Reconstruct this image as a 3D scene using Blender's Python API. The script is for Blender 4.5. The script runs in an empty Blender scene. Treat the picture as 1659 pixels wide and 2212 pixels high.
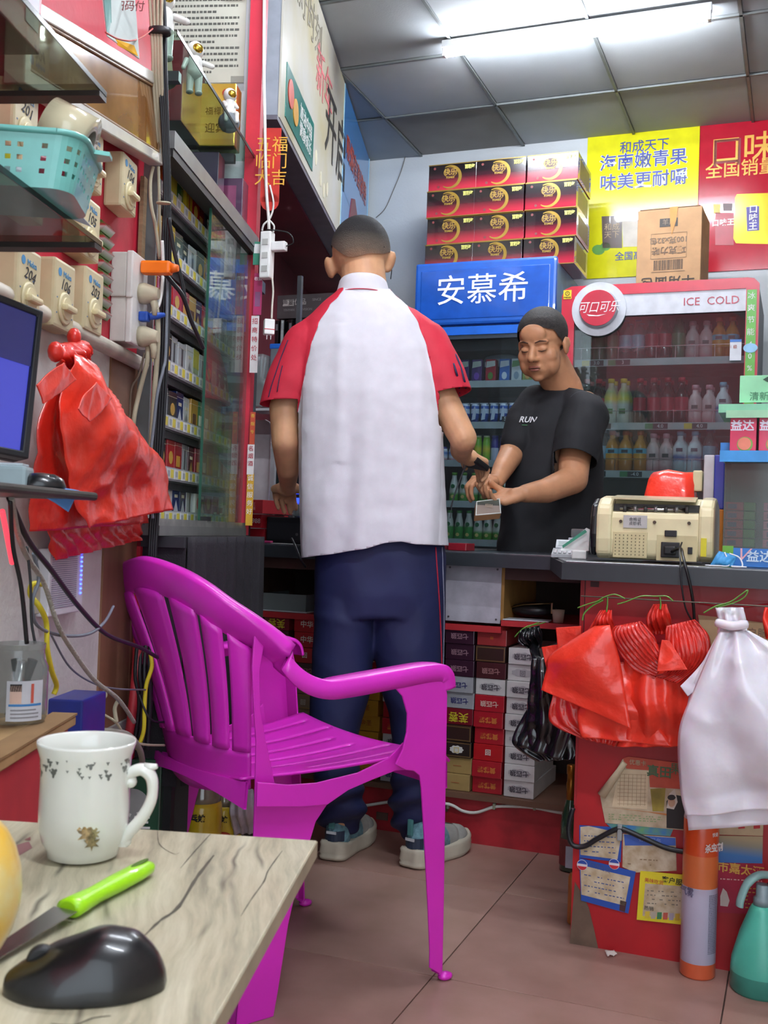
import bpy, bmesh, math, random
from math import pi, sin, cos, tan, atan, radians
from mathutils import Vector, Matrix, noise
random.seed(7)
SC = bpy.context.scene
COL = SC.collection
FPX, CX, CY, CAMH = 2300.0, 829.5, 1106.0, 0.88
PIT, ROL = atan(44 / FPX), atan(0.035)
_r0, _u0, FW = Vector((1, 0, 0)), Vector((0, -sin(PIT), cos(PIT))), Vector((0, cos(PIT), sin(PIT)))
RT = _r0 * cos(ROL) + _u0 * sin(ROL)
UP = -_r0 * sin(ROL) + _u0 * cos(ROL)
CAM = Vector((0, 0, CAMH))
cd = bpy.data.cameras.new('camera'); cam = bpy.data.objects.new('camera', cd); COL.objects.link(cam)
cam.matrix_world = Matrix(((RT.x, UP.x, -FW.x, 0), (RT.y, UP.y, -FW.y, 0), (RT.z, UP.z, -FW.z, CAMH), (0, 0, 0, 1)))
cd.sensor_fit = 'HORIZONTAL'; cd.sensor_width = 36.0; cd.lens = FPX / 1659 * 36.0
cd.clip_start = 0.02; cd.clip_end = 60
cd.dof.use_dof = True; cd.dof.focus_distance = 2.7; cd.dof.aperture_fstop = 26
SC.camera = cam
SC.view_settings.view_transform = 'Standard'; SC.view_settings.look = 'None'
SC.view_settings.gamma = 1.0; SC.view_settings.use_curve_mapping = False
SC.view_settings.exposure = 1.45
w = bpy.data.worlds.new('shop_front_daylight'); SC.world = w; w.use_nodes = True
w.node_tree.nodes['Background'].inputs[0].default_value = (0.80, 0.90, 1.0, 1)
w.node_tree.nodes['Background'].inputs[1].default_value = 1.05
TUBE_STRENGTH = 64.0
SC.cycles.max_bounces = 7; SC.cycles.glossy_bounces = 3; SC.cycles.transmission_bounces = 5; SC.cycles.transparent_max_bounces = 12
TH = radians(21.4)
RB, RL = -TH, -atan(0.1)
CL_, SL_ = cos(RL), sin(RL)
CEIL, WALLB, COUNTER = 2.85, 5.19, 0.833
def B(a, b, z=0): return Vector((a * cos(TH) + b * sin(TH), -a * sin(TH) + b * cos(TH), z))
def L(s, t, z=0):   # s along the left wall, t out of it
    return Vector((-0.7065 + s * 0.0995037 + t * 0.9950372, s * 0.9950372 - t * 0.0995037, z))
def ray(x, y): return RT * ((x - CX) / FPX) + UP * ((CY - y) / FPX) + FW
def at(x, y, Y): d = ray(x, y); return CAM + d * (Y / d.y)
def hit(x, y, p, n): d = ray(x, y); return CAM + d * ((p - CAM).dot(n) / d.dot(n))
def atB(x, y, b): return hit(x, y, B(0, b), B(0, 1))
def atL(x, y, t): return hit(x, y, L(0, t), L(0, 1) - L(0, 0))
def atZ(x, y, z): return hit(x, y, Vector((0, 0, z)), Vector((0, 0, 1)))
def inB(p): return Vector((p.x * cos(TH) - p.y * sin(TH), p.x * sin(TH) + p.y * cos(TH), p.z))
def inL(p):
    q = p - L(0, 0); return Vector((q.x * 0.9950372 - q.y * 0.0995037, q.x * 0.0995037 + q.y * 0.9950372, p.z))   # (t, s, z)
def lin(c):
    if isinstance(c, str): c = [int(c[i:i + 2], 16) / 255 for i in (0, 2, 4)]
    return tuple((v / 12.92 if v <= .04045 else ((v + .055) / 1.055) ** 2.4) for v in c) + (1.0,)
_M = {}
def mat(col, rough=.5, metal=0., spec=.5, var=.06, scale=18., bump=0., bscale=60., coat=0., col2=None, trans=0., sss=0., alpha=1., stretch=None, emit=None, es=1., name=None):
    key = (str(col), rough, metal, spec, var, scale, bump, bscale, coat, str(col2), trans, sss, alpha, stretch, str(emit), es)
    if key in _M: return _M[key]
    m = bpy.data.materials.new(name or 'mat_%s' % (col if isinstance(col, str) else len(_M))); m.use_nodes = True
    nt = m.node_tree; N = nt.nodes; K = nt.links; p = N['Principled BSDF']
    tc = N.new('ShaderNodeTexCoord'); mp = N.new('ShaderNodeMapping'); K.new(tc.outputs['Object'], mp.inputs[0])
    if stretch: mp.inputs['Scale'].default_value = stretch
    nz = N.new('ShaderNodeTexNoise'); nz.inputs['Scale'].default_value = scale; nz.inputs['Detail'].default_value = 4; K.new(mp.outputs[0], nz.inputs[0])
    mx = N.new('ShaderNodeMix'); mx.data_type = 'RGBA'; c = lin(col)
    c2 = lin(col2) if col2 else tuple(v * (1 - 2 * var) for v in c[:3]) + (1,)
    c1 = c if col2 else tuple(min(1, v * (1 + var)) for v in c[:3]) + (1,)
    mx.inputs[6].default_value = c2; mx.inputs[7].default_value = c1
    rp = N.new('ShaderNodeMapRange'); rp.inputs[1].default_value = .35; rp.inputs[2].default_value = .65
    K.new(nz.outputs[0], rp.inputs[0]); K.new(rp.outputs[0], mx.inputs[0]); K.new(mx.outputs[2], p.inputs['Base Color'])
    p.inputs['Roughness'].default_value = rough; p.inputs['Metallic'].default_value = metal
    p.inputs['Specular IOR Level'].default_value = spec; p.inputs['Coat Weight'].default_value = coat
    p.inputs['Transmission Weight'].default_value = trans; p.inputs['Alpha'].default_value = alpha
    if sss: p.inputs['Subsurface Weight'].default_value = sss; p.inputs['Subsurface Radius'].default_value = (.02, .008, .004); p.inputs['Subsurface Scale'].default_value = .4
    if emit: p.inputs['Emission Color'].default_value = lin(emit); p.inputs['Emission Strength'].default_value = es
    if bump:
        n2 = N.new('ShaderNodeTexNoise'); n2.inputs['Scale'].default_value = bscale; n2.inputs['Detail'].default_value = 3
        K.new(mp.outputs[0], n2.inputs[0]); bp = N.new('ShaderNodeBump'); bp.inputs['Strength'].default_value = bump; bp.inputs['Distance'].default_value = .004
        K.new(n2.outputs[0], bp.inputs['Height']); K.new(bp.outputs[0], p.inputs['Normal'])
    _M[key] = m; return m
def glass(col='ffffff', tint=.97, refl=1.0, rough=.03, dust=.0):
    key = ('glass', col, tint, refl, rough, dust)
    if key in _M: return _M[key]
    m = bpy.data.materials.new('glass_' + col); m.use_nodes = True; nt = m.node_tree; N = nt.nodes; K = nt.links
    N.remove(N['Principled BSDF']); out = N['Material Output']
    tr = N.new('ShaderNodeBsdfTransparent'); c = lin(col); tr.inputs[0].default_value = tuple(v * tint for v in c[:3]) + (1,)
    gl = N.new('ShaderNodeBsdfGlossy'); gl.inputs['Roughness'].default_value = rough
    lw = N.new('ShaderNodeLayerWeight'); lw.inputs[0].default_value = .5; pw = N.new('ShaderNodeMath'); pw.operation = 'POWER'; pw.inputs[1].default_value = 5.0; K.new(lw.outputs['Facing'], pw.inputs[0])
    fr = N.new('ShaderNodeMath'); fr.operation = 'MULTIPLY_ADD'; fr.inputs[1].default_value = .96; fr.inputs[2].default_value = .04; K.new(pw.outputs[0], fr.inputs[0])
    mu = N.new('ShaderNodeMath'); mu.operation = 'MULTIPLY'; mu.inputs[1].default_value = refl; mu.use_clamp = True
    K.new(fr.outputs[0], mu.inputs[0]); ms = N.new('ShaderNodeMixShader'); K.new(mu.outputs[0], ms.inputs[0]); K.new(tr.outputs[0], ms.inputs[1]); K.new(gl.outputs[0], ms.inputs[2])
    last = ms
    if dust:
        df = N.new('ShaderNodeBsdfDiffuse'); df.inputs[0].default_value = lin('b9c2c0'); m2 = N.new('ShaderNodeMixShader')
        tc = N.new('ShaderNodeTexCoord'); nz = N.new('ShaderNodeTexNoise'); nz.inputs['Scale'].default_value = 6; K.new(tc.outputs['Object'], nz.inputs[0])
        r = N.new('ShaderNodeMapRange'); r.inputs[3].default_value = dust * .6; r.inputs[4].default_value = dust * 1.4; K.new(nz.outputs[0], r.inputs[0])
        K.new(r.outputs[0], m2.inputs[0]); K.new(ms.outputs[0], m2.inputs[1]); K.new(df.outputs[0], m2.inputs[2]); last = m2
    K.new(last.outputs[0], out.inputs[0]); _M[key] = m; return m
def ramp_mat(stops, axis=2, lo=0., hi=1., rough=.4, metal=0., coat=0., interp='LINEAR', noise_amt=0., spec=.5, bump=0., bscale=80.):
    """printed gradient along one object axis"""
    key = ('ramp', str(stops), axis, lo, hi, rough, metal, coat, interp, noise_amt, spec, bump)
    if key in _M: return _M[key]
    m = bpy.data.materials.new('print'); m.use_nodes = True; nt = m.node_tree; N = nt.nodes; K = nt.links; p = N['Principled BSDF']
    tc = N.new('ShaderNodeTexCoord'); sx = N.new('ShaderNodeSeparateXYZ'); K.new(tc.outputs['Object'], sx.inputs[0])
    mr = N.new('ShaderNodeMapRange'); mr.inputs[1].default_value = lo; mr.inputs[2].default_value = hi
    src = sx.outputs[axis]
    if noise_amt:
        nz = N.new('ShaderNodeTexNoise'); nz.inputs['Scale'].default_value = 40; K.new(tc.outputs['Object'], nz.inputs[0])
        ma = N.new('ShaderNodeMath'); ma.operation = 'MULTIPLY_ADD'; ma.inputs[1].default_value = noise_amt; K.new(nz.outputs[0], ma.inputs[0]); K.new(src, ma.inputs[2]); src = ma.outputs[0]
    K.new(src, mr.inputs[0]); cr = N.new('ShaderNodeValToRGB'); cr.color_ramp.interpolation = interp
    e = cr.color_ramp.elements
    while len(e) < len(stops): e.new(.5)
    for i, (q, c) in enumerate(stops): e[i].position = q; e[i].color = lin(c)
    K.new(mr.outputs[0], cr.inputs[0]); K.new(cr.outputs[0], p.inputs['Base Color'])
    p.inputs['Roughness'].default_value = rough; p.inputs['Metallic'].default_value = metal; p.inputs['Coat Weight'].default_value = coat; p.inputs['Specular IOR Level'].default_value = spec
    if bump:
        n2 = N.new('ShaderNodeTexNoise'); n2.inputs['Scale'].default_value = bscale; K.new(tc.outputs['Object'], n2.inputs[0]); bp = N.new('ShaderNodeBump'); bp.inputs['Strength'].default_value = bump; bp.inputs['Distance'].default_value = .004
        K.new(n2.outputs[0], bp.inputs['Height']); K.new(bp.outputs[0], p.inputs['Normal'])
    _M[key] = m; return m
class MB:
    def __init__(s): s.v = []; s.f = []; s.m = []; s.sm = []
    def add(s, vs, fs, m=0, smooth=False):
        o = len(s.v); s.v += [tuple(q) for q in vs]; s.f += [tuple(i + o for i in f) for f in fs]; s.m += [m] * len(fs); s.sm += [smooth] * len(fs); return s
    def box(s, x0, x1, y0, y1, z0, z1, m=0):
        vs = [(x, y, z) for z in (z0, z1) for y in (y0, y1) for x in (x0, x1)]
        return s.add(vs, [(0, 2, 3, 1), (4, 5, 7, 6), (0, 1, 5, 4), (2, 6, 7, 3), (0, 4, 6, 2), (1, 3, 7, 5)], m)
    def cbox(s, c, d, m=0): return s.box(c[0] - d[0] / 2, c[0] + d[0] / 2, c[1] - d[1] / 2, c[1] + d[1] / 2, c[2] - d[2] / 2, c[2] + d[2] / 2, m)
    def bbox(s, c, d, r=.004, m=0):     # box with bevelled edges
        bm = bmesh.new(); bmesh.ops.create_cube(bm, size=1); bmesh.ops.scale(bm, vec=d, verts=bm.verts)
        bmesh.ops.bevel(bm, geom=bm.edges[:], offset=r, segments=2, affect='EDGES', profile=.6)
        bm.verts.index_update(); s.add([(v.co.x + c[0], v.co.y + c[1], v.co.z + c[2]) for v in bm.verts], [[v.index for v in f.verts] for f in bm.faces], m, False); bm.free(); return s
    def rings(s, R, m=0, cap=True, smooth=True, closed=True):
        n = len(R[0]); vs = [p for r in R for p in r]; fs = []
        for i in range(len(R) - 1):
            for j in range(n if closed else n - 1):
                k = (j + 1) % n; fs.append((i * n + j, i * n + k, (i + 1) * n + k, (i + 1) * n + j))
        s.add(vs, fs, m, smooth)
        if cap and closed:
            o = len(s.v) - len(vs)
            s.f.append(tuple(o + j for j in reversed(range(n)))); s.m.append(m); s.sm.append(False)
            s.f.append(tuple(o + (len(R) - 1) * n + j for j in range(n))); s.m.append(m); s.sm.append(False)
        return s
    def lathe(s, prof, seg=20, m=0, c=(0, 0, 0), axis='z', cap=True, smooth=True, sx=1., sy=1.):
        R = []
        for r, h in prof:
            ring = []
            for j in range(seg):
                t = 2 * pi * j / seg; a, b = r * cos(t) * sx, r * sin(t) * sy
                q = {'z': (a, b, h), 'y': (a, h, -b), 'x': (h, a, b)}[axis]; ring.append((q[0] + c[0], q[1] + c[1], q[2] + c[2]))
            R.append(ring)
        return s.rings(R, m, cap, smooth)
    def cyl(s, c, r, h, seg=16, m=0, axis='z', smooth=True): return s.lathe([(r, 0), (r, h)], seg, m, c, axis, True, smooth)
    def tube(s, pts, r, seg=8, m=0, cap=True, flat=1., up=None):
        P = [Vector(p) for p in pts]; R = []; n = len(P); prev = None
        for i, p in enumerate(P):
            t = (P[min(i + 1, n - 1)] - P[max(i - 1, 0)])
            t = t.normalized() if t.length > 1e-9 else Vector((0, 0, 1))
            if prev is None:
                a = Vector(up) if up else (Vector((0, 0, 1)) if abs(t.z) < .9 else Vector((1, 0, 0))); x = t.cross(a).normalized()
            else:
                x = (prev - t * prev.dot(t)); x = x.normalized() if x.length > 1e-6 else prev
            prev = x; y = t.cross(x); rr = r[i] if isinstance(r, (list, tuple)) else r
            R.append([p + x * (rr * cos(2 * pi * j / seg)) + y * (rr * flat * sin(2 * pi * j / seg)) for j in range(seg)])
        return s.rings(R, m, cap)
    def prism(s, poly, y0, y1, m=0, plane='xz'):
        n = len(poly); f = {'xz': lambda p, h: (p[0], h, p[1]), 'xy': lambda p, h: (p[0], p[1], h), 'yz': lambda p, h: (h, p[0], p[1])}[plane]
        vs = [f(p, y0) for p in poly] + [f(p, y1) for p in poly]
        return s.add(vs, [tuple(range(n)), tuple(reversed(range(n, 2 * n)))] + [(i, i + n, (i + 1) % n + n, (i + 1) % n) for i in range(n)], m)
    def ell(s, c, r, seg=16, m=0, rot=None):
        R = []; k = seg // 2
        for i in range(k + 1):
            a = -pi / 2 + pi * i / k; a = max(-pi / 2 + .03, min(pi / 2 - .03, a)); ring = []
            for j in range(seg):
                t = 2 * pi * j / seg; q = Vector((r[0] * cos(a) * cos(t), r[1] * cos(a) * sin(t), r[2] * sin(a)))
                if rot: q = rot @ q
                ring.append(q + Vector(c))
            R.append(ring)
        return s.rings(R, m)
    def cone(s, p0, r0, p1, r1, seg=12, m=0):   # limb segment with rounded ends
        p0, p1 = Vector(p0), Vector(p1); d = p1 - p0; l = d.length; d = d / l; pts = []; rs = []
        for k in (0.02, .4, .75, .95): pts.append(p0 - d * r0 * cos(k * pi / 2) ); rs.append(max(1e-4, r0 * sin(k * pi / 2)))
        pts.append(p0); rs.append(r0); pts.append(p1); rs.append(r1)
        for k in (.95, .75, .4, .02): pts.append(p1 + d * r1 * cos(k * pi / 2)); rs.append(max(1e-4, r1 * sin(k * pi / 2)))
        return s.tube(pts, rs, seg, m)
    def xf(s, M): s.v = [tuple(M @ Vector(v)) for v in s.v]; return s
    def mesh(s, name, mats, recalc=True):
        me = bpy.data.meshes.new(name); me.from_pydata(s.v, [], s.f)
        for q in (mats if isinstance(mats, (list, tuple)) else [mats]): me.materials.append(q)
        me.polygons.foreach_set('material_index', s.m); me.polygons.foreach_set('use_smooth', s.sm)
        if recalc:
            bm = bmesh.new(); bm.from_mesh(me); bmesh.ops.recalc_face_normals(bm, faces=bm.faces[:]); bm.to_mesh(me); bm.free()
        me.update(); return me
    def build(s, name, mats, parent=None, loc=(0, 0, 0), rz=0., rot=None, bevel=0., sub=0, solid=0., recalc=True):
        return link(name, s.mesh(name, mats, recalc), parent, loc, rz, rot, bevel, sub, solid)
def link(name, me, parent=None, loc=(0, 0, 0), rz=0., rot=None, bevel=0., sub=0, solid=0.):
    o = bpy.data.objects.new(name, me); COL.objects.link(o); o.location = loc
    if rot is not None: o.rotation_euler = rot
    elif rz: o.rotation_euler = (0, 0, rz)
    if parent: o.parent = parent
    if solid: q = o.modifiers.new('s', 'SOLIDIFY'); q.thickness = solid; q.offset = 0
    if bevel: q = o.modifiers.new('b', 'BEVEL'); q.width = bevel; q.segments = 2; q.limit_method = 'ANGLE'
    if sub: q = o.modifiers.new('u', 'SUBSURF'); q.levels = q.render_levels = sub
    return o
def tag(o, label=None, cat=None, group=None, kind=None):
    if label: o['label'] = label
    if cat: o['category'] = cat
    if group: o['group'] = group
    if kind: o['kind'] = kind
    return o
def root(name, label, cat, loc=(0, 0, 0), rz=0., group=None, rot=None):
    o = bpy.data.objects.new(name, None); COL.objects.link(o); o.location = loc; o.rotation_euler = rot or (0, 0, rz); o.empty_display_size = .05
    return tag(o, label, cat, group)
def dup(r, loc, rz=None, label=None, group=None):
    def cp(o, par):
        c = o.copy(); COL.objects.link(c); c.parent = par
        for ch in KIDS.get(o.name, []) or [k for k in o.children]: cp(ch, c)
        return c
    c = cp(r, None); c.location = loc
    if rz is not None: c.rotation_euler = (0, 0, rz)
    if label: c['label'] = label
    if group: c['group'] = group
    return c
KIDS = {}
def struct(name, mb, m, bevel=0, loc=(0, 0, 0), rz=0): return tag(mb.build(name, m, None, loc, rz, bevel=bevel), kind='structure')
_T = []
def text(body, size, m, parent, loc, rot=(pi / 2, 0, 0), name='lettering', bold=0., ex=.0004, sx=1., align='CENTER', shear=0., label=None):
    """flat printed / raised lettering; default faces local -y"""
    c = bpy.data.curves.new(name, 'FONT'); c.body = body; c.size = size; c.align_x = align; c.align_y = 'CENTER'; c.extrude = ex; c.offset = bold; c.shear = shear; c.resolution_u = 2
    c.materials.append(m); o = bpy.data.objects.new(name, c); COL.objects.link(o); o.location = loc; o.rotation_euler = rot; o.scale = (sx, 1, 1)
    if parent: o.parent = parent
    if label: o['label'] = label
    _T.append(o); return o
def finish_text():
    bpy.context.view_layer.update(); dg = bpy.context.evaluated_depsgraph_get()
    for o in _T:
        me = bpy.data.meshes.new_from_object(o.evaluated_get(dg)); n = o.name; me.name = n
        q = bpy.data.objects.new('tmp', me); COL.objects.link(q); q.parent = o.parent; q.location = o.location; q.rotation_euler = o.rotation_euler; q.scale = o.scale
        for k in o.keys():
            if k in ('label',): q[k] = o[k]
        bpy.data.objects.remove(o); q.name = n
    _T.clear()
def evalmesh(mb, voxel, smooth=4, sf=.5, keep=None):
    """union of overlapping solids as one continuous surface"""
    me = mb.mesh('tmp', mat('808080')); o = bpy.data.objects.new('tmp', me); COL.objects.link(o)
    q = o.modifiers.new('r', 'REMESH'); q.mode = 'VOXEL'; q.voxel_size = voxel; q.use_smooth_shade = True
    if smooth: q = o.modifiers.new('s', 'SMOOTH'); q.factor = sf; q.iterations = smooth
    bpy.context.view_layer.update(); dg = bpy.context.evaluated_depsgraph_get()
    r = bpy.data.meshes.new_from_object(o.evaluated_get(dg)); bpy.data.objects.remove(o); return r
def clip(me, g, name, m, parent, keep=1, solid=0.):
    """the piece of a mesh where g(v) > 0, cut exactly on g = 0"""
    V = [v.co.copy() for v in me.vertices]; G = [g(v) * keep for v in V]; out = []; vs = list(V); cache = {}
    def cut(i, j):
        k = (min(i, j), max(i, j))
        if k not in cache:
            t = G[i] / (G[i] - G[j]); vs.append(V[i].lerp(V[j], t)); cache[k] = len(vs) - 1
        return cache[k]
    for p in me.polygons:
        q = list(p.vertices); s = [G[i] > 0 for i in q]
        if all(s): out.append(q); continue
        if not any(s): continue
        r = []
        for a in range(len(q)):
            i, j = q[a], q[(a + 1) % len(q)]
            if G[i] > 0: r.append(i)
            if (G[i] > 0) != (G[j] > 0): r.append(cut(i, j))
        if len(r) > 2: out.append(r)
    used = {}; nv = []; nf = []
    for f in out:
        r = []
        for i in f:
            if i not in used: used[i] = len(nv); nv.append(tuple(vs[i]))
            r.append(used[i])
        nf.append(r)
    n = bpy.data.meshes.new(name); n.from_pydata(nv, [], nf); n.materials.append(m)
    n.polygons.foreach_set('use_smooth', [True] * len(nf)); n.update()
    if name is None: return n
    return link(name, n, parent, solid=solid)
def spline(P, n=8, closed=False):
    P = [Vector(p) for p in P]; out = []; N = len(P)
    for i in range(N if closed else N - 1):
        a, b, c, d = (P[(i - 1) % N], P[i], P[(i + 1) % N], P[(i + 2) % N]) if closed else (P[max(i - 1, 0)], P[i], P[i + 1], P[min(i + 2, N - 1)])
        for k in range(n):
            t = k / n; out.append(.5 * ((2 * b) + (c - a) * t + (2 * a - 5 * b + 4 * c - d) * t * t + (-a + 3 * b - 3 * c + d) * t ** 3))
    if not closed: out.append(P[-1])
    return out
def lerp(a, b, t): return a + (b - a) * t
def interp(tab, x):
    if x <= tab[0][0]: return tab[0][1]
    for (x0, y0), (x1, y1) in zip(tab, tab[1:]):
        if x <= x1: t = (x - x0) / (x1 - x0); t = t * t * (3 - 2 * t) * .5 + t * .5; return y0 + (y1 - y0) * t
    return tab[-1][1]
def fbm(p, s=1., o=3):
    v = 0; a = 1
    for i in range(o): v += a * noise.noise(Vector(p) * s); s *= 2.1; a *= .5
    return v
ORD = 'first second third fourth fifth sixth seventh eighth ninth tenth eleventh twelfth thirteenth fourteenth fifteenth sixteenth'.split()
# shared plain materials
WHITE = mat('e9e9e6', .45); BLACK = mat('17171a', .5); CHROME = mat('c8c8ca', .2, 1.); INK = mat('1c1c22', .6, var=.0)
REDP = mat('c4172c', .45, coat=.2); GOLD = mat('d9ac45', .3, .7); YEL = mat('f2e426', .45)
# ================================================================== ROOM SHELL
WALLP = mat('c9cfd2', .7, var=.03, scale=3, bump=.25, bscale=90)
WALLW = mat('d3d3cf', .75, var=.05, scale=7, bump=.5, bscale=70)
REDW = mat('c01f38', .55, var=.08, scale=5, bump=.15, bscale=50)
MAROON = mat('6e1526', .7, var=.1, scale=4)
# floor with separate tiles
TILE = .546
FT = [mat('a07f74', .38, var=.05, scale=9, col2='947568', bump=.03, bscale=200, spec=.35), mat('a38378', .38, var=.05, scale=8, col2='987a6d', bump=.03, bscale=200, spec=.35), mat('9c7b70', .38, var=.05, scale=10, col2='917166', bump=.03, bscale=200, spec=.35)]
A0, A1, B0, B1 = -3.4, 1.75, -1.2, WALLB
floor = struct('floor', MB().box(A0, A1, B0, B1, -.06, -.006), mat('5b463f', .9), rz=RB)
tm = []
for k in range(3):
    tm.append(MB().bbox((TILE / 2, TILE / 2, -.004), (TILE - .0025, TILE - .0025, .008), .0012).mesh('tile', FT[k]))
ia0 = -.66 - TILE * 5
for i in range(10):
    for j in range(13):
        a, b = ia0 + i * TILE, 2.04 - 6 * TILE + j * TILE
        if a + TILE > A1 + .5 or b + TILE > WALLB + .01 + .5: continue
        o = link('tile', tm[(i * 7 + j * 5) % 3], floor, (a, b, 0))
# ceiling with grid and lay-in panels
ceil = struct('ceiling', MB().box(A0, A1, B0, B1, CEIL + .03, CEIL + .1), mat('70716f', .9), rz=RB)
CT = [mat('a9aeb0', .85, var=.04, scale=3, bump=.1, bscale=150), mat('a2a8ab', .85, var=.05, scale=2.5, bump=.1, bscale=150), mat('8f8b86', .85, var=.07, scale=3, bump=.1, bscale=150)]
pm = [MB().bbox((TILE / 2, TILE / 2, .008), (TILE - .012, TILE - .012, .012), .004).mesh('panel', q) for q in CT]
ca0, cb0 = -1.348 - TILE * 4, 4.66 - TILE * 10
for i in range(10):
    for j in range(11):
        a, b = ca0 + i * TILE, cb0 + j * TILE
        if a > A1: continue
        k = 2 if (i == 3 and j == 10) else (i * 3 + j) % 2
        link('panel', pm[k], ceil, (a, b, CEIL + (.003 if (i + j) % 4 else .0)))
bar = mat('6e7373', .5, .2)
for i in range(11):
    if ca0 + i * TILE < A1: MB().box(-.006, .006, B0, B1, -.004, .004).box(-.0025, .0025, B0, B1, .004, .02).build('runner', bar, ceil, (ca0 + i * TILE, 0, CEIL))
for j in range(11): MB().box(A0, A1, -.006, .006, -.004, .0035).box(A0, A1, -.0025, .0025, .004, .02).build('runner', bar, ceil, (0, cb0 + j * TILE, CEIL))
# walls
struct('wall_back', MB().box(A0, A1, WALLB, WALLB + .1, 0, CEIL + .1), WALLP, rz=RB)
struct('wall_right', MB().box(A1, A1 + .1, B0, WALLB, 0, CEIL + .1), mat('b5b3ab', .7, var=.05), rz=RB)
def Lbox(mb, s0, s1, t0, t1, z0, z1, m=0): return mb.box(t0, t1, s0, s1, z0, z1, m)
def lroot(name, label, cat, s, t, z, group=None): return root(name, label, cat, L(s, t, z), RL, group)
O = L(0, 0, 0)
SW = 2.135      # the near length of wall stands proud, the cigarette cabinet sits in the recess behind it
wl = struct('wall_left', Lbox(MB(), -1.6, 1.955, -.12, 0, 0, 1.197), WALLW, loc=O, rz=RL)
struct('wall_left_upper', Lbox(MB(), -1.6, SW, -.12, 0, 1.197, CEIL), REDW, loc=O, rz=RL)
struct('wall_left_recess', Lbox(MB(), SW, 3.0, -.34, -.30, 0, CEIL), WALLP, loc=O, rz=RL)
struct('wall_left_end', Lbox(MB(), 2.875, 2.905, -.30, .03, .0, CEIL), WALLP, loc=O, rz=RL)
struct('wall_left_alcove', Lbox(Lbox(MB(), 3.02, 6.1, -.34, -.30, 0, CEIL), 3.0, 6.0, -.34, -.075, 2.14, 2.165), MAROON, loc=O, rz=RL)
wp = tag(Lbox(MB(), 1.955, SW + .02, -.11, .004, 0, 1.197).build('trim_1', mat('8a6248', .55, var=.1, scale=12, stretch=(1, 1, .12), col2='6f4d38'), None, O, RL), kind='structure')
Lbox(MB(), 1.955, SW + .005, .004, .010, .475, .497).build('cover_strip', mat('a7a7a3', .5), wp)
Lbox(MB(), SW + .0, SW + .03, -.09, .012, 0, 1.3).build('red_edge', REDP, wp)
# pipe under the red paint
pr = tag(MB().tube([(.018, .6, 1.19), (.018, 1.5, 1.193), (.018, 2.085, 1.19)], .0135, 12).build('conduit_pipe', mat('cfc8b8', .5, var=.1), None, O, RL), 'off-white plastic conduit pipe along the bottom of the red wall', 'pipe')
# red corner post at the far end of the cigarette cabinet
po = lroot('corner_post', 'tall red painted post at the far end of the cigarette cabinet', 'post', 2.86, .05, 0)
Lbox(MB(), -.022, .022, -.03, .008, .86, CEIL - .002).build('shaft', REDW, po)
Lbox(MB(), .022, .05, -.045, -.012, .86, CEIL - .002).build('flange', mat('a51b31', .5), po)
# advertising fascia hung from the ceiling
fs = lroot('ceiling_fascia', 'long overhead advertising fascia reaching from the red post to the back wall', 'sign board', 0, 0, 0)
Lbox(MB(), 3.33, 5.62, -.085, .0, 2.165, CEIL - .004).build('core', mat('a4abb6', .5), fs)
CRM = mat('cfc49d', .27, spec=1., var=.12, scale=2.2, col2='d8d6cc')
Lbox(MB(), 3.325, 4.66, .0, .006, 2.167, CEIL - .006).build('cream_poster', CRM, fs)
Lbox(MB(), 4.675, 5.60, .0, .006, 2.167, CEIL - .006).build('blue_poster', mat('3f8ad2', .25, coat=.5, var=.05, scale=2), fs)
for q in (4.66, 5.60): Lbox(MB(), q, q + .015, .0, .008, 2.165, CEIL - .006).build('trim_strip', mat('9fd0e8', .3), fs)
Lbox(MB(), 3.30, 5.62, -.09, .004, 2.150, 2.165).build('bottom_rail', mat('6b6772', .5), fs)
RLX = (pi / 2, 0, pi / 2)   # lettering on a face that looks out of the left wall
g = Lbox(MB(), 3.40, 3.92, .006, .009, 2.20, 2.375).build('green_label', mat('1f7468', .3), fs)
MB().lathe([(.046, 0), (.046, .003)], 24, 0, (.009, 3.47, 2.30), 'x').build('seal', mat('c8442c', .4), g)
MB().lathe([(.044, 0), (.044, .003)], 24, 0, (.009, 3.56, 2.275), 'x').build('seal', mat('d59a2e', .4), g)
text('加油中国\n健康成长', .06, WHITE, g, (.0100, 3.76, 2.285), RLX)
text('开启', .30, mat('33302c', .5), fs, (.0075, 4.47, 2.50), RLX, bold=.002)
text('新年', .20, mat('d26f74', .5), fs, (.0075, 4.13, 2.60), RLX)
text('美好时刻', .16, mat('8c8574', .5), fs, (.0075, 3.72, 2.70), RLX)
lf = MB()
for i in range(22):
    a = radians(-60 + i * 12); lf.add([(.0068, 4.22 + .03 * cos(a), 2.56 + .03 * sin(a)), (.0068, 4.22 + .13 * cos(a + .03), 2.56 + .13 * sin(a + .03)), (.0068, 4.22 + .13 * cos(a - .01), 2.56 + .13 * sin(a - .01))], [(0, 1, 2)])
lf.build('leaf_print', mat('a59a72', .5), fs)
for i, (s, z) in enumerate([(4.0, 2.28), (4.12, 2.24), (4.2, 2.22), (4.28, 2.25)]): MB().lathe([(.02, 0), (.02, .001)], 10, 0, (.0065, s, z), 'x', sy=1.5).build('flame_print', mat('e9e2c4', .4), fs)
text('吸烟有害健康', .125, mat('b9452f', .4), fs, (.008, 5.14, 2.605), (pi / 2, radians(0), pi / 2), bold=.001)
MB().prism([(4.93, 2.19), (5.28, 2.19), (5.26, 2.30), (5.20, 2.42), (5.10, 2.47), (4.99, 2.44), (4.93, 2.33)], .006, .009, 0, 'yz').build('figure_print', mat('8e3a3f', .4), fs)
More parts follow.
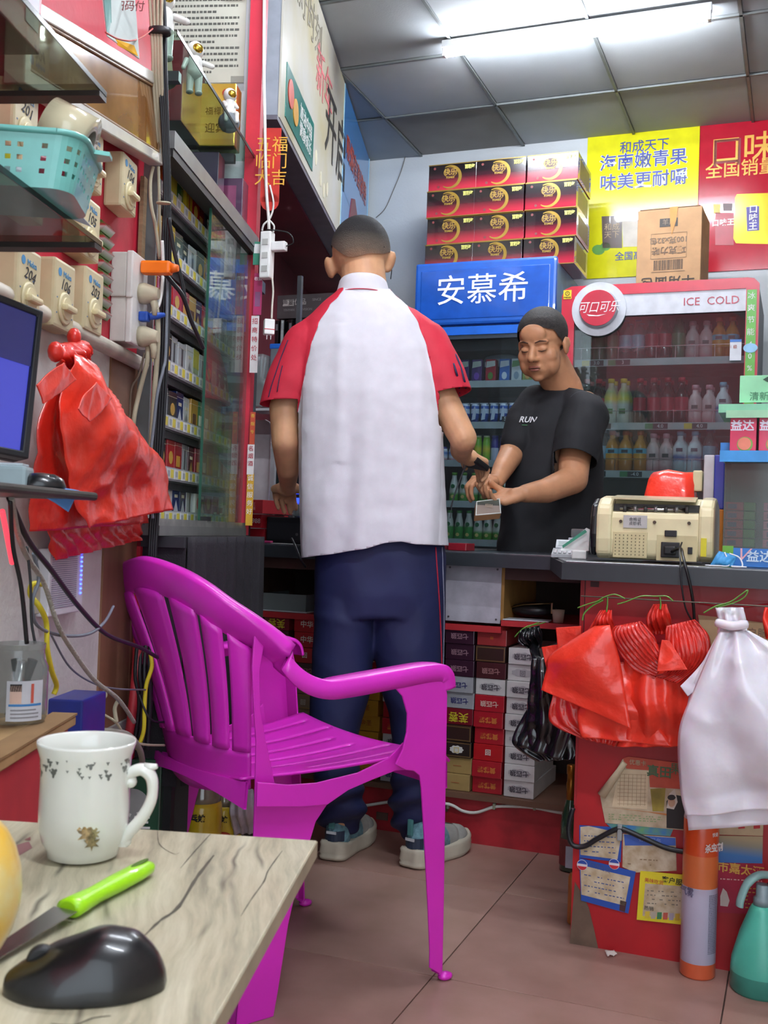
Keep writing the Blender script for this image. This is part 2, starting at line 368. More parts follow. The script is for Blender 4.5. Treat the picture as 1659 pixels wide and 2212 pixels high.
MB().prism([(4.86, 2.18), (4.97, 2.18), (4.95, 2.26), (4.90, 2.27)], .0065, .0092, 0, 'yz').build('figure_print', mat('e0b13e', .4), fs)
def tube_light(a, b, label, ln=1.02, grp=None, s=1.0):
    r = root('tube_light', label, 'ceiling light', B(a, b, CEIL), RB, grp)
    MB().bbox((0, 0, -.018), (ln + .03, .034, .030), .004).build('housing', mat('dfe2e4', .4), r)
    MB().cyl((-ln / 2, 0, -.052), .0145, ln, 16, 0, 'x').build('tube', mat('ffffff', .5, var=0, emit='f0f6ff', es=TUBE_STRENGTH * s), r)
    for k in (-1, 1):
        MB().box(k * (ln / 2 + .006) - .006, k * (ln / 2 + .006) + .006, -.013, .013, -.066, -.004).build('end_cap', mat('e8e8e8', .4), r)
    return r
p0, p1 = inB(atZ(966, 118, CEIL - .05)), inB(atZ(1528, 32, CEIL - .05))
tube_light((p0.x + p1.x) / 2, (p0.y + p1.y) / 2, 'lit white fluorescent tube light on the ceiling panels', p1.x - p0.x)
tube_light(-.55, 1.9, 'lit fluorescent tube light above the chair, outside the picture', grp='tube lights out of the picture', s=1.25)
tube_light(.35, .4, 'lit fluorescent tube light near the entrance, outside the picture', grp='tube lights out of the picture', s=1.7)
# thin wire hanging on the back wall
tag(MB().tube(spline([atB(880, 318, 5.185), atB(868, 365, 5.18), atB(850, 410, 5.18), atB(832, 450, 5.18), atB(812, 470, 5.175)], 6), .0022, 6).build('hanging_wire', mat('6f6a60', .6)), 'thin grey wire hanging down the white wall from the ceiling edge', 'wire')
# ================================================================== CIGARETTE CABINET ON THE LEFT WALL
CAB0, CAB1, CABT = 2.10, 2.845, .05
shelf_z = [atL(400, y, .0).z for y in (480, 600, 711, 826, 938, 1042)] + [.885]
cab = lroot('display_cabinet', 'tall glass-fronted cabinet of cigarette packs against the left wall', 'cabinet', 0, 0, 0)
ctop = atL(470, 412, CABT).z
Lbox(MB(), CAB0, CAB1, -.27, .06, .858, .878).build('base_rail', mat('8f918c', .35, .6), cab)
Lbox(MB(), CAB0, CAB1, .03, .058, .878, .892).build('door_track', mat('a5a7a0', .35, .7, var=.15), cab)
Lbox(MB(), CAB0, CAB1 + .02, .025, .06, ctop - .035, ctop).build('top_rail', mat('84898c', .35, .6), cab)
Lbox(MB(), CAB0, CAB1 + .02, .022, .058, ctop - .052, ctop - .036).build('door_guide', BLACK, cab)
Lbox(MB(), CAB0, CAB1, -.27, .03, ctop - .012, ctop).build('top_panel', mat('3f4242', .5), cab)
Lbox(MB(), CAB0, CAB1, -.275, -.268, .878, ctop - .012).build('back_panel', mat('3a3b3d', .7), cab)
for q in (CAB0, CAB1 - .008): Lbox(MB(), q, q + .008, -.268, .03, .878, ctop - .012).build('side_panel', mat('6b6e6e', .5), cab)
SHM = mat('26282a', .6, var=.2, bump=.3)
DG = glass('eef6f2', .985, .7, .02, dust=.035)
dm = atL(442, 775, .045)
ds = inL(dm).y
d1 = Lbox(MB(), ds, CAB1 - .012, .044, .049, .893, ctop - .052).build('glass_door', DG, cab)
Lbox(MB(), ds - .002, ds, .0435, .0495, .893, ctop - .052).build('glass_edge', mat('2c5a4a', .2), d1)
Lbox(MB(), ds + .03, ds + .06, .035, .058, .888, .902).build('door_shoe', BLACK, d1)
d2 = Lbox(MB(), ds + .02, CAB1 - .012, .034, .038, .893, ctop - .052).build('glass_door', DG, cab)
tagm = MB(); tagm.box(0, .0015, -.024, .024, 0, .022, 0); tagm.box(.0015, .002, .002, .022, .002, .020, 1); tagm.box(.0015, .002, -.021, -.004, .005, .017, 2)
tag_me = tagm.mesh('price_tag', [mat('cfd0cf', .4), mat('dccd4a', .4), mat('9ea3a8', .5)])
for i, z in enumerate(shelf_z):
    if i < 6:
        Lbox(MB(), CAB0 + .008, CAB1 - .01, -.26, .004, z - .006, z).build('shelf', mat('49504e', .3, alpha=1), cab)
        Lbox(MB(), CAB0 + .008, CAB1 - .01, -.26, .0, z - .022, z - .006).build('shelf_bracket', SHM, cab)
    st = Lbox(MB(), CAB0 + .01, CAB1 - .012, .005, .010, z - .003, z + .026).build('price_strip', mat('9b9da3', .35), cab)
    for k in range(13): link('price_tag', tag_me, st, (.0102, CAB0 + .045 + k * .0563, z + .001))
# packs: one shape, many printed designs
def pack_mesh(name, base, mark='d9ac45', kind=0, band=None, w=.0545, h=.088, d=.022):
    mb = MB(); mb.bbox((0, 0, h / 2), (d, w, h), .0012, 0); x = d / 2
    if kind == 0: mb.box(x, x + .0004, -w * .25, w * .25, h * .35, h * .62, 1)
    elif kind == 1: mb.lathe([(w * .26, 0), (w * .26, .0004)], 14, 1, (x, 0, h * .55), 'x'); mb.box(x, x + .0004, -w * .3, w * .3, h * .14, h * .2, 1)
    elif kind == 2: mb.box(x, x + .0004, -w / 2, w / 2, h * .5, h * .96, 1); mb.box(x + .0003, x + .0006, -w * .25, w * .25, h * .25, h * .34, 2)
    elif kind == 3: mb.box(x, x + .0004, -w * .12, w * .12, h * .12, h * .85, 1)
    else: mb.add([(x + .0004, -w / 2, h * .1), (x + .0004, w / 2, h * .1), (x + .0004, 0, h * .6)], [(0, 1, 2)], 1); mb.box(x, x + .0004, -w * .2, w * .2, h * .66, h * .74, 2)
    mb.box(-d / 2 - .0004, d / 2 + .0004, -w / 2 - .0004, w / 2 + .0004, h * .86, h * .868, 2)
    return mb.mesh(name, [mat(base, .25, coat=.6, var=.05), mat(mark, .3, coat=.5), mat(band or 'e8dfc0', .3, .3)])
PD = {  # design: (colour words, base, mark, kind)
 'r1': ('red with gold seal', 'b8202c', 'd9ac45', 1), 'r2': ('deep red with gold panel', 'a01a2a', 'cf9a3c', 0), 'r3': ('red with white lower half', 'c02634', 'e6e2dc', 2),
 'w1': ('white with red seal', 'dcdad4', 'b8202c', 1), 'w2': ('white with grey crest', 'd7d9da', '8e9194', 4), 'g1': ('gold with brown panel', 'c99a3a', '6e3f1c', 0),
 'g2': ('yellow and gold', 'd8b62e', 'a3551c', 3), 'b1': ('navy blue with silver crest', '1f2f6a', 'c8ccd4', 4), 'b2': ('black with gold emblem', '26242a', 'c49a48', 1),
 'k1': ('dark grey with white diamond', '3a4248', 'dfe3e2', 4), 'n1': ('green with white label', '4f8f58', 'e4e8d8', 0), 'n2': ('pale green with yellow top', 'b9c79a', 'd8cf4a', 2),
 'p1': ('magenta and red', 'c2266a', 'd8503c', 2), 's1': ('silver with dark stripe', 'b4b8bc', '50545a', 3), 'o1': ('orange with white seal', 'c8662c', 'ece4d4', 1), 'm1': ('dark maroon with gold crest', '54202c', 'c49a48', 4)}
PM = {k: pack_mesh('cigarette_pack', v[1], v[2], v[3]) for k, v in PD.items()}
rows = ['r3 o1 r1 n2 n1 g2 r1 r2 k1 w2 n1 r1 b2',
        'r2 g2 g1 g2 k1 k1 s1 b2 g1 r1 n2 s1 w1',
        'w1 g2 r2 r1 r1 r2 g1 m1 r1 g2 b1 s1 w2',
        'b2 b2 b1 b2 s1 s1 w2 n2 s1 r1 w2 b1 k1',
        'r1 p1 w2 s1 b2 b1 w2 g1 n1 n1 g2 n2 g2',
        'r1 r2 g2 b2 r1 r2 s1 m1 r2 n1 g2 n2 w1',
        'o1 g1 r3 w1 w1 b1 b1 s1 w1 m1 r1 p1 r3']
RN = ['top', 'second', 'third', 'fourth', 'fifth', 'sixth', 'bottom']
for i, (row, z) in enumerate(zip(rows, shelf_z)):
    for k, d in enumerate(row.split()):
        s = CAB0 + .045 + k * .0563
        dz = random.uniform(-.004, .004)
        o = link('cigarette_pack', PM[d], None, L(s, -.014 - random.uniform(0, .006), z + .0005), RL + random.uniform(-.05, .05))
        o.scale = (1, 1, 1 + random.uniform(-.03, .05))
        tag(o, '%s cigarette pack, %s from near end, %s cabinet row' % (PD[d][0], ORD[k], RN[i]), 'cigarette pack', 'cigarette packs in the glass cabinet')
# goods lying on top of the cabinet
def lb(name, label, cat, s, t, z, d, m, group=None, rz=0., parts=None):
    r = root(name, label, cat, L(s, t, z), RL + rz, group)
    MB().bbox((0, 0, d[2] / 2), d, .002).build('carton', m, r)
    if parts: parts(r, d)
    return r
def goldmark(c='c9a24a', w=.5, h=.3):
    def f(r, d): MB().box(-d[0] * w / 2, d[0] * w / 2, -d[1] / 2 - .0008, -d[1] / 2 + .001, d[2] * (.5 - h / 2), d[2] * (.5 + h / 2)).build('printed_panel', mat(c, .3, .5), r)
    return f
lb('gift_box', 'dark purple gift box on top of the cigarette cabinet', 'box', 2.72, -.06, ctop + .001, (.10, .06, .17), mat('2a2038', .3, coat=.6), parts=goldmark('5c4a6e', .3, .2))
lb('gift_box', 'purple gift box with a pink edge beside the red post', 'box', 2.80, .0, ctop + .001, (.07, .06, .13), mat('4a2c48', .3, coat=.6), parts=goldmark('8e4a6a', .5, .7))
lb('gift_box', 'small dark blue box on the cabinet top in front of the purple box', 'box', 2.55, -.08, ctop + .001, (.09, .10, .07), mat('262a44', .4, coat=.4), parts=goldmark())
# upper glass shelf with gift boxes and figurines
TS = 1.872
us = lroot('glass_shelf', 'clear glass shelf above the cigarette cabinet holding gift boxes and white figurines', 'shelf', 0, 0, 0)
Lbox(MB(), 2.13, 2.86, -.28, .045, TS - .008, TS).build('glass_pane', glass('dcebe4', .93, 1.0, .02), us)
Lbox(MB(), 2.13, 2.86, .0455, .0475, TS - .008, TS).build('polished_edge', mat('26302f', .2), us)
for s in (2.3, 2.8): Lbox(MB(), s, s + .02, -.29, .0, TS - .03, TS - .008).build('bracket', mat('5a5d60', .4, .5), us)
GF = mat('dba224', .22, .75, var=.12, scale=6, col2='efcf62')
gb = root('gift_box', 'gold foil gift box with a small red seal on the glass shelf', 'box', L(2.80, -.045, TS + .001), RL)
MB().bbox((0, 0, .082), (.105, .06, .165), .003).build('carton', GF, gb)
MB().lathe([(.010, -.001), (.010, .002)], 18, 0, (.026, -.032, .138), 'y').build('seal', mat('a3311f', .35), gb)
text('迎宾', .028, mat('8a5c12', .4, .3), gb, (0, -.0305, .045), name='lettering')
text('福禄寿', .022, mat('9a6a18', .4, .3), gb, (.005, -.0305, .09), name='lettering')
lb('gift_box', 'tall dark red box standing left of the gold box', 'box', 2.70, -.125, TS + .001, (.08, .20, .20), mat('7c1f28', .4, coat=.3), parts=goldmark('b58a4a', .4, .1))
lb('gift_box', 'bright red box leaning behind the white figurines', 'box', 2.50, -.16, TS + .001, (.08, .10, .18), mat('b02030', .4, coat=.3), parts=goldmark())
yb = root('gift_box', 'small black and yellow box at the near end of the glass shelf', 'box', L(2.36, -.10, ctop + .001), RL)
MB().bbox((0, 0, .06), (.055, .05, .12), .002).build('carton', mat('2b2416', .4), yb); MB().box(-.0265, .0285, -.0262, -.0248, .005, .115).build('yellow_front', mat('e0a81c', .35, .2), yb)
MB().box(-.018, .018, -.0268, -.026, .03, .042).build('printed_panel', mat('9a5c14', .4), yb)
# figurines: white astronauts with gold faces
PORC = mat('dcdcd6', .25, coat=.5); GLD = mat('c9a53a', .22, .9)
def figurine(label, P, h, sit=False, ball=None):
    r = root('astronaut_figurine', label, 'figurine', P, RL + .5, 'white figurines on the glass shelf')
    b = MB(); k = h
    if sit:
        if ball: MB().ell((0, 0, .22 * k), (.24 * k, .24 * k, .22 * k), 18).build('ball_seat', ball, r)
        z0 = .40 * k
        b.cone((0, 0, z0 + .04 * k), .15 * k, (0, 0, z0 + .26 * k), .11 * k, 14)
        for q in (-1, 1): b.cone((q * .08 * k, 0, z0 + .03 * k), .07 * k, (q * .12 * k, -.18 * k, z0 - .02 * k), .05 * k); b.cone((q * .12 * k, -.18 * k, z0 - .02 * k), .05 * k, (q * .12 * k, -.2 * k, z0 - .2 * k), .045 * k)
        for q in (-1, 1): b.cone((q * .12 * k, 0, z0 + .24 * k), .05 * k, (q * .13 * k, -.16 * k, z0 + .12 * k), .04 * k)
        hz = z0 + .42 * k
    else:
        b.cone((0, 0, .40 * k), .15 * k, (0, 0, .60 * k), .13 * k, 14)
        for q in (-1, 1): b.cone((q * .07 * k, 0, .36 * k), .08 * k, (q * .08 * k, 0, .08 * k), .06 * k); b.ell((q * .08 * k, -.03 * k, .035 * k), (.07 * k, .10 * k, .035 * k), 10)
        b.cone((-.15 * k, 0, .60 * k), .05 * k, (-.22 * k, -.08 * k, .42 * k), .04 * k); b.cone((.15 * k, 0, .60 * k), .05 * k, (.30 * k, -.05 * k, .55 * k), .045 * k)
        hz = .80 * k
    b.build('body', PORC, r); MB().ell((0, 0, hz), (.15 * k, .15 * k, .16 * k), 16).build('helmet', PORC, r)
    MB().ell((.02 * k, -.11 * k, hz), (.10 * k, .06 * k, .085 * k), 14).build('gold_visor', GLD, r); return r
def on_top(x, y, s=None, t=-.02):
    q = inL(atL(x, y, t)); return L(q.y, t, TS + .001)
figurine('tall white astronaut figurine standing at the near end of the glass shelf', L(2.27, -.03, TS + .001), .165)
figurine('white astronaut figurine floating beside the bell on the glass shelf', L(2.45, -.01, TS - .10 + .101), .13)
figurine('astronaut figurine sitting on a grey ball in front of the gold box', L(2.68, .015, TS + .001), .115, True, mat('6c7278', .7, bump=.6))
bell = root('brass_bell', 'dull brass bell standing on the glass shelf between the white figurines', 'bell', L(2.37, -.09, TS + .001), RL)
MB().lathe([(.060, .0), (.062, .004), (.052, .025), (.047, .06), (.035, .085), (.012, .095), (.006, .10)], 28, 0).build('bell_body', mat('b8a684', .35, .3, var=.1), bell)
MB().lathe([(.008, .09), (.011, .11), (.004, .122)], 12, 0).build('knob', GLD, bell)
# notices on the end wall
nt_ = root('paper_notice', 'large faded paper notice taped on the white wall above the gold box', 'notice', L(2.8735, 0, 0), RL)
q0, q1 = inL(atL(417, 0, 0)), 0
PAP = mat('b5b4a6', .8, var=.06, scale=8)
MB().box(-.245, .0, -.0015, 0, 2.083, 2.36).build('sheet', PAP, nt_)
lines = MB()
for i in range(15):
    z = 2.34 - i * .0165; x = -.235 + (.03 if i % 5 == 0 else 0)
    while x < -.02:
        wd = random.uniform(.004, .012)
        if x + wd < -.012 and not (i % 5 == 4 and x > -.09): lines.box(x, x + wd, -.0022, -.0016, z, z + .006)
        x += wd + .003
tag(lines.build('fine_print', mat('54544e', .8), nt_), kind='stuff')
MB().box(-.035, .002, -.003, -.0016, 2.06, 2.10).build('clear_tape', glass('ffffff', .9, 1.5, .1), nt_)
tag(MB().box(-.05, -.0, -.02, -.003, 2.315, 2.42).build('yellow_plaque', mat('c8bc50', .4), None, L(2.873, 0, 0), RL), 'yellow plaque at the top of the white end wall beside the red post', 'plaque')
# stickers and strips on the red post
sk = root('red_charm', 'red hanging festive card with gold characters on the post', 'decoration', L(2.80, .075, 0), RL)
MB().box(.0, .05, -.002, .0, 1.735, 1.93).build('card', mat('b9281e', .4), sk)
text('五福\n临门\n大吉', .044, mat('dca53a', .4), sk, (.026, -.0025, 1.84))
MB().lathe([(.024, 0), (.024, .002)], 16, 0, (.026, -.002, 1.735), 'y').build('card_foot', mat('b9281e', .4), sk)
def strip(name, label, cat, x0, x1, y0, y1, m, off=0.0, dec=None):
    p = inL(at((x0 + x1) / 2, (y0 + y1) / 2, 2.80)); a = at(x0, (y0 + y1) / 2, 2.80); b_ = at(x1, (y0 + y1) / 2, 2.80); top = at(x0, y0, 2.80).z; bot = at(x0, y1, 2.80).z
    wd = b_.x - a.x; r = root(name, label, cat, ((a.x + b_.x) / 2, 2.80 - off, (top + bot) / 2), RL); h = top - bot
    MB().cbox((0, 0, 0), (wd, .002, h)).build('sheet', m, r)
    if dec: dec(r, wd, h)
    return r
def qrless(r, wd, h):
    text('收款', wd * .5, mat('f0e6ea', .4), r, (0, -.0015, h * .36)); MB().box(-wd * .32, wd * .32, -.0016, -.001, -h * .30, h * .05).build('white_panel', mat('7d4a70', .4), r)
strip('payment_card', 'magenta payment card fixed to the red post below the power strip', 'card', 548, 566, 590, 680, mat('a8245c', .35), dec=qrless)
strip('payment_card', 'small green and white card on the post at the height of the cabinet top', 'card', 547, 563, 522, 572, mat('3e8a70', .35), dec=lambda r, w_, h: MB().box(-w_ * .4, w_ * .4, -.0016, -.001, 0, h * .4).build('white_panel', WHITE, r))
strip('price_list', 'long white strip with red print hanging down the red post', 'strip', 541, 558, 682, 805, mat('d8d3d2', .5), dec=lambda r, w_, h: [text(c, w_ * .8, mat('b52a3c', .5), r, (0, -.0015, h * (.40 - .16 * i))) for i, c in enumerate('招商特价处')])
strip('price_list', 'orange-red paper strip on the post beside the white rounded board', 'strip', 540, 551, 890, 960, mat('c1492c', .5), dec=lambda r, w_, h: [text(c, w_ * .8, mat('e8c04a', .5), r, (0, -.0015, h * (.38 - .25 * i))) for i, c in enumerate('香烟专')])
strip('price_list', 'white and red paper strip on the post above the yellow strip', 'strip', 534, 549, 960, 1025, mat('d9d4d2', .5), dec=lambda r, w_, h: [text(c, w_ * .8, mat('b52a3c', .5), r, (0, -.0015, h * (.36 - .25 * i))) for i, c in enumerate('名烟酒')])
strip('price_list', 'yellow strip with pale letters at the foot of the red post', 'strip', 532, 547, 1022, 1135, mat('d0a12c', .4), dec=lambda r, w_, h: [text(c, w_ * .9, WHITE, r, (0, -.0015, h * (.40 - .16 * i))) for i, c in enumerate('诚信服务好')])
ps = root('power_strip', 'white power strip hanging on its cord beside the red post', 'power strip', at(577, 552, 2.78), RL - .2)
MB().bbox((0, 0, 0), (.030, .030, .123), .004).build('body', WHITE, ps)
for k in range(3): MB().box(-.008, .008, -.0165, -.0148, -.045 + k * .035, -.030 + k * .035).build('socket_face', mat('b9b9b4', .5), ps)
MB().bbox((.034, 0, .022), (.038, .022, .024), .003).build('plug_adapter', WHITE, ps)
MB().tube(spline([(.052, 0, .022), (.075, -.005, .03), (.06, -.01, .055), (.0, -.01, .066)], 6), .0016, 6).build('thin_black_lead', BLACK, ps)
tag(MB().tube(spline([at(571, -20, 2.8), at(570, 150, 2.79), at(572, 260, 2.77), at(575, 400, 2.77), at(580, 470, 2.77), at(581, 496, 2.775)], 8), .0042, 8).build('mains_lead', mat('d8d6d0', .5)), 'white cord hanging from the ceiling down to the power strip', 'cable')
tag(MB().tube(spline([at(583, 400, 2.77), at(591, 440, 2.77), at(584, 470, 2.77), at(570, 485, 2.77), at(566, 498, 2.775)], 8), .0026, 6).tube(spline([at(581, 475, 2.77), at(592, 488, 2.77), at(590, 503, 2.775)], 6), .0026, 6).build('mains_lead', mat('d8d6d0', .5)), 'white looped cord knotted just above the power strip', 'cable')
tag(MB().tube(spline([at(588, 600, 2.77), at(590, 630, 2.77), at(588, 660, 2.765), at(587, 688, 2.76)], 6), .0028, 6).build('charging_cable', mat('cfcbbd', .5)), 'pale charging cable running from the power strip to the white charger', 'cable')
ch = root('charger', 'white phone charger with a thin red line hanging by its cable', 'charger', at(581, 707, 2.76), RL + .35)
MB().bbox((0, 0, 0), (.027, .026, .040), .003).build('body', WHITE, ch); MB().box(-.0137, .0137, -.0134, -.013, -.008, -.006).build('red_line', REDP, ch)
MB().box(-.006, -.004, -.004, .004, -.032, -.02).box(.004, .006, -.004, .004, -.032, -.02).build('prongs', CHROME, ch)
IV = mat('cbbf98', .45, var=.05, scale=20)
def controller(x, y, num, label, h=.098):
    # x, y: pixel of the middle of the front face
    q = inL(atL(x, y, .036)); r = root('fan_controller', label, 'controller', L(q.y, 0, q.z), RL, 'cream fan controllers on the red wall')
    MB().bbox((.017, 0, 0), (.034, .080, h), .005).build('body', IV, r)
    MB().lathe([(.0255, .034), (.0255, .036), (.023, .0375), (.0, .0375)][:3], 28, 0, (0, 0, -.020), 'x').build('dial_ring', mat('d2c79f', .4), r)
    k = MB(); k.bbox((.0425, 0, -.020), (.012, .040, .010), .004); k.lathe([(.018, .036), (.017, .040)], 20, 0, (0, 0, -.020), 'x'); k.build('dial_knob', mat('d8cca2', .4), r)
    tk = MB()
    for i in range(6): a = radians(-20 + i * 44); tk.box(.034, .0345, .0315 * cos(a) - .0015, .0315 * cos(a) + .0015, -.020 + .0315 * sin(a) - .001, -.020 + .0315 * sin(a) + .001)
    tag(tk.build('scale_marks', mat('5a7fa8', .5), r), kind='stuff')
    MB().lathe([(.0065, .0341), (.0065, .0345)], 16, 0, (0, -.022, .033), 'x').build('blue_logo', mat('3f8fc4', .4), r)
    text('Midea', .013, mat('3f8fc4', .4), r, (.0346, .006, .032), RLX, ex=.0002)
    text(num, .024, mat('23232b', .6), r, (.0346, .0, .015), (pi / 2, radians(8), pi / 2), ex=.0002, shear=.25); return r
controller(207, 345, '202', 'cream fan controller with blue logo marked 202')
controller(283, 400, '104', 'cream fan controller marked 104, alone nearest the white frame')
controller(200, 495, '105', 'cream fan controller marked 105 behind the glass shelf corner')
controller(66, 618, '204', 'cream fan controller marked 204 above the monitor', .108)
controller(143, 640, '106', 'cream fan controller marked 106, middle of the bottom row', .106)
controller(207, 652, '203', 'cream fan controller marked 203 at the end of the bottom row', .104)
controller(60, 262, '201', 'cream fan controller half hidden behind the turquoise basket')
controller(75, 400, '101', 'cream fan controller seen through the lower glass shelf')
# colourful film strip between the controllers and the sockets
fm = lroot('sachet_strip', 'shiny strip of green and silver sachets hanging behind the controllers', 'sachets', 0, 0, 0)
a, b_ = inL(atL(228, 480, .004)), inL(atL(240, 700, .004))
for i in range(8):
    z1 = lerp(a.z, b_.z, i / 8); z0 = lerp(a.z, b_.z, (i + .93) / 8)
    MB().prism([(0.003, z0), (.012, (z0 + z1) / 2), (.003, z1), (.0, z1), (.0, z0)], a.y - .018, a.y + .03, 0, 'xz').build('sachet', ramp_mat([(0, '5e8a4a'), (.4, 'c8ccc8'), (.55, 'b83a4a'), (.8, '4f7f3c')], 2, z0, z1, .2, .4), fm)
WS = mat('d9d8d4', .4)
def sock(x, y, label):
    q = inL(atL(x, y, .042)); r = root('wall_socket', label, 'socket', L(q.y, 0, q.z), RL)
    MB().bbox((.016, 0, 0), (.030, .080, .082), .003).build('back_box', mat('cbc9c2', .5), r); MB().bbox((.037, 0, 0), (.012, .086, .086), .003).build('face_plate', WS, r)
    for k in (-.012, .012): MB().box(.0431, .0434, k - .001, k + .001, -.028, -.018).build('slot', INK, r)
    return r, q
s1, q1 = sock(302, 603, 'upper white wall socket with an orange adapter plugged in')
s2, q2 = sock(300, 698, 'lower white wall socket with a blue plug in it')
def onw(x, y, t): q = inL(atL(x, y, t)); return (t, q.y, q.z)
oa = lroot('orange_adapter', 'bright orange power adapter plugged into the upper socket', 'plug', 0, 0, 0)
c = inL(atL(325, 583, .055)); MB().bbox((.072, q1.y + .005, c.z), (.056, .026, .024), .005).build('body', mat('ff7a12', .4), oa)
MB().lathe([(.010, .0), (.006, .014)], 12, 0, (.099, q1.y + .005, c.z), 'x').build('strain_relief', mat('e86c10', .5), oa)
BG = mat('b9b096', .55, var=.08)
for (sq, nm, lab, z0) in ((q1, 'plug', 'beige three-pin plug below the orange adapter', q1.z - .026), (q2, 'plug', 'beige three-pin plug in the lower socket', q2.z - .024)):
    r = lroot('power_plug', lab, 'plug', sq.y + .004, 0, z0)
    MB().lathe([(.019, .043), (.020, .052), (.013, .072), (.010, .078)], 14, 0, (0, 0, 0), 'x', sy=1.0).build('plug_body', BG, r)
    MB().tube([(.066, .002, -.006), (.070, .003, -.024), (.070, .003, -.040)], [.008, .006, .0045], 10).build('strain_relief', BG, r)
r = lroot('blue_plug', 'small dark blue plug in the lower socket', 'plug', q2.y - .0, 0, q2.z + .012)
MB().bbox((.052, 0, 0), (.018, .018, .018), .003).tube([(.06, 0, 0), (.072, .01, .004), (.085, .018, .008)], [.006, .007, .004], 8).build('plug_body', mat('1e4aa8', .45), r)
KC, CC, GC, YC = mat('1d1f24', .45), mat('b5ad93', .6), mat('6f7680', .5), mat('d6c52a', .5)
def cable(label, pts, r, m, name='cable', group=None, Ys=None, n=7, cat='cable'):
    P = [at(x, y, Y) for x, y, Y in pts]; return tag(MB().tube(spline(P, n), r, 8).build(name, m), label, cat, group)
for i in range(4):
    dx = i * 5.5; j = [0, .6, -.4, .3][i]
    cable('black vertical cable, %s from the red wall in the bundle down the cabinet edge' % ORD[i], [(337 + dx, -15, 1.98), (339 + dx + j * 4, 60, 1.98), (341 + dx, 130, 1.98), (350 + dx * .7, 260, 2.0), (356 + dx * .6, 400, 2.02), (352 + dx * .9, 520, 2.03), (348 + dx * 1.1, 640, 2.05), (345 + dx, 760, 2.05), (338 + dx, 900, 2.06), (330 + dx * .9, 1050, 2.07), (322 + dx * .8, 1200, 2.07), (318 + dx * .6, 1380, 2.08), (310 + dx, 1560, 2.1)], .0034, KC, group='black cables in the vertical bundle')
for i in range(4):
    cable('cream vertical cable, %s from the left in the bundle above the white frame' % ORD[i], [(323 + i * 9, -15, 1.965), (327 + i * 7, 60, 1.965), (330 + i * 6, 110, 1.965), (332 + i * 6, 190, 1.985), (345 + i * 4, 350, 2.05)], .0032, CC, group='cream cables above the white frame')
for i, (x, y) in enumerate([(336, 72), (341, 88), (352, 440)]):
    q = at(345, 75 if i == 0 else y, 1.965 if i < 2 else 2.0)
    if i != 1: tag(MB().lathe([(.021 if i == 0 else .014, 0), (.021 if i == 0 else .014, .012 if i == 0 else .003)], 12, 0, (0, 0, 0), 'z', sy=.6).build('cable_tie', BLACK if i == 0 else CC, None, (q.x + (0 if i == 0 else .007), q.y, q.z)), ['black tape tie around the upper cable bundle', '', 'pale cable tie around the black cable bundle'][i], 'cable tie')
cable('cream cable bowing along the red wall right of controller 104', [(331, 360, 2.03), (325, 390, 2.03), (326, 440, 2.03), (336, 490, 2.04), (345, 560, 2.05)], .0034, CC)
cable('second cream cable on the red wall beside the black bundle', [(342, 360, 2.04), (344, 420, 2.04), (345, 480, 2.05), (349, 560, 2.05)], .0028, CC)
tag(MB().prism([(.004, 0), (.012, 0), (.012, 1), (.004, 1)], 0, .02, 0, 'xz').build('wood_lath', mat('8d7355', .7, var=.12, scale=20), None, (0, 0, 0)), 'bare wooden lath on the red wall behind the cables', 'lath')
lath = bpy.data.objects['wood_lath']; a = inL(atL(310, 380, .01)); b_ = inL(atL(308, 560, .01)); lath.location = L(a.y, 0, b_.z); lath.rotation_euler = (0, 0, RL); lath.scale = (1, 1, a.z - b_.z)
cable('black lead running from the orange adapter down across the cigarette packs', [(350, 585, 1.98), (372, 610, 2.0), (395, 640, 2.02), (412, 690, 2.05), (425, 720, 2.07), (439, 752, 2.1)], .0042, KC)
cable('black cable slanting across the upper packs to the orange lead', [(364, 470, 2.0), (376, 540, 2.02), (393, 610, 2.04), (400, 650, 2.05), (410, 685, 2.06)], .0042, KC)
cable('white cable looping out between the two sockets', [(350, 520, 2.02), (352, 570, 2.02), (350, 620, 2.0), (344, 655, 1.99), (336, 668, 1.98), (325, 680, 1.98)], .0035, mat('dcdcd8', .4))
cable('beige cable hanging from the upper socket plug', [(330, 638, 1.985), (337, 660, 1.98), (341, 700, 1.99), (340, 760, 2.0), (334, 840, 2.01), (328, 930, 2.01), (320, 1010, 2.02), (316, 1060, 2.02)], .0048, CC)
cable('beige cable hanging from the lower socket plug', [(319, 748, 1.985), (318, 780, 1.98), (308, 820, 1.99), (298, 860, 2.0), (290, 900, 2.0), (285, 960, 2.01), (288, 1020, 2.02), (296, 1080, 2.03)], .0045, CC)
cable('thin brown cable beside the beige one on the wooden strip', [(312, 762, 1.98), (300, 810, 1.985), (284, 840, 1.99), (280, 900, 2.0), (276, 960, 2.0), (280, 1010, 2.01)], .0022, mat('6a5a4c', .6))
cable('slate grey cable running down in front of the cabinet', [(362, 600, 2.0), (358, 760, 2.0), (352, 800, 1.99), (340, 850, 1.98), (332, 920, 1.98), (324, 1000, 1.98), (326, 1060, 1.98), (330, 1120, 1.98)], .0030, GC)
mf = root('meter_box', 'white framed wall box with a brown tinted window', 'wall box', (0, 0, 0))
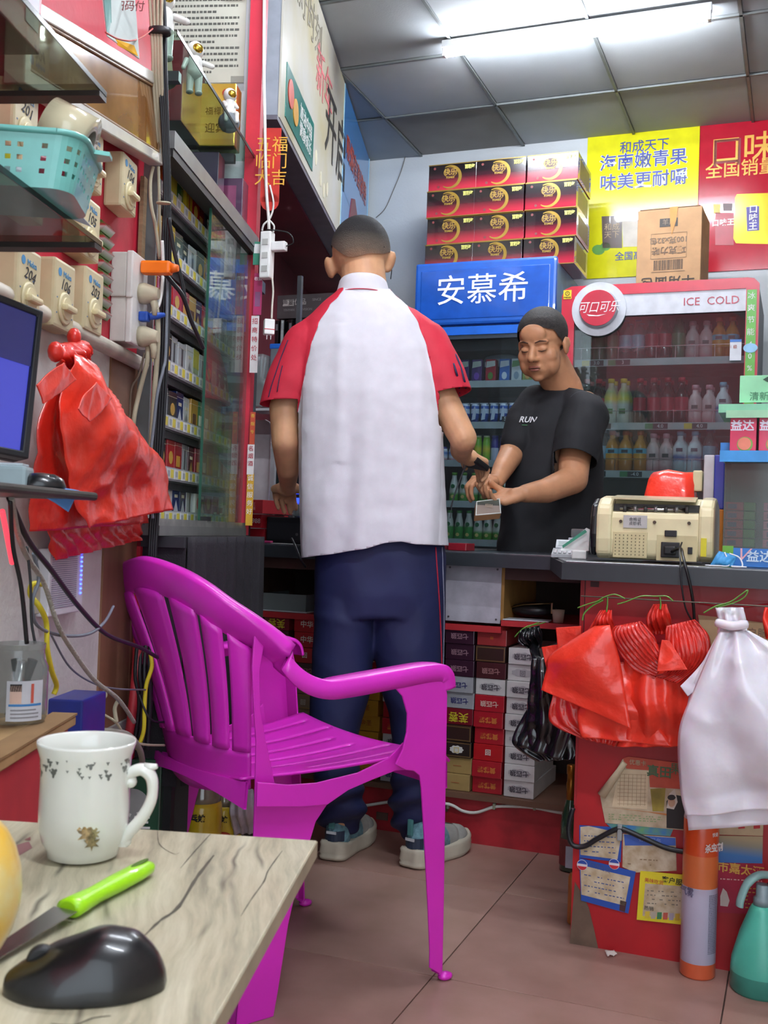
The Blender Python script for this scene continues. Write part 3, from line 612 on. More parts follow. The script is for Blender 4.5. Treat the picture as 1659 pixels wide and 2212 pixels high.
def quad_box(pts, th, m, name, parent, loc_in=0.):
    """a slab through four points given clockwise; thickness goes away from the camera"""
    n = (pts[1] - pts[0]).cross(pts[3] - pts[0]).normalized()
    if n.dot(pts[0] - CAM) < 0: n = -n
    f = [p + n * loc_in for p in pts]; bk = [p + n * (loc_in + th) for p in pts]
    return MB().add(f + bk, [(0, 1, 2, 3), (7, 6, 5, 4), (0, 4, 5, 1), (1, 5, 6, 2), (2, 6, 7, 3), (3, 7, 4, 0)]).build(name, m, parent, bevel=.002)
def frame_quad(P, inset, th, m, name, parent, pin=0.):
    c = [P[0].lerp(P[2], inset), P[1].lerp(P[3], inset), P[2].lerp(P[0], inset), P[3].lerp(P[1], inset)]
    u = (P[1] - P[0]).normalized(); v = (P[3] - P[0]).normalized(); W_ = inset * .7
    c = [P[0] + u * W_ + v * W_, P[1] - u * W_ + v * W_, P[2] - u * W_ - v * W_, P[3] + u * W_ - v * W_]
    n = (P[1] - P[0]).cross(P[3] - P[0]).normalized(); n = -n if n.dot(P[0] - CAM) < 0 else n
    vs = [p + n * pin for p in P + c] + [p + n * (pin + th) for p in P + c]; f = []
    for i in range(4):
        j = (i + 1) % 4; f += [(i, j, 4 + j, 4 + i), (8 + i, 12 + i, 12 + j, 8 + j), (i, 8 + i, 8 + j, j), (4 + i, 4 + j, 12 + j, 12 + i)]
    MB().add(vs, f).build(name, m, parent, bevel=.002); return c
FW4 = [atL(60, -12, .05), atL(361, 173, .05), atL(354, 358, .05), atL(60, 187, .05)]
FW4[2] = Vector((FW4[1].x, FW4[1].y, FW4[2].z)); FW4[3] = Vector((FW4[0].x, FW4[0].y, FW4[3].z))
cin = frame_quad(FW4, .030, .030, mat('c8c7bd', .3, coat=.3), 'frame', mf)
quad_box(cin, .004, mat('b98648', .10, var=.2, scale=6, coat=1., col2='8f5f30'), 'tinted_window', mf, .006)
c2 = [p.copy() for p in cin]; frame_quad(c2, .008, .004, mat('8a6a48', .4), 'inner_trim', mf, .002)
q = atL(343, 180, .055); MB().lathe([(.012, -.001), (.012, .001)], 20, 0, (0, 0, 0), 'y', sy=.7).build('embossed_badge', mat('b9b4a4', .4), mf, q, -.43 + .9)
def corner_shelf(x, y, label, m):
    c = at(x, y, 1.27); q = inL(c); r = lroot('glass_shelf', label, 'shelf', 0, 0, 0)
    Lbox(MB(), .30, q.y, .0, q.x, q.z, q.z + .006).build('glass_pane', m, r)
    Lbox(MB(), .30, q.y, q.x, q.x + .0015, q.z, q.z + .006).build('polished_edge', mat('1d2422', .2), r)
    Lbox(MB(), q.y - .022, q.y + .001, .0, q.x + .001, q.z - .007, q.z - .0005).build('support_bar', mat('2c2420', .5), r)
    return q, r
SG = glass('b9c0b4', .90, .8, .04, dust=.045)
qa, _ = corner_shelf(228, 210, 'upper near glass shelf holding the red carton', SG)
qb, _ = corner_shelf(218, 533, 'lower near glass shelf under the turquoise basket', SG)
def on_shelf(name, label, cat, s, t, q, rz=0., dz=.0065): return root(name, label, cat, L(s, t, q.z + dz), RL + rz)
r = on_shelf('carton_box', 'red carton with a yellow arc standing on the upper glass shelf', 'box', 1.10, .145, qa, .0)
MB().bbox((0, 0, .11), (.085, .20, .22), .002).build('carton', mat('b01c34', .3, coat=.5), r)
arc = MB(); A = [(.062 * cos(t), .062 * sin(t)) for t in [radians(-75 + 150 * i / 14) for i in range(15)]]; Bq = [(.040 * cos(t) - .004, .046 * sin(t)) for t in [radians(75 - 150 * i / 14) for i in range(15)]]
for i in range(14):
    arc.add([(A[i][0] - .045, -.1008, A[i][1] + .10), (A[i + 1][0] - .045, -.1008, A[i + 1][1] + .10), (Bq[13 - i][0] - .045, -.1008, Bq[13 - i][1] + .10), (Bq[14 - i][0] - .045, -.1008, Bq[14 - i][1] + .10)], [(0, 1, 2, 3)])
arc.build('yellow_arc', mat('f0c43a', .35), r)
text('健康礼盒', .030, mat('d9b0a0', .4), r, (.0432, .0, .14), RLX); MB().box(.0428, .0433, .06, .092, .02, .07).build('barcode_label', mat('d0ccd6', .4), r)
r = on_shelf('carton_box', 'plain brown carton at the left end of the upper glass shelf', 'box', 1.0, .055, qa)
MB().bbox((0, 0, .10), (.07, .17, .20), .002).build('carton', mat('b88a5c', .7, var=.05), r); MB().box(-.01, .01, -.0862, -.0852, .02, .19).build('tape', mat('c9a06c', .25), r)
pc = quad_box([at(222, -8, 1.62), at(292, -8, 1.70), at(302, 128, 1.70), at(232, 78, 1.62)], .002, mat('c6d0cc', .45), 'sheet', None)
tag(pc, 'white and green card standing behind the red carton', 'card'); pc.name = 'payment_card'
quad_box([at(224, -6, 1.618), at(240, -4, 1.635), at(242, 78, 1.635), at(232, 74, 1.618)], .0005, mat('6f9a94', .45), 'green_band', pc)
quad_box([at(250, 84, 1.64), at(290, 98, 1.685), at(299, 122, 1.69), at(254, 98, 1.645)], .0005, mat('dca41e', .4), 'yellow_band', pc)
text('扫码付', .018, mat('8c5250', .5), pc, at(280, 14, 1.66), (pi / 2, radians(8), -.3))
tag(MB().tube(spline([at(228, 70, 1.55), at(255, 84, 1.6), at(285, 88, 1.65), (at(310, 78, 1.8)), at(330, 62, 1.9)], 6), .0014, 6).build('red_wire', mat('b0433a', .5)), 'thin red wire crossing in front of the white and green card', 'wire')
# turquoise basket
bk = on_shelf('plastic_basket', 'turquoise perforated plastic basket with odds and ends on the lower glass shelf', 'basket', .985, .19, qb, .05); bk.location = (-.408, 1.12, qb.z + .0065); bk.scale = (.74,) * 3; bk.rotation_euler = (0, 0, radians(-84))
TQ = mat('7fd0c6', .3, trans=.15, coat=.3, var=.05)
def rr(hx, hy, r, n=6):
    P = []
    for cx, cy, a0 in ((hx - r, hy - r, 0), (-hx + r, hy - r, 90), (-hx + r, -hy + r, 180), (hx - r, -hy + r, 270)):
        for k in range(n + 1): a = radians(a0 + 90 * k / n); P.append((cx + r * cos(a), cy + r * sin(a)))
    return P
wallm = MB(); NP = 44; NZ = 9; H = .074
base = rr(.085, .15, .03, 10);
def per(t, sc):     # point on the rounded rectangle by arc length
    Pn = rr(.085 * sc, .115 * sc, .035 * sc, 10); d = [0]
    for i in range(len(Pn)): a, b = Pn[i], Pn[(i + 1) % len(Pn)]; d.append(d[-1] + math.hypot(b[0] - a[0], b[1] - a[1]))
    x = t * d[-1]
    for i in range(len(Pn)):
        if d[i + 1] >= x: a, b = Pn[i], Pn[(i + 1) % len(Pn)]; u = (x - d[i]) / max(1e-9, d[i + 1] - d[i]); return (lerp(a[0], b[0], u), lerp(a[1], b[1], u))
    return Pn[0]
zs = [0, .018]
for k in range(3): zs += [zs[-1] + .0065, zs[-1] + .0165]
zs.append(H); NP = 88; V = [];
for z in zs: V += [(*per(j / NP, .86 + .14 * z / H), z) for j in range(NP)]
F = []
for i in range(len(zs) - 1):
    for j in range(NP):
        if 1 <= i <= 6 and (i % 2 == 1) and j % 2 == 0 and (j // 2) % 7: continue
        k = (j + 1) % NP; F.append((i * NP + j, i * NP + k, (i + 1) * NP + k, (i + 1) * NP + j))
V.append((0, 0, 0)); F += [(len(V) - 1, (j + 1) % NP, j) for j in range(NP)]
MB().add(V, F).build('basket_wall', TQ, bk, solid=.0018, recalc=False)
MB().tube([(*per(j / 60, 1.01), H) for j in range(61)], .0045, 8, cap=False).build('rim', TQ, bk)
MB().prism([(-.02, .112), (.02, .112), (.012, .140), (-.012, .140)], H - .004, H + .002, 0, 'xy').build('lip', TQ, bk)
for i, (nm, lb_, x, y, z, d, m) in enumerate([('sweet_packet', 'yellow packet seen through the turquoise basket wall', .05, -.02, .045, (.02, .08, .03), mat('e2c52e', .4)), ('sweet_packet', 'pink packet at the back of the turquoise basket', -.02, -.07, .07, (.08, .05, .04), mat('d8628e', .4)), ('sweet_packet', 'dark red packet seen through the basket near its end', .045, .06, .035, (.02, .05, .035), mat('a0283c', .4)), ('sweet_packet', 'white box low in the turquoise basket', .03, .02, .02, (.04, .12, .03), mat('c9cfd6', .4)), ('marker_pen', 'black marker pen lying in the turquoise basket', .055, -.06, .03, (.012, .09, .012), BLACK)]):
    q = bk.location + Matrix.Rotation(radians(-84), 3, 'Z') @ Vector((x * .74, y * .74, z * .74)); tag(MB().bbox((0, 0, 0), [k_ * .72 for k_ in d], .004).build(nm, m, None, q, radians(-84) + .2 * i), lb_, nm.replace('_', ' '))
tp = root('tape_roll', 'wide cream roll of clear packing tape lying on the basket', 'tape roll', at(148, 290, 1.16), 0, rot=(radians(62), radians(-28), radians(-70))); tp.scale = (.8,) * 3
MB().rings([[(r_ * cos(2 * pi * j / 40), r_ * sin(2 * pi * j / 40), z) for j in range(40)] for r_, z in ((.0225, -.03), (.038, -.03), (.038, .03), (.0225, .03), (.0225, -.03))], cap=False).build('tape', mat('cfc5a4', .18, coat=.8, var=.04), tp)
MB().rings([[(r_ * cos(2 * pi * j / 40), r_ * sin(2 * pi * j / 40), z) for j in range(40)] for r_, z in ((.0195, -.031), (.0224, -.031), (.0224, .031), (.0195, .031), (.0195, -.031))], cap=False).build('cardboard_core', mat('9a8f84', .8), tp)
tag(quad_box([at(75, 425, 1.26), at(180, 470, 1.26), at(200, 492, 1.262), at(110, 455, 1.262)], .001, mat('b8aeb6', .4), 'leaflet', None), 'curled leaflet under the turquoise basket', 'leaflet')
# ================================================================== COUNTERS
CT_M = mat('3c4148', .28, var=.12, scale=40, col2='2c3036', coat=.3)
TOPZ = COUNTER
FB = 2.945      # front of the left counter's carcase (b)
def broot(name, label, cat, a, b, z, group=None, rz=0.): return root(name, label, cat, B(a, b, z), RB + rz, group)
def Bb(mb, a0, a1, b0, b1, z0, z1, m=0): return mb.box(a0, a1, b0, b1, z0, z1, m)
aL = inB(atB(458, 1178, 2.90)).x; aC = inB(atB(515, 1230, FB)).x
wt = broot('worktop', 'dark grey worktop of the low counter the boy leans over', 'worktop', 0, 0, 0)
MB().prism([(aL, 2.90), (-.632, 2.89), (-.47, 2.268), (1.0, 2.268), (1.0, 2.99), (-.55, 3.40), (aL, 3.40)], TOPZ - .036, TOPZ, 0, 'xy').build('slab', CT_M, wt, bevel=.004)
MB().prism([(aL + .01, 2.893), (-.636, 2.883), (-.474, 2.2645), (1.0, 2.2645), (1.0, 2.268), (-.470, 2.268), (-.632, 2.89), (aL + .01, 2.90)], TOPZ - .040, TOPZ - .004, 0, 'xy').build('edge_band', mat('2f3338', .35), wt)
zSh = atB(600, 1322, FB).z; zSr = atB(1150, 1344, FB).z; zBase = atB(1120, 1727, FB).z; aD = inB(atB(1084, 1290, FB)).x; aR = inB(atB(1232, 1290, FB)).x + .12
cb = broot('counter_cabinet', 'open red-edged counter cabinet packed with cigarette cartons', 'cabinet', 0, 0, 0)
BRN = mat('5e4335', .6, var=.1); DK = mat('3a2a26', .7)
Bb(MB(), aC - .012, aC + .006, FB, 3.36, .0, TOPZ - .036).build('side_panel', BRN, cb)
Bb(MB(), aC - .013, aC + .0065, FB - .004, FB, .0, TOPZ - .037).build('red_edging', mat('b4202a', .5), cb)
Bb(MB(), aC, aR, 3.34, 3.36, .0, TOPZ - .036).build('back_panel', DK, cb)
Bb(MB(), aC, aR, FB + .004, FB + .03, TOPZ - .075, TOPZ - .037).build('top_rail', mat('4a2a24', .6), cb)
Bb(MB(), aC, aD, FB, 3.34, zSh - .018, zSh).build('shelf_board', mat('b3262c', .5), cb)
Bb(MB(), aD, aR, FB, 3.34, zSr - .016, zSr).build('shelf_board', mat('b3262c', .5), cb)
Bb(MB(), aD - .008, aD + .006, FB + .003, 3.34, zSr, TOPZ - .037).build('divider', mat('a5793c', .6), cb)
Bb(MB(), aC, aR, FB - .008, 3.34, zBase - .016, zBase).build('bottom_board', mat('6b4a38', .6), cb)
Bb(MB(), aC - .03, aR, FB + .012, FB + .03, .0, zBase - .016).build('kickboard', mat('a4202a', .5, var=.12), cb)
for x in (826, 955): q = inB(atB(x, 1762 if x < 900 else 1742, FB + .012)); Bb(MB(), q.x - .018, q.x + .018, FB + .008, FB + .012, q.z - .012, q.z + .010).build('old_hinge_plate', mat('6e5148', .5, .3), cb)
# white cable clipped along the kickboard
tag(MB().tube(spline([atB(700, 1738, FB - .006), atB(770, 1742, FB - .006), atB(845, 1732, FB - .006), atB(900, 1731, FB - .008), atB(968, 1737, FB - .006), atB(1000, 1752, FB + .004), atB(1030, 1755, FB + .004), atB(1068, 1743, FB + .004), atB(1110, 1742, FB + .004), atB(1155, 1745, FB + .004), atB(1215, 1756, FB + .004), atB(1290, 1762, FB + .004)], 7), .0045, 8).build('white_cable', mat('d8d6ce', .5)), 'white cable drooping along the red kickboard of the carton cabinet', 'cable')
for i, x in enumerate((968, 1068, 1155)): tag(MB().bbox((0, 0, 0), (.008, .012, .018), .002).build('cable_clip', mat('8f9078', .5), None, atB(x, 1740 + 1.5 * i, FB + .004), RB), ['cable clip nearest the chair leg', 'cable clip below the red cartons', 'cable clip below the white cartons'][i], 'clip')
# cartons: end faces look out
CW, CH, CDp = .0865, .0468, .27
def carton(words, base, txt, tcol, flip=True, rim=None, crest=None, rough=.28, tx=.018):
    r = root('cigarette_carton', words, 'carton', (0, 0, -5), RB)
    mb = MB(); mb.bbox((0, CDp / 2, CH / 2), (CW, CDp, CH - .0008), .0015); mb.build('carton_body', mat(base, rough, coat=.5, var=.06), r)
    if rim:
        k = MB(); f = -.0006
        for x0, x1, z0, z1 in ((-CW / 2 + .001, CW / 2 - .001, CH - .006, CH - .003), (-CW / 2 + .001, CW / 2 - .001, .003, .006), (-CW / 2 + .001, -CW / 2 + .004, .003, CH - .003), (CW / 2 - .004, CW / 2 - .001, .003, CH - .003)): k.box(x0, x1, f, .0004, z0, z1)
        tag(k.build('printed_rim', mat(rim, .3, .5), r), kind='stuff')
    if crest:
        w_, cc = crest; P = [((w_ + .0016 * cos(9 * t)) * cos(t), (.011 + .001 * cos(9 * t)) * sin(t) + CH / 2) for t in [2 * pi * i / 40 for i in range(40)]]
        MB().prism(P, -.0008, .0002).build('printed_crest', mat(cc, .5), r)
    if txt: text(txt, tx, mat(tcol, .4), r, (0, -.0011, CH / 2), (pi / 2, pi if flip else 0, 0) if not flip else (pi / 2, pi, 0), ex=.0002, bold=.0004)
    return r
CT = {'W': carton('x', 'cfcdcb', '七匹狼', '3c3840', crest=(.032, 'a9a5a8')), 'Q': carton('x', 'cbc9c7', '回', '6e6a6e', crest=(.032, 'a9a5a8')), 'P': carton('x', '3a1c2e', '七匹狼', '96707c'), 'S': carton('x', 'a3a3a8', '七匹狼', '2f2f6a', rough=.2),
      'M': carton('x', '7a1826', '芙蓉', 'c6b52c', tx=.03), 'D': carton('x', '3a2420', '', 'b59150', rim='8a6a44'), 'E': carton('x', '2e2220', '囗', 'c8b070', rim='8a6a44', crest=(.020, 'cfccc6')), 'G': carton('x', 'a98c58', '━━', 'a8643c', tx=.012),
      'R': carton('x', 'b01f2c', '黄鹤楼', 'd07a3a'), 'T': carton('x', 'b01f2c', '七匹狼', 'd9b9ac'), 'K': carton('x', 'a83838', '≋', 'c8642c', rough=.3), 'X': carton('x', '4a2024', '七匹狼', 'a07070'), 'H': carton('x', 'b4161e', '中华', 'dcd4c4', flip=False, tx=.022), 'Y': carton('x', 'c08a24', '金圣', 'a05a18', flip=False), 'O': carton('x', '8d7458', '回', 'c8beb0', rim='a5824c'), 'N': carton('x', 'b41c22', '回', 'e4dcd0', flip=False)}
finish_text()
NAMES = {'W': 'white carton with grey crest', 'Q': 'white carton with square seal', 'P': 'dark purple carton', 'S': 'silver carton with diagonal sheen', 'M': 'dark red carton with yellow-green characters', 'D': 'dark brown carton with gold rim', 'E': 'dark carton with white round emblem', 'G': 'dull gold carton', 'R': 'red carton with orange print', 'T': 'red carton with pale characters', 'K': 'pinkish orange carton', 'X': 'maroon carton', 'H': 'bright red carton with white characters', 'Y': 'yellow carton', 'O': 'tan carton with small seal', 'N': 'red carton with white seal'}
cols = [(1120, 'WQWWWQWWW'[::-1], 'white stack beside the black bag'), (1051, 'RRNRRTWXDK', 'second stack from black bag'), (984, 'GGEDMSSPPP', 'stack touching the chair leg line'), (917, 'WWRRDHHXPM', 'stack behind the boy right leg'), (850, 'SWWRRWRXPPM'[:10], 'stack between the boy legs'), (783, 'YYYYYYYHRM', 'stack behind the boy left calf'), (716, 'RRHHOOXHHM', 'stack hidden by the boy left leg'), (650, 'OOHOOOXNHH', 'stack left of the boy trousers'), (584, 'XXHHRRXXXM', 'leftmost stack under the red shelf')]
zb = zBase + .0008
for x, seq, where in cols:
    q = inB(atB(x, 1700, FB + .012)); n = len(seq)
    for k, c in enumerate(seq):
        j = random.uniform(-.002, .002)
        dup(CT[c], B(q.x + j, FB + .008 + random.uniform(0, .012), zb + k * CH), RB + random.uniform(-.02, .02), '%s, %s up, %s' % (NAMES[c], ORD[k], where), 'cigarette cartons under the counter')
for k in CT.values():
    for c in list(k.children): bpy.data.objects.remove(c)
    bpy.data.objects.remove(k)
# contents of the open compartments
q = inB(atB(626, 1300, FB + .06))
tr = broot('document_tray', 'clear plastic tray with papers in the open compartment', 'tray', q.x, FB + .10, zSh + .0005)
MB().prism([(-.075, .0), (.075, .0), (.075, .055), (-.075, .055)], -.08, -.078).box(-.075, .075, -.08, .10, 0, .002).box(-.075, -.073, -.08, .10, 0, .055).box(.073, .075, -.08, .1, 0, .055).build('tray_shell', glass('9aa4aa', .75, 1.5, .1, dust=.3), tr)
for i in range(5): MB().cbox((random.uniform(-.01, .01), 0, .005 + i * .004), (.12, .15, .003)).build('paper', mat(['c9c9c9', '8a9098', 'd5d5d3', '3a4c6e', 'bcbcb8'][i], .6), tr)
q = inB(atB(552, 1295, FB + .02)); tag(MB().bbox((0, 0, .009), (.045, .06, .016), .002).build('white_box', WHITE, None, B(q.x, FB + .05, zSh + .0005), RB), 'small white box on the red shelf beside the tray', 'box')
q = inB(atB(610, 1315, FB)); tag(MB().bbox((0, 0, .002), (.16, .08, .003), .001).build('paper_sheet', mat('c4c6c8', .6), None, B(q.x, FB + .045, zSh + .0195 - .019), RB), 'white papers on the red shelf in front of the tray', 'paper')
q0, q1 = inB(atB(964, 1216, FB - .004)), inB(atB(1080, 1348, FB - .004))
pl = broot('metal_panel', 'scuffed pale metal panel covering a compartment of the counter', 'panel', (q0.x + q1.x) / 2, FB - .002, (q0.z + q1.z) / 2)
ww, hh = abs(q1.x - q0.x), abs(q0.z - q1.z); MB().bbox((0, 0, 0), (ww, .004, hh), .0015).build('plate', mat('b3aeb8', .45, .0, var=.12, scale=14, bump=.2), pl)
for sx in (-1, 1):
    for sz in (-1, 1): MB().cyl((sx * (ww / 2 - .012), -.0035, sz * (hh / 2 - .012)), .003, .002, 10, 0, 'y').build('screw', mat('6a6468', .4, .6), pl)
q = inB(atB(1150, 1320, FB + .1))
pu = broot('zip_purse', 'black zip purse lying in the dark compartment', 'purse', q.x, FB + .12, zSr + .001); MB().ell((0, 0, .025), (.07, .05, .024), 20).build('pouch', mat('1c1a1c', .35), pu)
MB().tube([(-.065, -.03, .03), (-.02, -.045, .042), (.03, -.046, .047), (.062, -.03, .05)], .0018, 6).build('zip', mat('8a7448', .35, .7), pu); MB().box(.058, .062, -.036, -.032, .02, .05).build('zip_pull', mat('9a8a60', .35, .7), pu)
tag(MB().bbox((0, 0, .002), (.13, .07, .003), .001).build('paper_sheet', mat('cdd2da', .6), None, B(q.x - .0, FB + .04, zSr + .0005), RB + .1), 'white paper lying in front of the black purse', 'paper')
q = inB(atB(1204, 1340, FB + .02)); cu = broot('paper_cup', 'small cream paper cup at the end of the dark compartment', 'cup', q.x, FB + .03, zSr + .001)
MB().rings([[(r_ * cos(2 * pi * j / 20), r_ * sin(2 * pi * j / 20), z) for j in range(20)] for r_, z in ((.0, .002), (.014, .0), (.018, .036), (.0165, .036), (.013, .003), (0, .003))], cap=False).build('cup_wall', mat('c8bfa8', .5), cu)
MB().cyl((0, 0, .028), .0135, .001, 16).build('liquid', mat('6a4a34', .3), cu)
# black cloth-covered table under the cigarette cabinet
tb = lroot('cloth_table', 'table under the cigarette cabinet covered with black cloth', 'table', 0, 0, 0)
Lbox(MB(), SW, 2.872, -.28, .10, .835, .857).build('table_top', mat('2b2b30', .6), tb)
V = []; F = []; n = 40
for j, z in enumerate((.857, .84, .7, .5, .36)):
    for i in range(n): s = lerp(SW + .02, 2.87, i / (n - 1)); V.append((.102 + (.004 + .018 * (.857 - z)) * sin(i * 1.3) + .01 * (.857 - z), s, z))
for j in range(4):
    for i in range(n - 1): F.append((j * n + i, j * n + i + 1, (j + 1) * n + i + 1, (j + 1) * n + i))
MB().add(V, F, 0, True).build('cloth_skirt', mat('26242a', .85, bump=.3, bscale=300), tb, O, RL, solid=.003)
Lbox(MB(), SW + .012, SW + .016, -.28, .10, .36, .857).build('cloth_side', mat('26242a', .85, bump=.3, bscale=300), tb)
for s_ in (SW + .03, 2.84): Lbox(MB(), s_, s_ + .025, .06, .085, 0, .836).build('leg', mat('1d1d20', .5), tb)
Lbox(MB(), SW + .02, 2.86, -.29, -.27, .0, .83).build('dark_backing', mat('201d20', .8), tb)
tb.location = (0, 0, 0); tb.rotation_euler = (0, 0, 0)
for c in tb.children:
    c.location = O; c.rotation_euler = (0, 0, RL)
def onB(x, y, b, z=TOPZ): q = inB(atB(x, y, b)); return q
q = onB(606, 1130, 3.04)
cdw = broot('cash_drawer', 'black cash box standing on the counter left of the boy', 'cash box', q.x + .01, 3.13, TOPZ + .0005)
MB().bbox((0, 0, .042), (.13, .16, .084), .004).build('body', mat('18181c', .4), cdw); MB().box(-.058, .058, -.082, -.08, .012, .066).build('drawer_front', mat('222227', .35), cdw)
MB().cyl((.045, -.0835, .03), .005, .003, 12, 0, 'y').build('lock', CHROME, cdw)
q = onB(538, 1100, 3.02)
for i, (dz, c, l) in enumerate([(0, 'b01c28', 'red carton at the bottom of the pile left of the cash box'), (.046, 'c22432', 'red carton in the middle of the pile with a barcode'), (.092, 'b8323a', 'long red carton on top of the pile left of the cash box')]):
    r = broot('red_carton', l, 'carton', q.x + .008 * i, 3.14 - .02 * i, TOPZ + .001 + dz, 'red cartons beside the post', rz=-.1 * i); wdt = .075 + .035 * (i == 2)
    MB().bbox((0, 0, .022), (wdt, .16, .044), .0015).build('carton', mat(c, .35, coat=.3), r)
    if i == 1: MB().box(-.032, -.018, -.0806, -.0798, .008, .036).build('barcode_label', mat('d9d4d4', .5), r); text('1988', .022, mat('e6d8d8', .5), r, (.012, -.081, .022))
    if i == 2: text('人参蜂王\n浆口服液', .013, mat('e0a0a4', .5), r, (0, -.081, .022))
q = onB(560, 980, 3.22)
wbz = atB(560, 906, 3.22).z
wb_ = broot('white_board', 'white rounded board standing upright behind the red cartons', 'board', q.x, 3.24, TOPZ + .0005); h = wbz - TOPZ
MB().prism([(-.05, 0), (.03, 0), (.03, h - .03), (.022, h - .01), (.005, h), (-.05, h)], 0, .01).build('panel', mat('cfc9cc', .35), wb_); MB().prism([(.03, 0), (.033, 0), (.033, h - .03), (.025, h - .008), (.006, h + .002), (.005, h), (.022, h - .01), (.03, h - .03)], -.001, .011).build('edge', mat('e6dcdf', .35), wb_)
# dark machine and rack behind the boy's left arm
q = onB(595, 960, 3.36)
r = broot('dark_terminal', 'dark upright terminal with small blue lit keys behind the boy arm', 'terminal', q.x + .03, 3.40, TOPZ + .0005 - .0)
MB().bbox((0, 0, .19), (.16, .06, .38), .006).build('housing', mat('1e2228', .35), r); MB().box(-.06, .02, -.0315, -.03, .20, .33).build('screen', mat('2c3a3a', .15), r)
for k in range(2): MB().box(.052, .075, -.0315, -.03, .170 - k * .035, .192 - k * .035).build('lit_key', mat('1a2ad0', .4, emit='2038ff', es=1.6), r)
tag(Bb(MB(), aL - .06, -1.0, 3.41, 3.75, .0, TOPZ + .0).build('back_bench', mat('2c2826', .6), None, (0, 0, 0), RB), 'dark bench behind the low counter', 'bench')
q = onB(700, 1110, 3.02); tag(MB().ell((0, 0, .022), (.04, .03, .022), 14).build('plastic_wrap', glass('e8eef0', .9, 1.5, .1, .25), None, B(onB(632, 1080, 3.0).x, 3.05, TOPZ + .0875), RB), 'crumpled clear plastic wrap on top of the black cash box', 'wrap')
r = broot('paper_slip', 'white slip on the counter edge by the cash box', 'paper', onB(610, 1160, 2.95).x, 2.96, TOPZ + .0006); MB().bbox((0, 0, .0008), (.07, .03, .001), .0003).build('sheet', WHITE, r)
tag(MB().bbox((0, 0, .004), (.05, .02, .007), .002).build('pink_lighter', mat('b0346a', .4), None, B(onB(570, 1160, 2.95).x, 2.955, TOPZ + .001), RB), 'pink lighter on the counter edge', 'lighter')
r = broot('red_pack', 'flat red cigarette pack lying on the counter right of the boy', 'cigarette pack', onB(997, 1178, 3.05).x, 3.05, TOPZ + .001); MB().bbox((0, 0, .011), (.056, .088, .022), .002).build('carton', mat('a8182c', .35, coat=.4), r)
r = broot('red_pack', 'second red pack lying against the first one, nearer the boy', 'cigarette pack', onB(972, 1180, 3.05).x, 3.06, TOPZ + .001); MB().bbox((0, 0, .011), (.04, .088, .020), .002).build('carton', mat('7a1824', .35, coat=.4), r)
cable('thin black cable drooping from the left end of the worktop', [(474, 1190, 2.9), (480, 1215, 2.88), (492, 1240, 2.88), (500, 1290, 2.88), (497, 1350, 2.9)], .0035, KC)
cable('second thin black cable below the left end of the worktop', [(492, 1195, 2.9), (487, 1225, 2.88), (491, 1260, 2.88), (488, 1320, 2.9)], .0028, KC)
q = inB(atB(500, 1300, 2.97)); r = broot('white_roll', 'white paper roll standing beside the red-edged cabinet', 'roll', q.x - .02, 3.02, 0); MB().cyl((0, 0, 0), .024, atB(500, 1238, 3.0).z, 20).build('roll', mat('c4c4c6', .7), r); MB().cyl((0, 0, atB(500, 1238, 3.0).z), .009, .002, 12).build('core', mat('7a6a58', .8), r)
cable('black lead from the boy side of the counter down into the tray', [(630, 1163, 2.93), (638, 1180, 2.90), (648, 1205, 2.88), (660, 1225, 2.9)], .003, KC)
# accessory rack in the alcove
r = broot('accessory_rack', 'dark accessory rack with hanging black cables in the alcove', 'rack', 0, 0, 0)
ra, rb_ = inB(atB(606, 640, 3.72)), inB(atB(735, 700, 3.72)); zt, zz = atB(640, 640, 3.72).z, atB(640, 690, 3.72).z
Bb(MB(), ra.x, rb_.x + .1, 3.72, 3.735, zz - .45, zt).build('panel', mat('24262a', .6), r)
hb = Bb(MB(), ra.x, rb_.x + .1, 3.695, 3.72, zz, zt).build('header_board', mat('4a4546', .5), r)
x = inB(atB(630, 655, 3.7)); Bb(MB(), x.x - .035, x.x + .012, 3.693, 3.6955, x.z - .012, x.z + .014).build('printed_patch', mat('b0aca8', .5), hb)
text('声宴', .026, mat('4a4546', .5), hb, (x.x - .012, 3.692, x.z + .001)); text('优品', .026, mat('b0aca8', .5), hb, (x.x + .04, 3.694, x.z + .001)); text('SINCE', .014, mat('8a8686', .5), hb, (x.x + .11, 3.694, x.z + .008)); text('YINYAN  TELEVISION', .013, mat('8a8686', .5), hb, (x.x + .03, 3.694, x.z - .028))
for k in range(9):
    c = root('hanging_pack', 'black accessory pack hanging on the rack, %s from the post' % ORD[k], 'pack', B(ra.x + .012 + k * .021, 3.69 - .01 * (k % 2), zz - .07), RB + .5 * (k % 3), 'black packs hanging on the accessory rack')
    MB().bbox((0, 0, 0), (.016, .03, .12), .003).build('pouch', mat('141518', .25, coat=.6), c); MB().box(-.005, .005, -.0155, -.015, .02, .045).build('label', mat('6a6c70', .4), c)
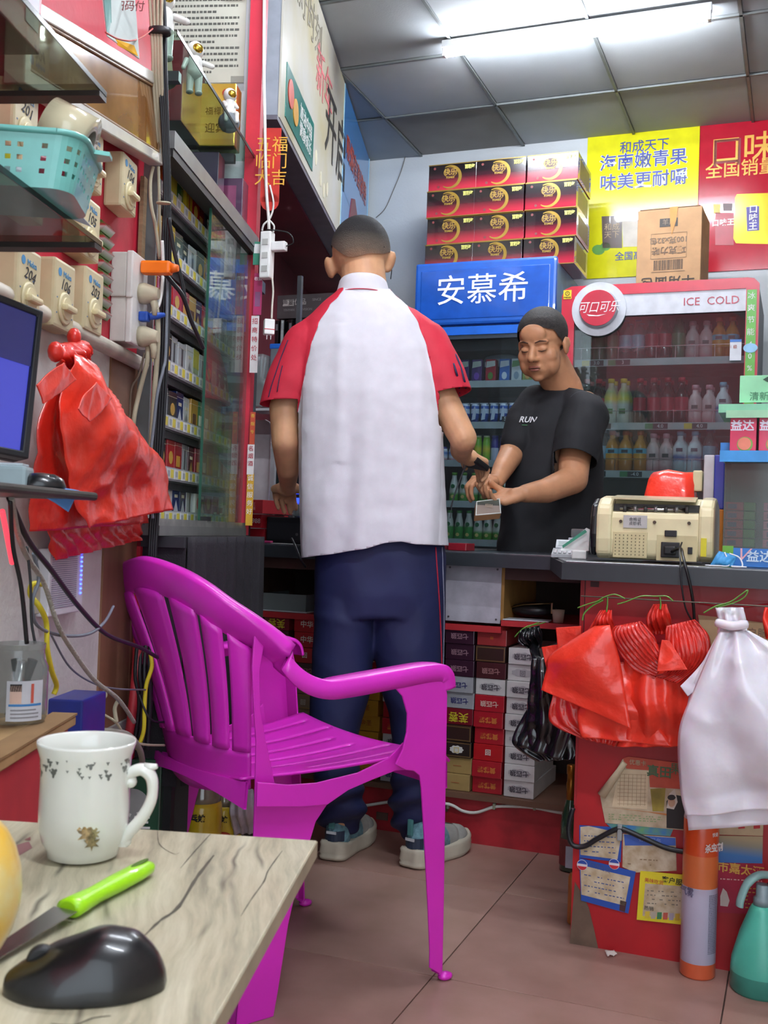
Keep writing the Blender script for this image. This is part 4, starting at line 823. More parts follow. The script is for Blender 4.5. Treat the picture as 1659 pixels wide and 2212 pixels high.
# clear bins and lollipop box on the shelf beside the post
for i, (x, y, w_, h_, c, lbx) in enumerate([(560, 800, .055, .10, 'd9e0e4', 'clear plastic bin full of wrapped straws beside the red post'), (575, 850, .07, .09, 'dde2e4', 'clear plastic bin hanging lower beside the boy sleeve'), (597, 780, .055, .085, 'a9c4ea', 'clear jar with a blue lid beside the boy sleeve')]):
    q = inB(atB(x, y, 3.16)); r = broot('plastic_bin', lbx, 'bin', q.x, 3.16 + .03 * (i == 2), q.z - h_ / 2, None)
    MB().rings([[(x0 * w_, y0 * w_, z) for x0, y0 in rr(.5, .5, .12, 3)] for z in (0, h_)], cap=False).build('bin_wall', glass(c, .93, 1.6, .08, .35), r)
    for k in range(6): MB().tube([(random.uniform(-.018, .018), random.uniform(-.018, .018), .003), (random.uniform(-.024, .024), random.uniform(-.024, .024), h_ * .95)], .0035, 6).build('straw', mat(['e4e6e8', 'e0b8c4', 'e8e8ea'][k % 3], .4), r)
    if i == 2: MB().bbox((0, 0, h_ + .008), (w_ * 1.05, w_ * 1.05, .018), .004).build('blue_lid', mat('2468c8', .4), r); MB().bbox((0, 0, .035), (w_ * .8, w_ * .8, .05), .004).build('pink_sweets', mat('e0a0ac', .5), r)
q0, q1 = inB(atB(548, 885, 3.16)), inB(atB(606, 885, 3.16)); rk = broot('wire_shelf', 'white wire shelf carrying the clear plastic bins', 'shelf', 0, 0, 0); Bb(MB(), q0.x, q1.x + .02, 3.12, 3.22, q0.z - .008, q0.z).build('tray', mat('c9cdcf', .4), rk); Bb(MB(), q0.x + .05, q0.x + .065, 3.2, 3.215, TOPZ, q0.z - .008).build('post', mat('b9bdc0', .4, .3), rk)
q = inB(atB(558, 740, 3.3)); Bb(MB(), q1.x - .01, q1.x + .005, 3.27, 3.285, TOPZ, 1.75).build('rack_upright', mat('585c5f', .4, .4), rk)
# dark tall cupboard behind the post
r = lroot('dark_cupboard', 'dark grey cupboard in the alcove behind the red post', 'cupboard', 0, 0, 0); zt = atL(595, 552, .0).z
Lbox(MB(), 3.06, 3.42, -.29, -.06, TOPZ, 1.66).build('carcase', mat('34383c', .5), r); Lbox(MB(), 3.06, 3.42, -.058, -.04, 1.63, 1.665).build('top_trim', mat('565c60', .4, .4), r); Lbox(MB(), 3.08, 3.40, -.058, -.052, .90, 1.62).build('door', mat('3f4448', .3), r)
# ================================================================== DRINKS FRIDGES ON THE BACK WALL
def fridge_shelf(parent, a0, a1, b0, b1, z, m=None):
    s = Bb(MB(), a0, a1, b0, b1, z - .006, z).build('shelf', m or mat('9aa2a6', .4, .3), parent)
    Bb(MB(), a0, a1, b0 - .004, b0, z - .026, z + .004).build('price_rail', mat('aeb8b8', .4), s); return s
def bottle_proto(name, prof, label_z=None, body=None, cap=None, lab=None, labtop=None, seg=18, sym=None):
    r = root(name, 'x', 'bottle', (0, 0, -5), RB)
    MB().lathe(prof[0], seg).build('bottle_body', body, r)
    MB().lathe(prof[1], 14).build('cap', cap, r)
    if lab: MB().lathe(lab[0], seg, cap=False).build('label', lab[1], r)
    if sym:
        for (cx, cz, rx, rz_, m) in sym: MB().prism([(cx + rx * cos(2 * pi * k / 14), cz + rz_ * sin(2 * pi * k / 14)) for k in range(14)], -sym_y, -sym_y + .002).build('printed_mark', m, r)
    return r
sym_y = .0325
def wipe(r):
    for c in list(r.children): wipe(c)
    bpy.data.objects.remove(r)
bfb = 4.48; q0, q1 = inB(atB(900, 575, bfb)), inB(atB(1205, 549, bfb)); bx0, bx1 = q0.x, q1.x; bzt = (q0.z + q1.z) / 2
zs0, zs1 = atB(1050, 700, bfb).z, atB(1050, 722, bfb).z
bf = broot('drinks_fridge', 'tall drinks fridge with a blue illuminated sign header', 'fridge', 0, 0, 0)
BL = mat('1f5fc2', .35, coat=.3, var=.04)
wdt = bx1 - bx0
Bb(MB(), bx0 + .01, bx1 - .02, bfb + .02, bfb + .62, zs1, bzt).build('header_core', mat('5c7ea6', .4), bf)
hd = MB().bbox(((bx0 + bx1) / 2, bfb + .008, (bzt + zs0) / 2), (wdt, .04, bzt - zs0), .012).build('sign_header', BL, bf)
MB().bbox(((bx0 + bx1) / 2 - .0, bfb - .010, (bzt + zs0) / 2 - .005), (wdt - .055, .008, bzt - zs0 - .06), .004).build('sign_panel', mat('1c57bb', .25, coat=.4), hd)
Bb(MB(), bx0, bx1, bfb - .006, bfb + .05, zs1, zs0 - .008).build('lower_trim', mat('1f6ad6', .35), bf)
ca = (bx0 + bx1) / 2; cz = atB(1040, 628, bfb - .02).z
hx = inB(atB(1040, 628, bfb - .02)).x
text('安慕希', .142, mat('e8ecf2', .4, emit='e8eef8', es=.15), hd, (hx, bfb - .016, cz), bold=.0, name='sign_lettering')
BW = mat('8b949c', .45, .2)
Bb(MB(), bx0 + .02, bx0 + .05, bfb + .02, bfb + .6, .08, zs1).build('side_wall', mat('6d767e', .5), bf); Bb(MB(), bx1 - .05, bx1 - .02, bfb + .02, bfb + .6, .08, zs1).build('side_wall', mat('6d767e', .5), bf)
Bb(MB(), bx0 + .02, bx1 - .02, bfb + .56, bfb + .6, .08, zs1).build('back_wall', BW, bf); Bb(MB(), bx0 + .02, bx1 - .02, bfb + .02, bfb + .6, .0, .10).build('plinth', mat('2a3a5a', .5), bf)
un = MB().lathe([(.10, 0), (.10, .03), (.085, .055), (.04, .07)], 30, 0, ((bx0 + bx1) / 2 + .03, bfb + .25, zs1 - .12), 'z').build('evaporator_fan', mat('7c858c', .5), bf)
for k in range(12):
    t = pi + pi * (k + .5) / 12; MB().cbox(((bx0 + bx1) / 2 + .03 + .101 * cos(t), bfb + .25 + .101 * sin(t), zs1 - .105), (.006, .006, .022)).build('grille_slot', mat('d6dadc', .4), un)
Bb(MB(), bx0 + .05, bx1 - .05, bfb + .12, bfb + .56, zs1 - .05, zs1 - .002).build('top_duct', mat('5c656c', .5), bf)
shz = [atB(1060, y, bfb + .05).z for y in (824, 913, 996, 1085, 1168)] + [.30]
for z in shz: fridge_shelf(bf, bx0 + .052, bx1 - .052, bfb + .05, bfb + .54, z)
dr = Bb(MB(), bx0 + .022, bx1 - .022, bfb + .004, bfb + .010, .12, zs1 - .004).build('glass_door', glass('e6eef2', .93, .9, .02, .02), bf)
for z0, z1 in ((.10, .125), (zs1 - .018, zs1)): Bb(MB(), bx0 + .02, bx1 - .02, bfb - .002, bfb + .014, z0, z1).build('door_rail', mat('32404e', .4), dr)
for a0 in (bx0 + .02, bx1 - .035): Bb(MB(), a0, a0 + .015, bfb - .002, bfb + .014, .125, zs1 - .018).build('door_stile', mat('32404e', .4), dr)
# small pale price label with 5.5
q = inB(atB(1096, 905, bfb + .045)); pt_ = Bb(MB(), q.x - .024, q.x + .026, bfb + .040, bfb + .0455, q.z - .011, q.z + .011).build('price_card', mat('2b2f33', .4), bf); text('5.5', .024, mat('dfe4e6', .4), pt_, (q.x, bfb + .0395, q.z))
def stand(proto, label, a, b, z, group, rz=0.): return dup(proto, B(a, b, z), RB + rz, label, group)
def milkbox(c1, c2, c3, w_=.046, h_=.10, t_=None):
    r = root('milk_carton', 'x', 'carton', (0, 0, -5), RB); MB().bbox((0, .02, h_ / 2), (w_, .04, h_), .002).build('carton', mat(c1, .4), r)
    MB().prism([(-w_ * .45, h_ * .62), (w_ * .45, h_ * .7), (w_ * .42, h_ * .93), (-w_ * .4, h_ * .9)], -.0012, 0).build('printed_wave', mat(c2, .4), r)
    MB().prism([(w_ * .26 * cos(k * .63), h_ * .26 + h_ * .17 * sin(k * .63)) for k in range(10)], -.0013, 0).build('printed_fruit', mat(c3, .4), r); return r
pr_ = {'purple': milkbox('4a2a6e', 'c8d4c4', '7a4ab0'), 'red': milkbox('b01f34', 'dfe6dc', '5a8a3a'), 'blue': milkbox('2a6ab8', 'd4e0e6', 'd8e4ee'), 'white': milkbox('c9d2d0', '6a9a5a', '8aa0b0'), 'grass': milkbox('8aa050', 'd4dcc8', 'd8a050')}
xs = [(1002, 'purple'), (1030, 'purple'), (1060, 'red'), (1090, 'blue'), (1116, 'white'), (1140, 'grass'), (975, 'red'), (948, 'white'), (1165, 'blue'), (1190, 'purple')]
for i, (x, c) in enumerate(sorted(xs)):
    q = inB(atB(x, 790, bfb + .06)); stand(pr_[c], '%s milk carton, top shelf of blue fridge, %s from left' % (c, ORD[i]), q.x, bfb + .06, shz[0] + .0005, 'milk cartons on the top shelf')
for p in pr_.values(): wipe(p)
yg = root('yogurt_cup', 'x', 'cup', (0, 0, -5), RB)
MB().lathe([(.017, 0), (.021, .03), (.020, .066), (.019, .085)], 8, 0, (0, .022, 0)).build('cup_body', ramp_mat([(0, '2a4a96'), (.42, '2a4a96'), (.5, 'c9d4e2'), (.75, '3a62b0'), (.9, 'cdd8e6')], 2, 0, .085, .35, interp='CONSTANT'), yg)
MB().prism([(-.009, .012), (.007, .016), (.011, .05), (.002, .075), (-.004, .05)], -.0012, .004).build('printed_swirl', mat('cfdcec', .4), yg); MB().box(-.018, .018, .006, .038, .085, .089).build('folded_top', mat('d4dae2', .35), yg)
for i in range(12):
    q = inB(atB(962 + i * 20.5, 890, bfb + .06));
    if q.x < bx1 - .08: stand(yg, 'blue and white yogurt cup on the second shelf, %s from the left' % ORD[i], q.x, bfb + .06, shz[1] + .0005, 'yogurt cups on the second shelf')
wipe(yg)
def can(c, words, h_=.105, r0=.0175):
    r = root('tall_bottle', 'x', 'bottle', (0, 0, -5), RB); MB().lathe([(r0 * .9, 0), (r0, .004), (r0, h_ * .80), (r0 * .86, h_ * .9), (r0 * .86, h_)], 16, 0, (0, .02, 0)).build('bottle_body', c, r)
    MB().lathe([(r0 * .8, h_), (r0 * .8, h_ + .008)], 14, 0, (0, .02, 0)).build('cap', mat('c8d4a0' if words == 'green' else '3c3a8a', .4), r); return r
cg = can(ramp_mat([(0, '6fae2c'), (.3, '9ad03a'), (.6, 'e4d43a'), (.8, '8cc83a')], 2, 0, .105, .35, noise_amt=.02), 'green'); cpu = can(ramp_mat([(0, 'c6cce0'), (.55, 'c6cce0'), (.56, '3c3690'), (1, '453fa0')], 2, 0, .105, .35, interp='CONSTANT'), 'purple'); cw = can(ramp_mat([(0, 'c23a3a'), (.3, 'd8dce2'), (.6, '4a72b8'), (.8, 'e0e2e6')], 2, 0, .06, .35), 'white', .055)
for i in range(11):
    x = 957 + i * 18.3; q = inB(atB(x, 960, bfb + .06)); p, wd = (cw, 'small white') if i < 3 else (cg, 'green and yellow') if i < 6 else (cpu, 'purple and white')
    if q.x < bx1 - .075: stand(p, '%s drink bottle on third shelf, %s from left' % (wd, ORD[i]), q.x, bfb + .06, shz[2] + .0005, 'bottles on the third shelf of the blue fridge')
for p in (cg, cpu, cw): wipe(p)
def pbot(top, g='5aa83c', full=False):
    r = root('milk_bottle', 'x', 'bottle', (0, 0, -5), RB); h_ = .118
    MB().lathe([(.017, 0), (.0215, .006), (.0215, .052), (.0165, .085), (.011, h_ - .012), (.011, h_)], 18, 0, (0, .022, 0)).build('bottle_body', ramp_mat([(0, g), (.30 if not full else .52, g), (.42 if not full else .6, 'd8dccc'), (1, 'e0e2d8')], 2, 0, h_, .3, coat=.4, noise_amt=.012), r)
    MB().lathe([(.012, h_), (.0125, h_ + .012)], 14, 0, (0, .022, 0)).build('cap', mat(top, .4), r)
    MB().prism([(.0085 * cos(k * .5), .068 + .0095 * sin(k * .5)) for k in range(13)], -.0035, .008).build('round_mark', mat('2f7a4a', .4), r)
    MB().prism([(.008 * cos(k * .5), .022 + .008 * sin(k * .5)) for k in range(13)], -.0008, .006).build('printed_oats', mat('d8c878', .4), r); return r
p1, p2 = pbot('7cc24a'), pbot('4fae5a', '3f9a44', True)
for row, (zi, yy) in enumerate(((3, 1050), (4, 1130))):
    for i in range(9):
        x = 978 + i * 21.5 if row == 0 else 968 + i * 20.8
        q = inB(atB(x, yy, bfb + .06)); p = p1 if (row == 0 or i > 2) else p2
        if q.x < bx1 - .075: stand(p, 'white green milk bottle, %s shelf of blue fridge, %s from left' % (['fourth', 'fifth'][row], ORD[i]), q.x, bfb + .06, shz[zi] + .0005, 'green-capped milk bottles on the %s shelf' % ['fourth', 'fifth'][row])
wipe(p1); wipe(p2)
rfb = 4.45; q0, q1 = inB(atB(1214, 640, rfb)), inB(atB(1640, 640, rfb)); rx0, rx1 = q0.x, q1.x; rzt = (atB(1225, 622, rfb).z + atB(1600, 597, rfb).z) / 2
rf = broot('drinks_fridge', 'wide drinks fridge with a red frame and round red logo', 'fridge', 0, 0, 0)
RFM = mat('c21f38', .3, coat=.4, var=.03)
da0, da1 = inB(atB(1240, 700, rfb)).x, inB(atB(1610, 700, rfb)).x; zin = inB(atB(1420, 632, rfb)).z; zwh = inB(atB(1480, 676, rfb)).z
MB().prism([(rx0, .05), (rx1, .05), (rx1, rzt - .03), (rx1 - .03, rzt), (rx0 + .04, rzt), (rx0, rzt - .04)], rfb + .05, rfb + .62).build('cabinet_shell_back', mat('33383c', .5), rf)
bpy.data.objects.remove(rf.children[0])
for nm, a0, a1, b0, b1, z0, z1, m in (('side_wall', rx0 + .002, rx0 + .04, rfb + .04, rfb + .62, .0, rzt - .03, mat('3c4146', .5)), ('side_wall', rx1 - .04, rx1 - .002, rfb + .04, rfb + .62, .0, rzt - .03, mat('3c4146', .5)), ('top_wall', rx0 + .04, rx1 - .04, rfb + .04, rfb + .62, zwh - .0, rzt - .004, mat('3c4146', .5)), ('back_wall', rx0 + .04, rx1 - .04, rfb + .58, rfb + .62, .0, zwh, mat('6e787a', .5)), ('plinth', rx0 + .04, rx1 - .04, rfb + .04, rfb + .58, .0, .14, mat('2c2c2e', .5))): Bb(MB(), a0, a1, b0, b1, z0, z1).build(nm, m, rf)
fr_ = MB().prism([(rx0, .10), (da0, .10), (da0, zin), (da1, zin), (da1, .10), (rx1, .10), (rx1, rzt - .025), (rx1 - .02, rzt - .004), (rx1 - .045, rzt), (rx0 + .04, rzt), (rx0 + .012, rzt - .012), (rx0, rzt - .04)], rfb, rfb + .038).build('door_frame', RFM, rf)
bpy.data.objects.remove(fr_)
fr_ = None
MB().prism([(da0, zin), (da1, zin), (rx1, zin), (rx1, rzt - .025), (rx1 - .02, rzt - .004), (rx1 - .045, rzt), (rx0 + .04, rzt), (rx0 + .012, rzt - .012), (rx0, rzt - .04), (rx0, zin)], rfb, rfb + .038).build('frame_top', RFM, rf)
Bb(MB(), rx0, da0, rfb, rfb + .038, .10, zin).build('frame_side', RFM, rf); Bb(MB(), da1, rx1, rfb, rfb + .038, .10, zin).build('frame_side', RFM, rf)
gs = Bb(MB(), inB(atB(1612, 700, rfb)).x, inB(atB(1633, 700, rfb)).x, rfb - .0025, rfb, inB(atB(1620, 900, rfb)).z, inB(atB(1620, 626, rfb)).z).build('green_strip', mat('5cae3a', .35), rf)
for i, cch in enumerate('冰爽节能40%更优'): text(cch, .030, WHITE, gs, (inB(atB(1622, 700, rfb)).x, rfb - .003, inB(atB(1620, 640 + i * 26, rfb)).z))
wh = MB().prism([(da0, zwh + .0), (da1, zwh), (da1, zin), (da0, zin)], rfb + .004, rfb + .012).build('white_header', mat('c9cdd4', .35), rf)
lc = inB(atB(1294, 668, rfb)); rad_w = (inB(atB(1353, 668, rfb)).x - inB(atB(1236, 668, rfb)).x) / 2; rad_r = (inB(atB(1333, 668, rfb)).x - inB(atB(1254, 668, rfb)).x) / 2
MB().lathe([(rad_w, -.004), (rad_w, .010)], 48, 0, (lc.x, rfb - .002, lc.z), 'y').build('white_disc', mat('c9cdd4', .35), rf)
lg = MB().lathe([(rad_r * 1.06, .0), (rad_r * 1.04, -.018), (rad_r, -.022), (.001, -.024)][::-1], 48, 0, (lc.x, rfb - .006, lc.z), 'y').build('logo_rim', mat('b9bcc4', .3, .3), rf)
MB().lathe([(rad_r * .985, -.0005), (rad_r * .985, .002)], 48, 0, (lc.x, rfb - .0315, lc.z), 'y').build('red_disc', mat('c0223a', .3, coat=.5), lg)
text('可口可乐', .052, WHITE, lg, (lc.x + .003, rfb - .0325, lc.z), bold=.0, shear=.3, sx=.82, name='logo_lettering')
MB().prism([(-.05, -.028), (-.01, -.034), (.03, -.030), (.0, -.038), (-.04, -.036)], -.0005, .0002).build('swash', WHITE, lg, (lc.x + .005, rfb - .0325, lc.z + .002))
q = inB(atB(1536, 650, rfb)); text('ICE  COLD', .046, mat('b03a4c', .4), wh, (q.x, rfb + .003, q.z - .0), name='header_lettering', sx=1.0)
q = inB(atB(1226, 636, rfb)); ws_ = Bb(MB(), q.x - .017, q.x + .017, rfb - .002, rfb, q.z - .02, q.z + .018).build('warning_sticker', mat('e0c21a', .4), rf); MB().lathe([(.010, 0), (.0075, -.0006), (.0075, .0)], 20, 0, (q.x, rfb - .002, q.z + .003), 'y', cap=False).build('ring_mark', INK, ws_); text('人', .013, INK, ws_, (q.x, rfb - .0026, q.z + .003)); text('严禁倚靠', .0075, INK, ws_, (q.x, rfb - .0026, q.z - .014))
q = inB(atB(1589, 756, rfb)); es_ = Bb(MB(), q.x - .022, q.x + .022, rfb - .001, rfb + .003, q.z - .042, q.z + .042).build('energy_label', mat('d5dae0', .4), rf); Bb(MB(), q.x - .022, q.x + .022, rfb - .0016, rfb - .001, q.z + .032, q.z + .042).build('blue_band', mat('2f74c4', .4), es_); text('1 级', .016, mat('b0503a', .4), es_, (q.x - .008, rfb - .0018, q.z + .012))
MB().lathe([(.027, 0), (.027, .002)], 20, 0, (inB(atB(1621, 752, rfb)).x, rfb - .0045, inB(atB(1621, 752, rfb)).z), 'y', sy=.7).build('cloud_sticker', mat('8ec4e6', .4), rf)
Bb(MB(), da0, da1, rfb + .014, rfb + .020, .12, zwh + .02).build('glass_door', glass('e2eaec', .93, 1.2, .015, .03), rf)
rsz = [inB(atB(1400, y, rfb + .07)).z for y in (776, 915, 1019)] + [.42]
for i, z in enumerate(rsz):
    sh = fridge_shelf(rf, rx0 + .042, rx1 - .042, rfb + .07, rfb + .56, z, mat('a6b0b0', .4, .3))
    for k, (x, tx_) in enumerate(([(1288, '3.0'), (1345, '3')], [(1308, '0'), (1430, '4.0'), (1515, '4.0')], [(1300, '0'), (1378, '-4.0')], [])[i]):
        q = inB(atB(x, 780, rfb + .06)); Bb(MB(), q.x - .03, q.x + .03, rfb + .0655, rfb + .0665, z - .023, z + .0).build('price_card', mat('2c3236', .4), sh); Bb(MB(), q.x - .062, q.x - .03, rfb + .0655, rfb + .0665, z - .023, z).build('coloured_card', mat(['d8c43a', '3f8a52'][k % 2], .4), sh); text(tx_, .021, mat('dfe4e6', .4), sh, (q.x, rfb + .0650, z - .0115))
    for k in range(9): Bb(MB(), rx0 + .075 + k * .078, rx0 + .077 + k * .078, rfb + .071, rfb + .073, z + .004, z + .055).build('divider_wire', CHROME, sh)
    Bb(MB(), rx0 + .05, rx1 - .05, rfb + .0705, rfb + .0725, z + .053, z + .055).build('front_wire', CHROME, sh)
def sb(name, bodym, capm, r0, h_, labm=None, neck=.011, lz=(.3, .62), mark=None):
    r = root(name, 'x', 'bottle', (0, 0, -5), RB); nk = .012
    MB().lathe([(r0 * .8, 0), (r0, .006), (r0, h_ * .30), (r0 * .94, h_ * .33), (r0, h_ * .36), (r0, h_ * .66), (r0 * .72, h_ * .8), (nk, h_ * .88), (nk, h_)], 18, 0, (0, r0, 0)).build('bottle_body', bodym, r)
    MB().lathe([(.0145, h_ - .003), (.0145, h_ + .014), (.013, h_ + .016)], 14, 0, (0, r0, 0)).build('cap', capm, r)
    if labm: MB().lathe([(r0 * 1.012, h_ * lz[0]), (r0 * 1.012, h_ * lz[1])], 18, 0, (0, r0, 0), cap=False).build('label', labm, r)
    if mark: MB().box(-r0 * .45, r0 * .45, -.0018, .004, h_ * mark[0], h_ * mark[1]).build('label_panel', mat(mark[2], .4), r)
    return r
OJ = ramp_mat([(0, 'b8742a'), (1, 'd89a3c')], 2, 0, .2, .25, coat=.5)
P_ = {'lemon': sb('lemon_bottle', ramp_mat([(0, 'cfd2c4'), (.5, 'cfd2c4'), (.62, 'd8cc4a'), (.8, '9ab070'), (1, 'c4c8ac')], 2, 0, .175, .3, noise_amt=.01), mat('e2cf1e', .4), .028, .178, mark=(.24, .36, '6a8a50')),
      'orange': sb('juice_bottle', OJ, mat('e0602a', .4), .029, .158, ramp_mat([(0, 'd89a34'), (.55, 'e0b43a'), (.56, '6fb4cc'), (1, '7cc0d6')], 2, .045, .10, .35, interp='CONSTANT'), mark=(.50, .58, '3a4048')),
      'peach': sb('peach_bottle', ramp_mat([(0, 'c86a72'), (.25, 'd8b0b0'), (1, 'dcc2c0')], 2, 0, .15, .3, noise_amt=.02), mat('e0a8b0', .4), .028, .145, mark=(.42, .52, '5a4a4a')),
      'lychee': sb('white_bottle', ramp_mat([(0, '8fb8c0'), (.3, 'a8c4cc'), (.45, '4a7ab8'), (.55, 'dfe6ea'), (1, 'dfe6ea')], 2, 0, .16, .3, noise_amt=.02), mat('7ec4e0', .4), .029, .155, mark=(.55, .64, '56566a')),
      'cola': sb('cola_bottle', mat('2c1814', .15, coat=.6), mat('b02030', .4), .028, .178, mat('b8283a', .35)), 'water': sb('water_bottle', glass('cfe4ea', .85, 1.5, .05, .1), mat('4a9ac0', .4), .027, .175, mat('8ab0c4', .35)), 'greentea': sb('green_bottle', mat('2f5a40', .2, coat=.6), mat('3f7a4a', .4), .028, .178, mat('3f7a54', .35))}
def rowput(lst, z, depth=.085, where=''):
    for i, (x, k, words) in enumerate(lst):
        q = inB(atB(x, 900, rfb + depth)); stand(P_[k], '%s %s, %s from left' % (words, where, ORD[i]), q.x, rfb + depth - .01, z + .0005, 'bottles in the red fridge')
        stand(P_[k], '%s behind the %s bottle %s' % (words, ORD[i], where), q.x + .002, rfb + depth + .065, z + .0005, 'bottles in the red fridge')
rowput([(1262, 'greentea', 'dark green tea bottle'), (1288, 'greentea', 'dark green tea bottle'), (1315, 'greentea', 'green tea bottle'), (1345, 'water', 'clear water bottle'), (1372, 'water', 'clear water bottle'), (1402, 'cola', 'dark cola bottle'), (1430, 'cola', 'dark cola bottle'), (1460, 'greentea', 'green tea bottle'), (1490, 'peach', 'pink drink bottle'), (1520, 'peach', 'pink drink bottle'), (1548, 'orange', 'orange drink bottle'), (1576, 'orange', 'orange drink bottle')], rsz[0], .1, 'on the top shelf')
rowput([(1265, 'cola', 'dark cola bottle'), (1290, 'cola', 'dark cola bottle'), (1317, 'lemon', 'lemon drink bottle with yellow cap'), (1344, 'lemon', 'lemon drink bottle with yellow cap'), (1380, 'cola', 'cola bottle with red label'), (1410, 'cola', 'cola bottle with red label'), (1440, 'cola', 'cola bottle with red label'), (1470, 'cola', 'cola bottle with red label'), (1500, 'peach', 'pink drink bottle'), (1530, 'peach', 'pink drink bottle'), (1560, 'lychee', 'white drink bottle')], rsz[1], .085, 'on the middle shelf')
rowput([(1272, 'water', 'clear water bottle'), (1299, 'water', 'clear water bottle'), (1323, 'orange', 'orange juice bottle'), (1352, 'orange', 'orange juice bottle'), (1384, 'orange', 'orange juice bottle'), (1412, 'peach', 'pale pink peach bottle'), (1440, 'peach', 'pale pink peach bottle'), (1470, 'lychee', 'white bottle with blue cap'), (1502, 'lychee', 'white bottle with blue cap'), (1534, 'water', 'clear water bottle')], rsz[2], .085, 'on the lower shelf')
for p in P_.values(): wipe(p)
bxb = 4.62; BT = bzt + .0008
pA, pB_ = inB(atB(918, 540, bxb)), inB(atB(1240, 540, bxb)); bw = (pB_.x - pA.x) / 3; bhh = (inB(atB(1130, 345, bxb)).z - inB(atB(1130, 525, bxb)).z) / 3.03
bd = .30
BOXM = ramp_mat([(0, 'b81c38'), (.15, 'a81834'), (.48, '3c0c1c'), (.66, '140812'), (1, '0c060c')], 2, 0, bhh, .22, coat=.7)
yx = root('yogurt_case', 'x', 'box', (0, 0, -5), RB)
MB().bbox((bw / 2, bd / 2, bhh / 2), (bw - .002, bd, bhh - .0015), .002).build('case_body', BOXM, yx)
ring = MB(); R0 = bhh * .44; cxx = bw * .46; czz = bhh * .5
for i in range(40):
    t0, t1 = radians(-150 + i * 250 / 40 + 20), radians(-150 + (i + 1) * 250 / 40 + 20)
    f = lambda t, r_: (cxx + r_ * cos(t), -.0012, czz + r_ * sin(t)); w0 = .004 + .011 * sin(pi * i / 40); w1 = .004 + .011 * sin(pi * (i + 1) / 40)
    ring.add([f(t0, R0), f(t1, R0), f(t1, R0 - w1), f(t0, R0 - w0)], [(0, 1, 2, 3)])
ring.build('gold_crescent', mat('a8893c', .3, .5), yx)
MB().prism([(cxx + .030 * cos(k * .45), czz + bhh * .17 + .021 * sin(k * .45)) for k in range(14)], -.0014, 0).build('oval_badge', mat('3a1018', .4), yx)
MB().lathe([(.033, 0), (.030, 0)], 24, 0, (cxx, -.0016, czz + bhh * .17), 'y', sy=.7, cap=False).build('badge_rim', mat('a8893c', .3, .5), yx)
text('快乐', .032, mat('a8893c', .4), yx, (cxx, -.0018, czz + bhh * .17), bold=.0006); text('KUAILE', .012, mat('a8893c', .4), yx, (cxx, -.0016, czz - bhh * .02), bold=.0004); text('百利包', .020, mat('c9c46a', .4), yx, (bw * .86, -.0016, bhh * .82), bold=.0012, sx=.8)
for z in (.0, bhh - .004): MB().box(.0, bw - .002, -.0014, 0, z, z + .004).build('gold_edge', mat('8f7434', .35, .5), yx)
for (x, z) in ((.03, .85), (.035, .16)): MB().lathe([(.006, 0), (.006, .001)], 10, 0, (x if z > .5 else .05, -.001, bhh * z), 'y').build('small_mark', mat('7a3a3a', .4), yx)
MB().box(bw - .0012, bw - .0004, .04, bd - .04, .02, bhh - .02).build('side_print', mat('7a6426', .4, .3), yx)
finish_text()
for r_ in range(4):
    for c in range(3):
        dup(yx, B(pA.x + c * bw + (.0, -.002, .003)[c] + .004 * (r_ % 2), bxb + (.0, .006, .0, .004)[r_], BT + r_ * bhh), RB, 'red and black case on the blue fridge, %s row from the top, %s column' % (ORD[3 - r_], ['left', 'middle', 'right-hand'][c]), 'cases stacked on the blue fridge')
wipe(yx)
# posters on the back wall
pb_ = WALLB - .004
def poster(name, label, x0, y0, x1, y1, m):
    p, q = inB(atB(x0, y0, pb_)), inB(atB(x1, y1, pb_)); r = broot(name, label, 'poster', p.x, pb_, q.z); w_, h_ = q.x - p.x, p.z - q.z
    MB().bbox((w_ / 2, 0, h_ / 2), (w_, .005, h_), .001).build('sheet', m, r); return r, w_, h_
yp, yw, yh = poster('yellow_poster', 'yellow poster with blue characters and green nuts behind the carton', 1270, 292, 1505, 590, mat('e3e01e', .16, coat=.7, var=.03))
BLT, WHT = mat('2f3f9a', .4), mat('cfd6e6', .4)
def ytext(t, x, y, s, m=BLT, b=.001, sx=1., par=None, pz=pb_, org=None, **k):
    q = inB(atB(x, y, pz)); o = par.location; bq = inB(o); return text(t, s, m, par, (q.x - bq.x, -.0035 - (.0006 if m is not WHT else 0), q.z - bq.z), bold=b, sx=sx, **k)
ytext('和成天下', 1392, 317, .062, par=yp, b=.0005, sx=.95)
for t, y in (('海南嫩青果', 348), ('味美更耐嚼', 391)): ytext(t, 1389, y, .084, WHT, .0022, 1., yp); ytext(t, 1389, y, .083, BLT, .0006, 1., yp)
ytext('全国高品质', 1378, 553, .044, BLT, .0004, 1., yp)
def patch(par, pts, m, name, pz=pb_, d=.0035, dd=.0):
    bq = inB(par.location); P = [inB(atB(x, y, pz)) for x, y in pts]; return MB().prism([(p.x - bq.x, p.z - bq.z) for p in P], -d - .0006 - dd, -d + .001).build(name, m, par)
k = patch(yp, [(1300, 468), (1344, 466), (1344, 536), (1302, 536)], mat('4a3428', .3, coat=.4), 'pouch_picture'); q = inB(atB(1322, 500, pb_)); bq = inB(yp.location); text('和成\n天下', .038, mat('b8a078', .4), k, (q.x - bq.x, -.0046, q.z - bq.z))
patch(yp, [(1344, 478), (1400, 475), (1400, 532), (1346, 534)], mat('cfc8b8', .4), 'pouch_picture')
for (x, y, rx, ry) in ((1293, 540, 14, 11), (1308, 533, 11, 9)): patch(yp, [(x + rx * cos(i * .5), y + ry * sin(i * .5)) for i in range(13)], mat('5a9a34', .4), 'nut_picture')
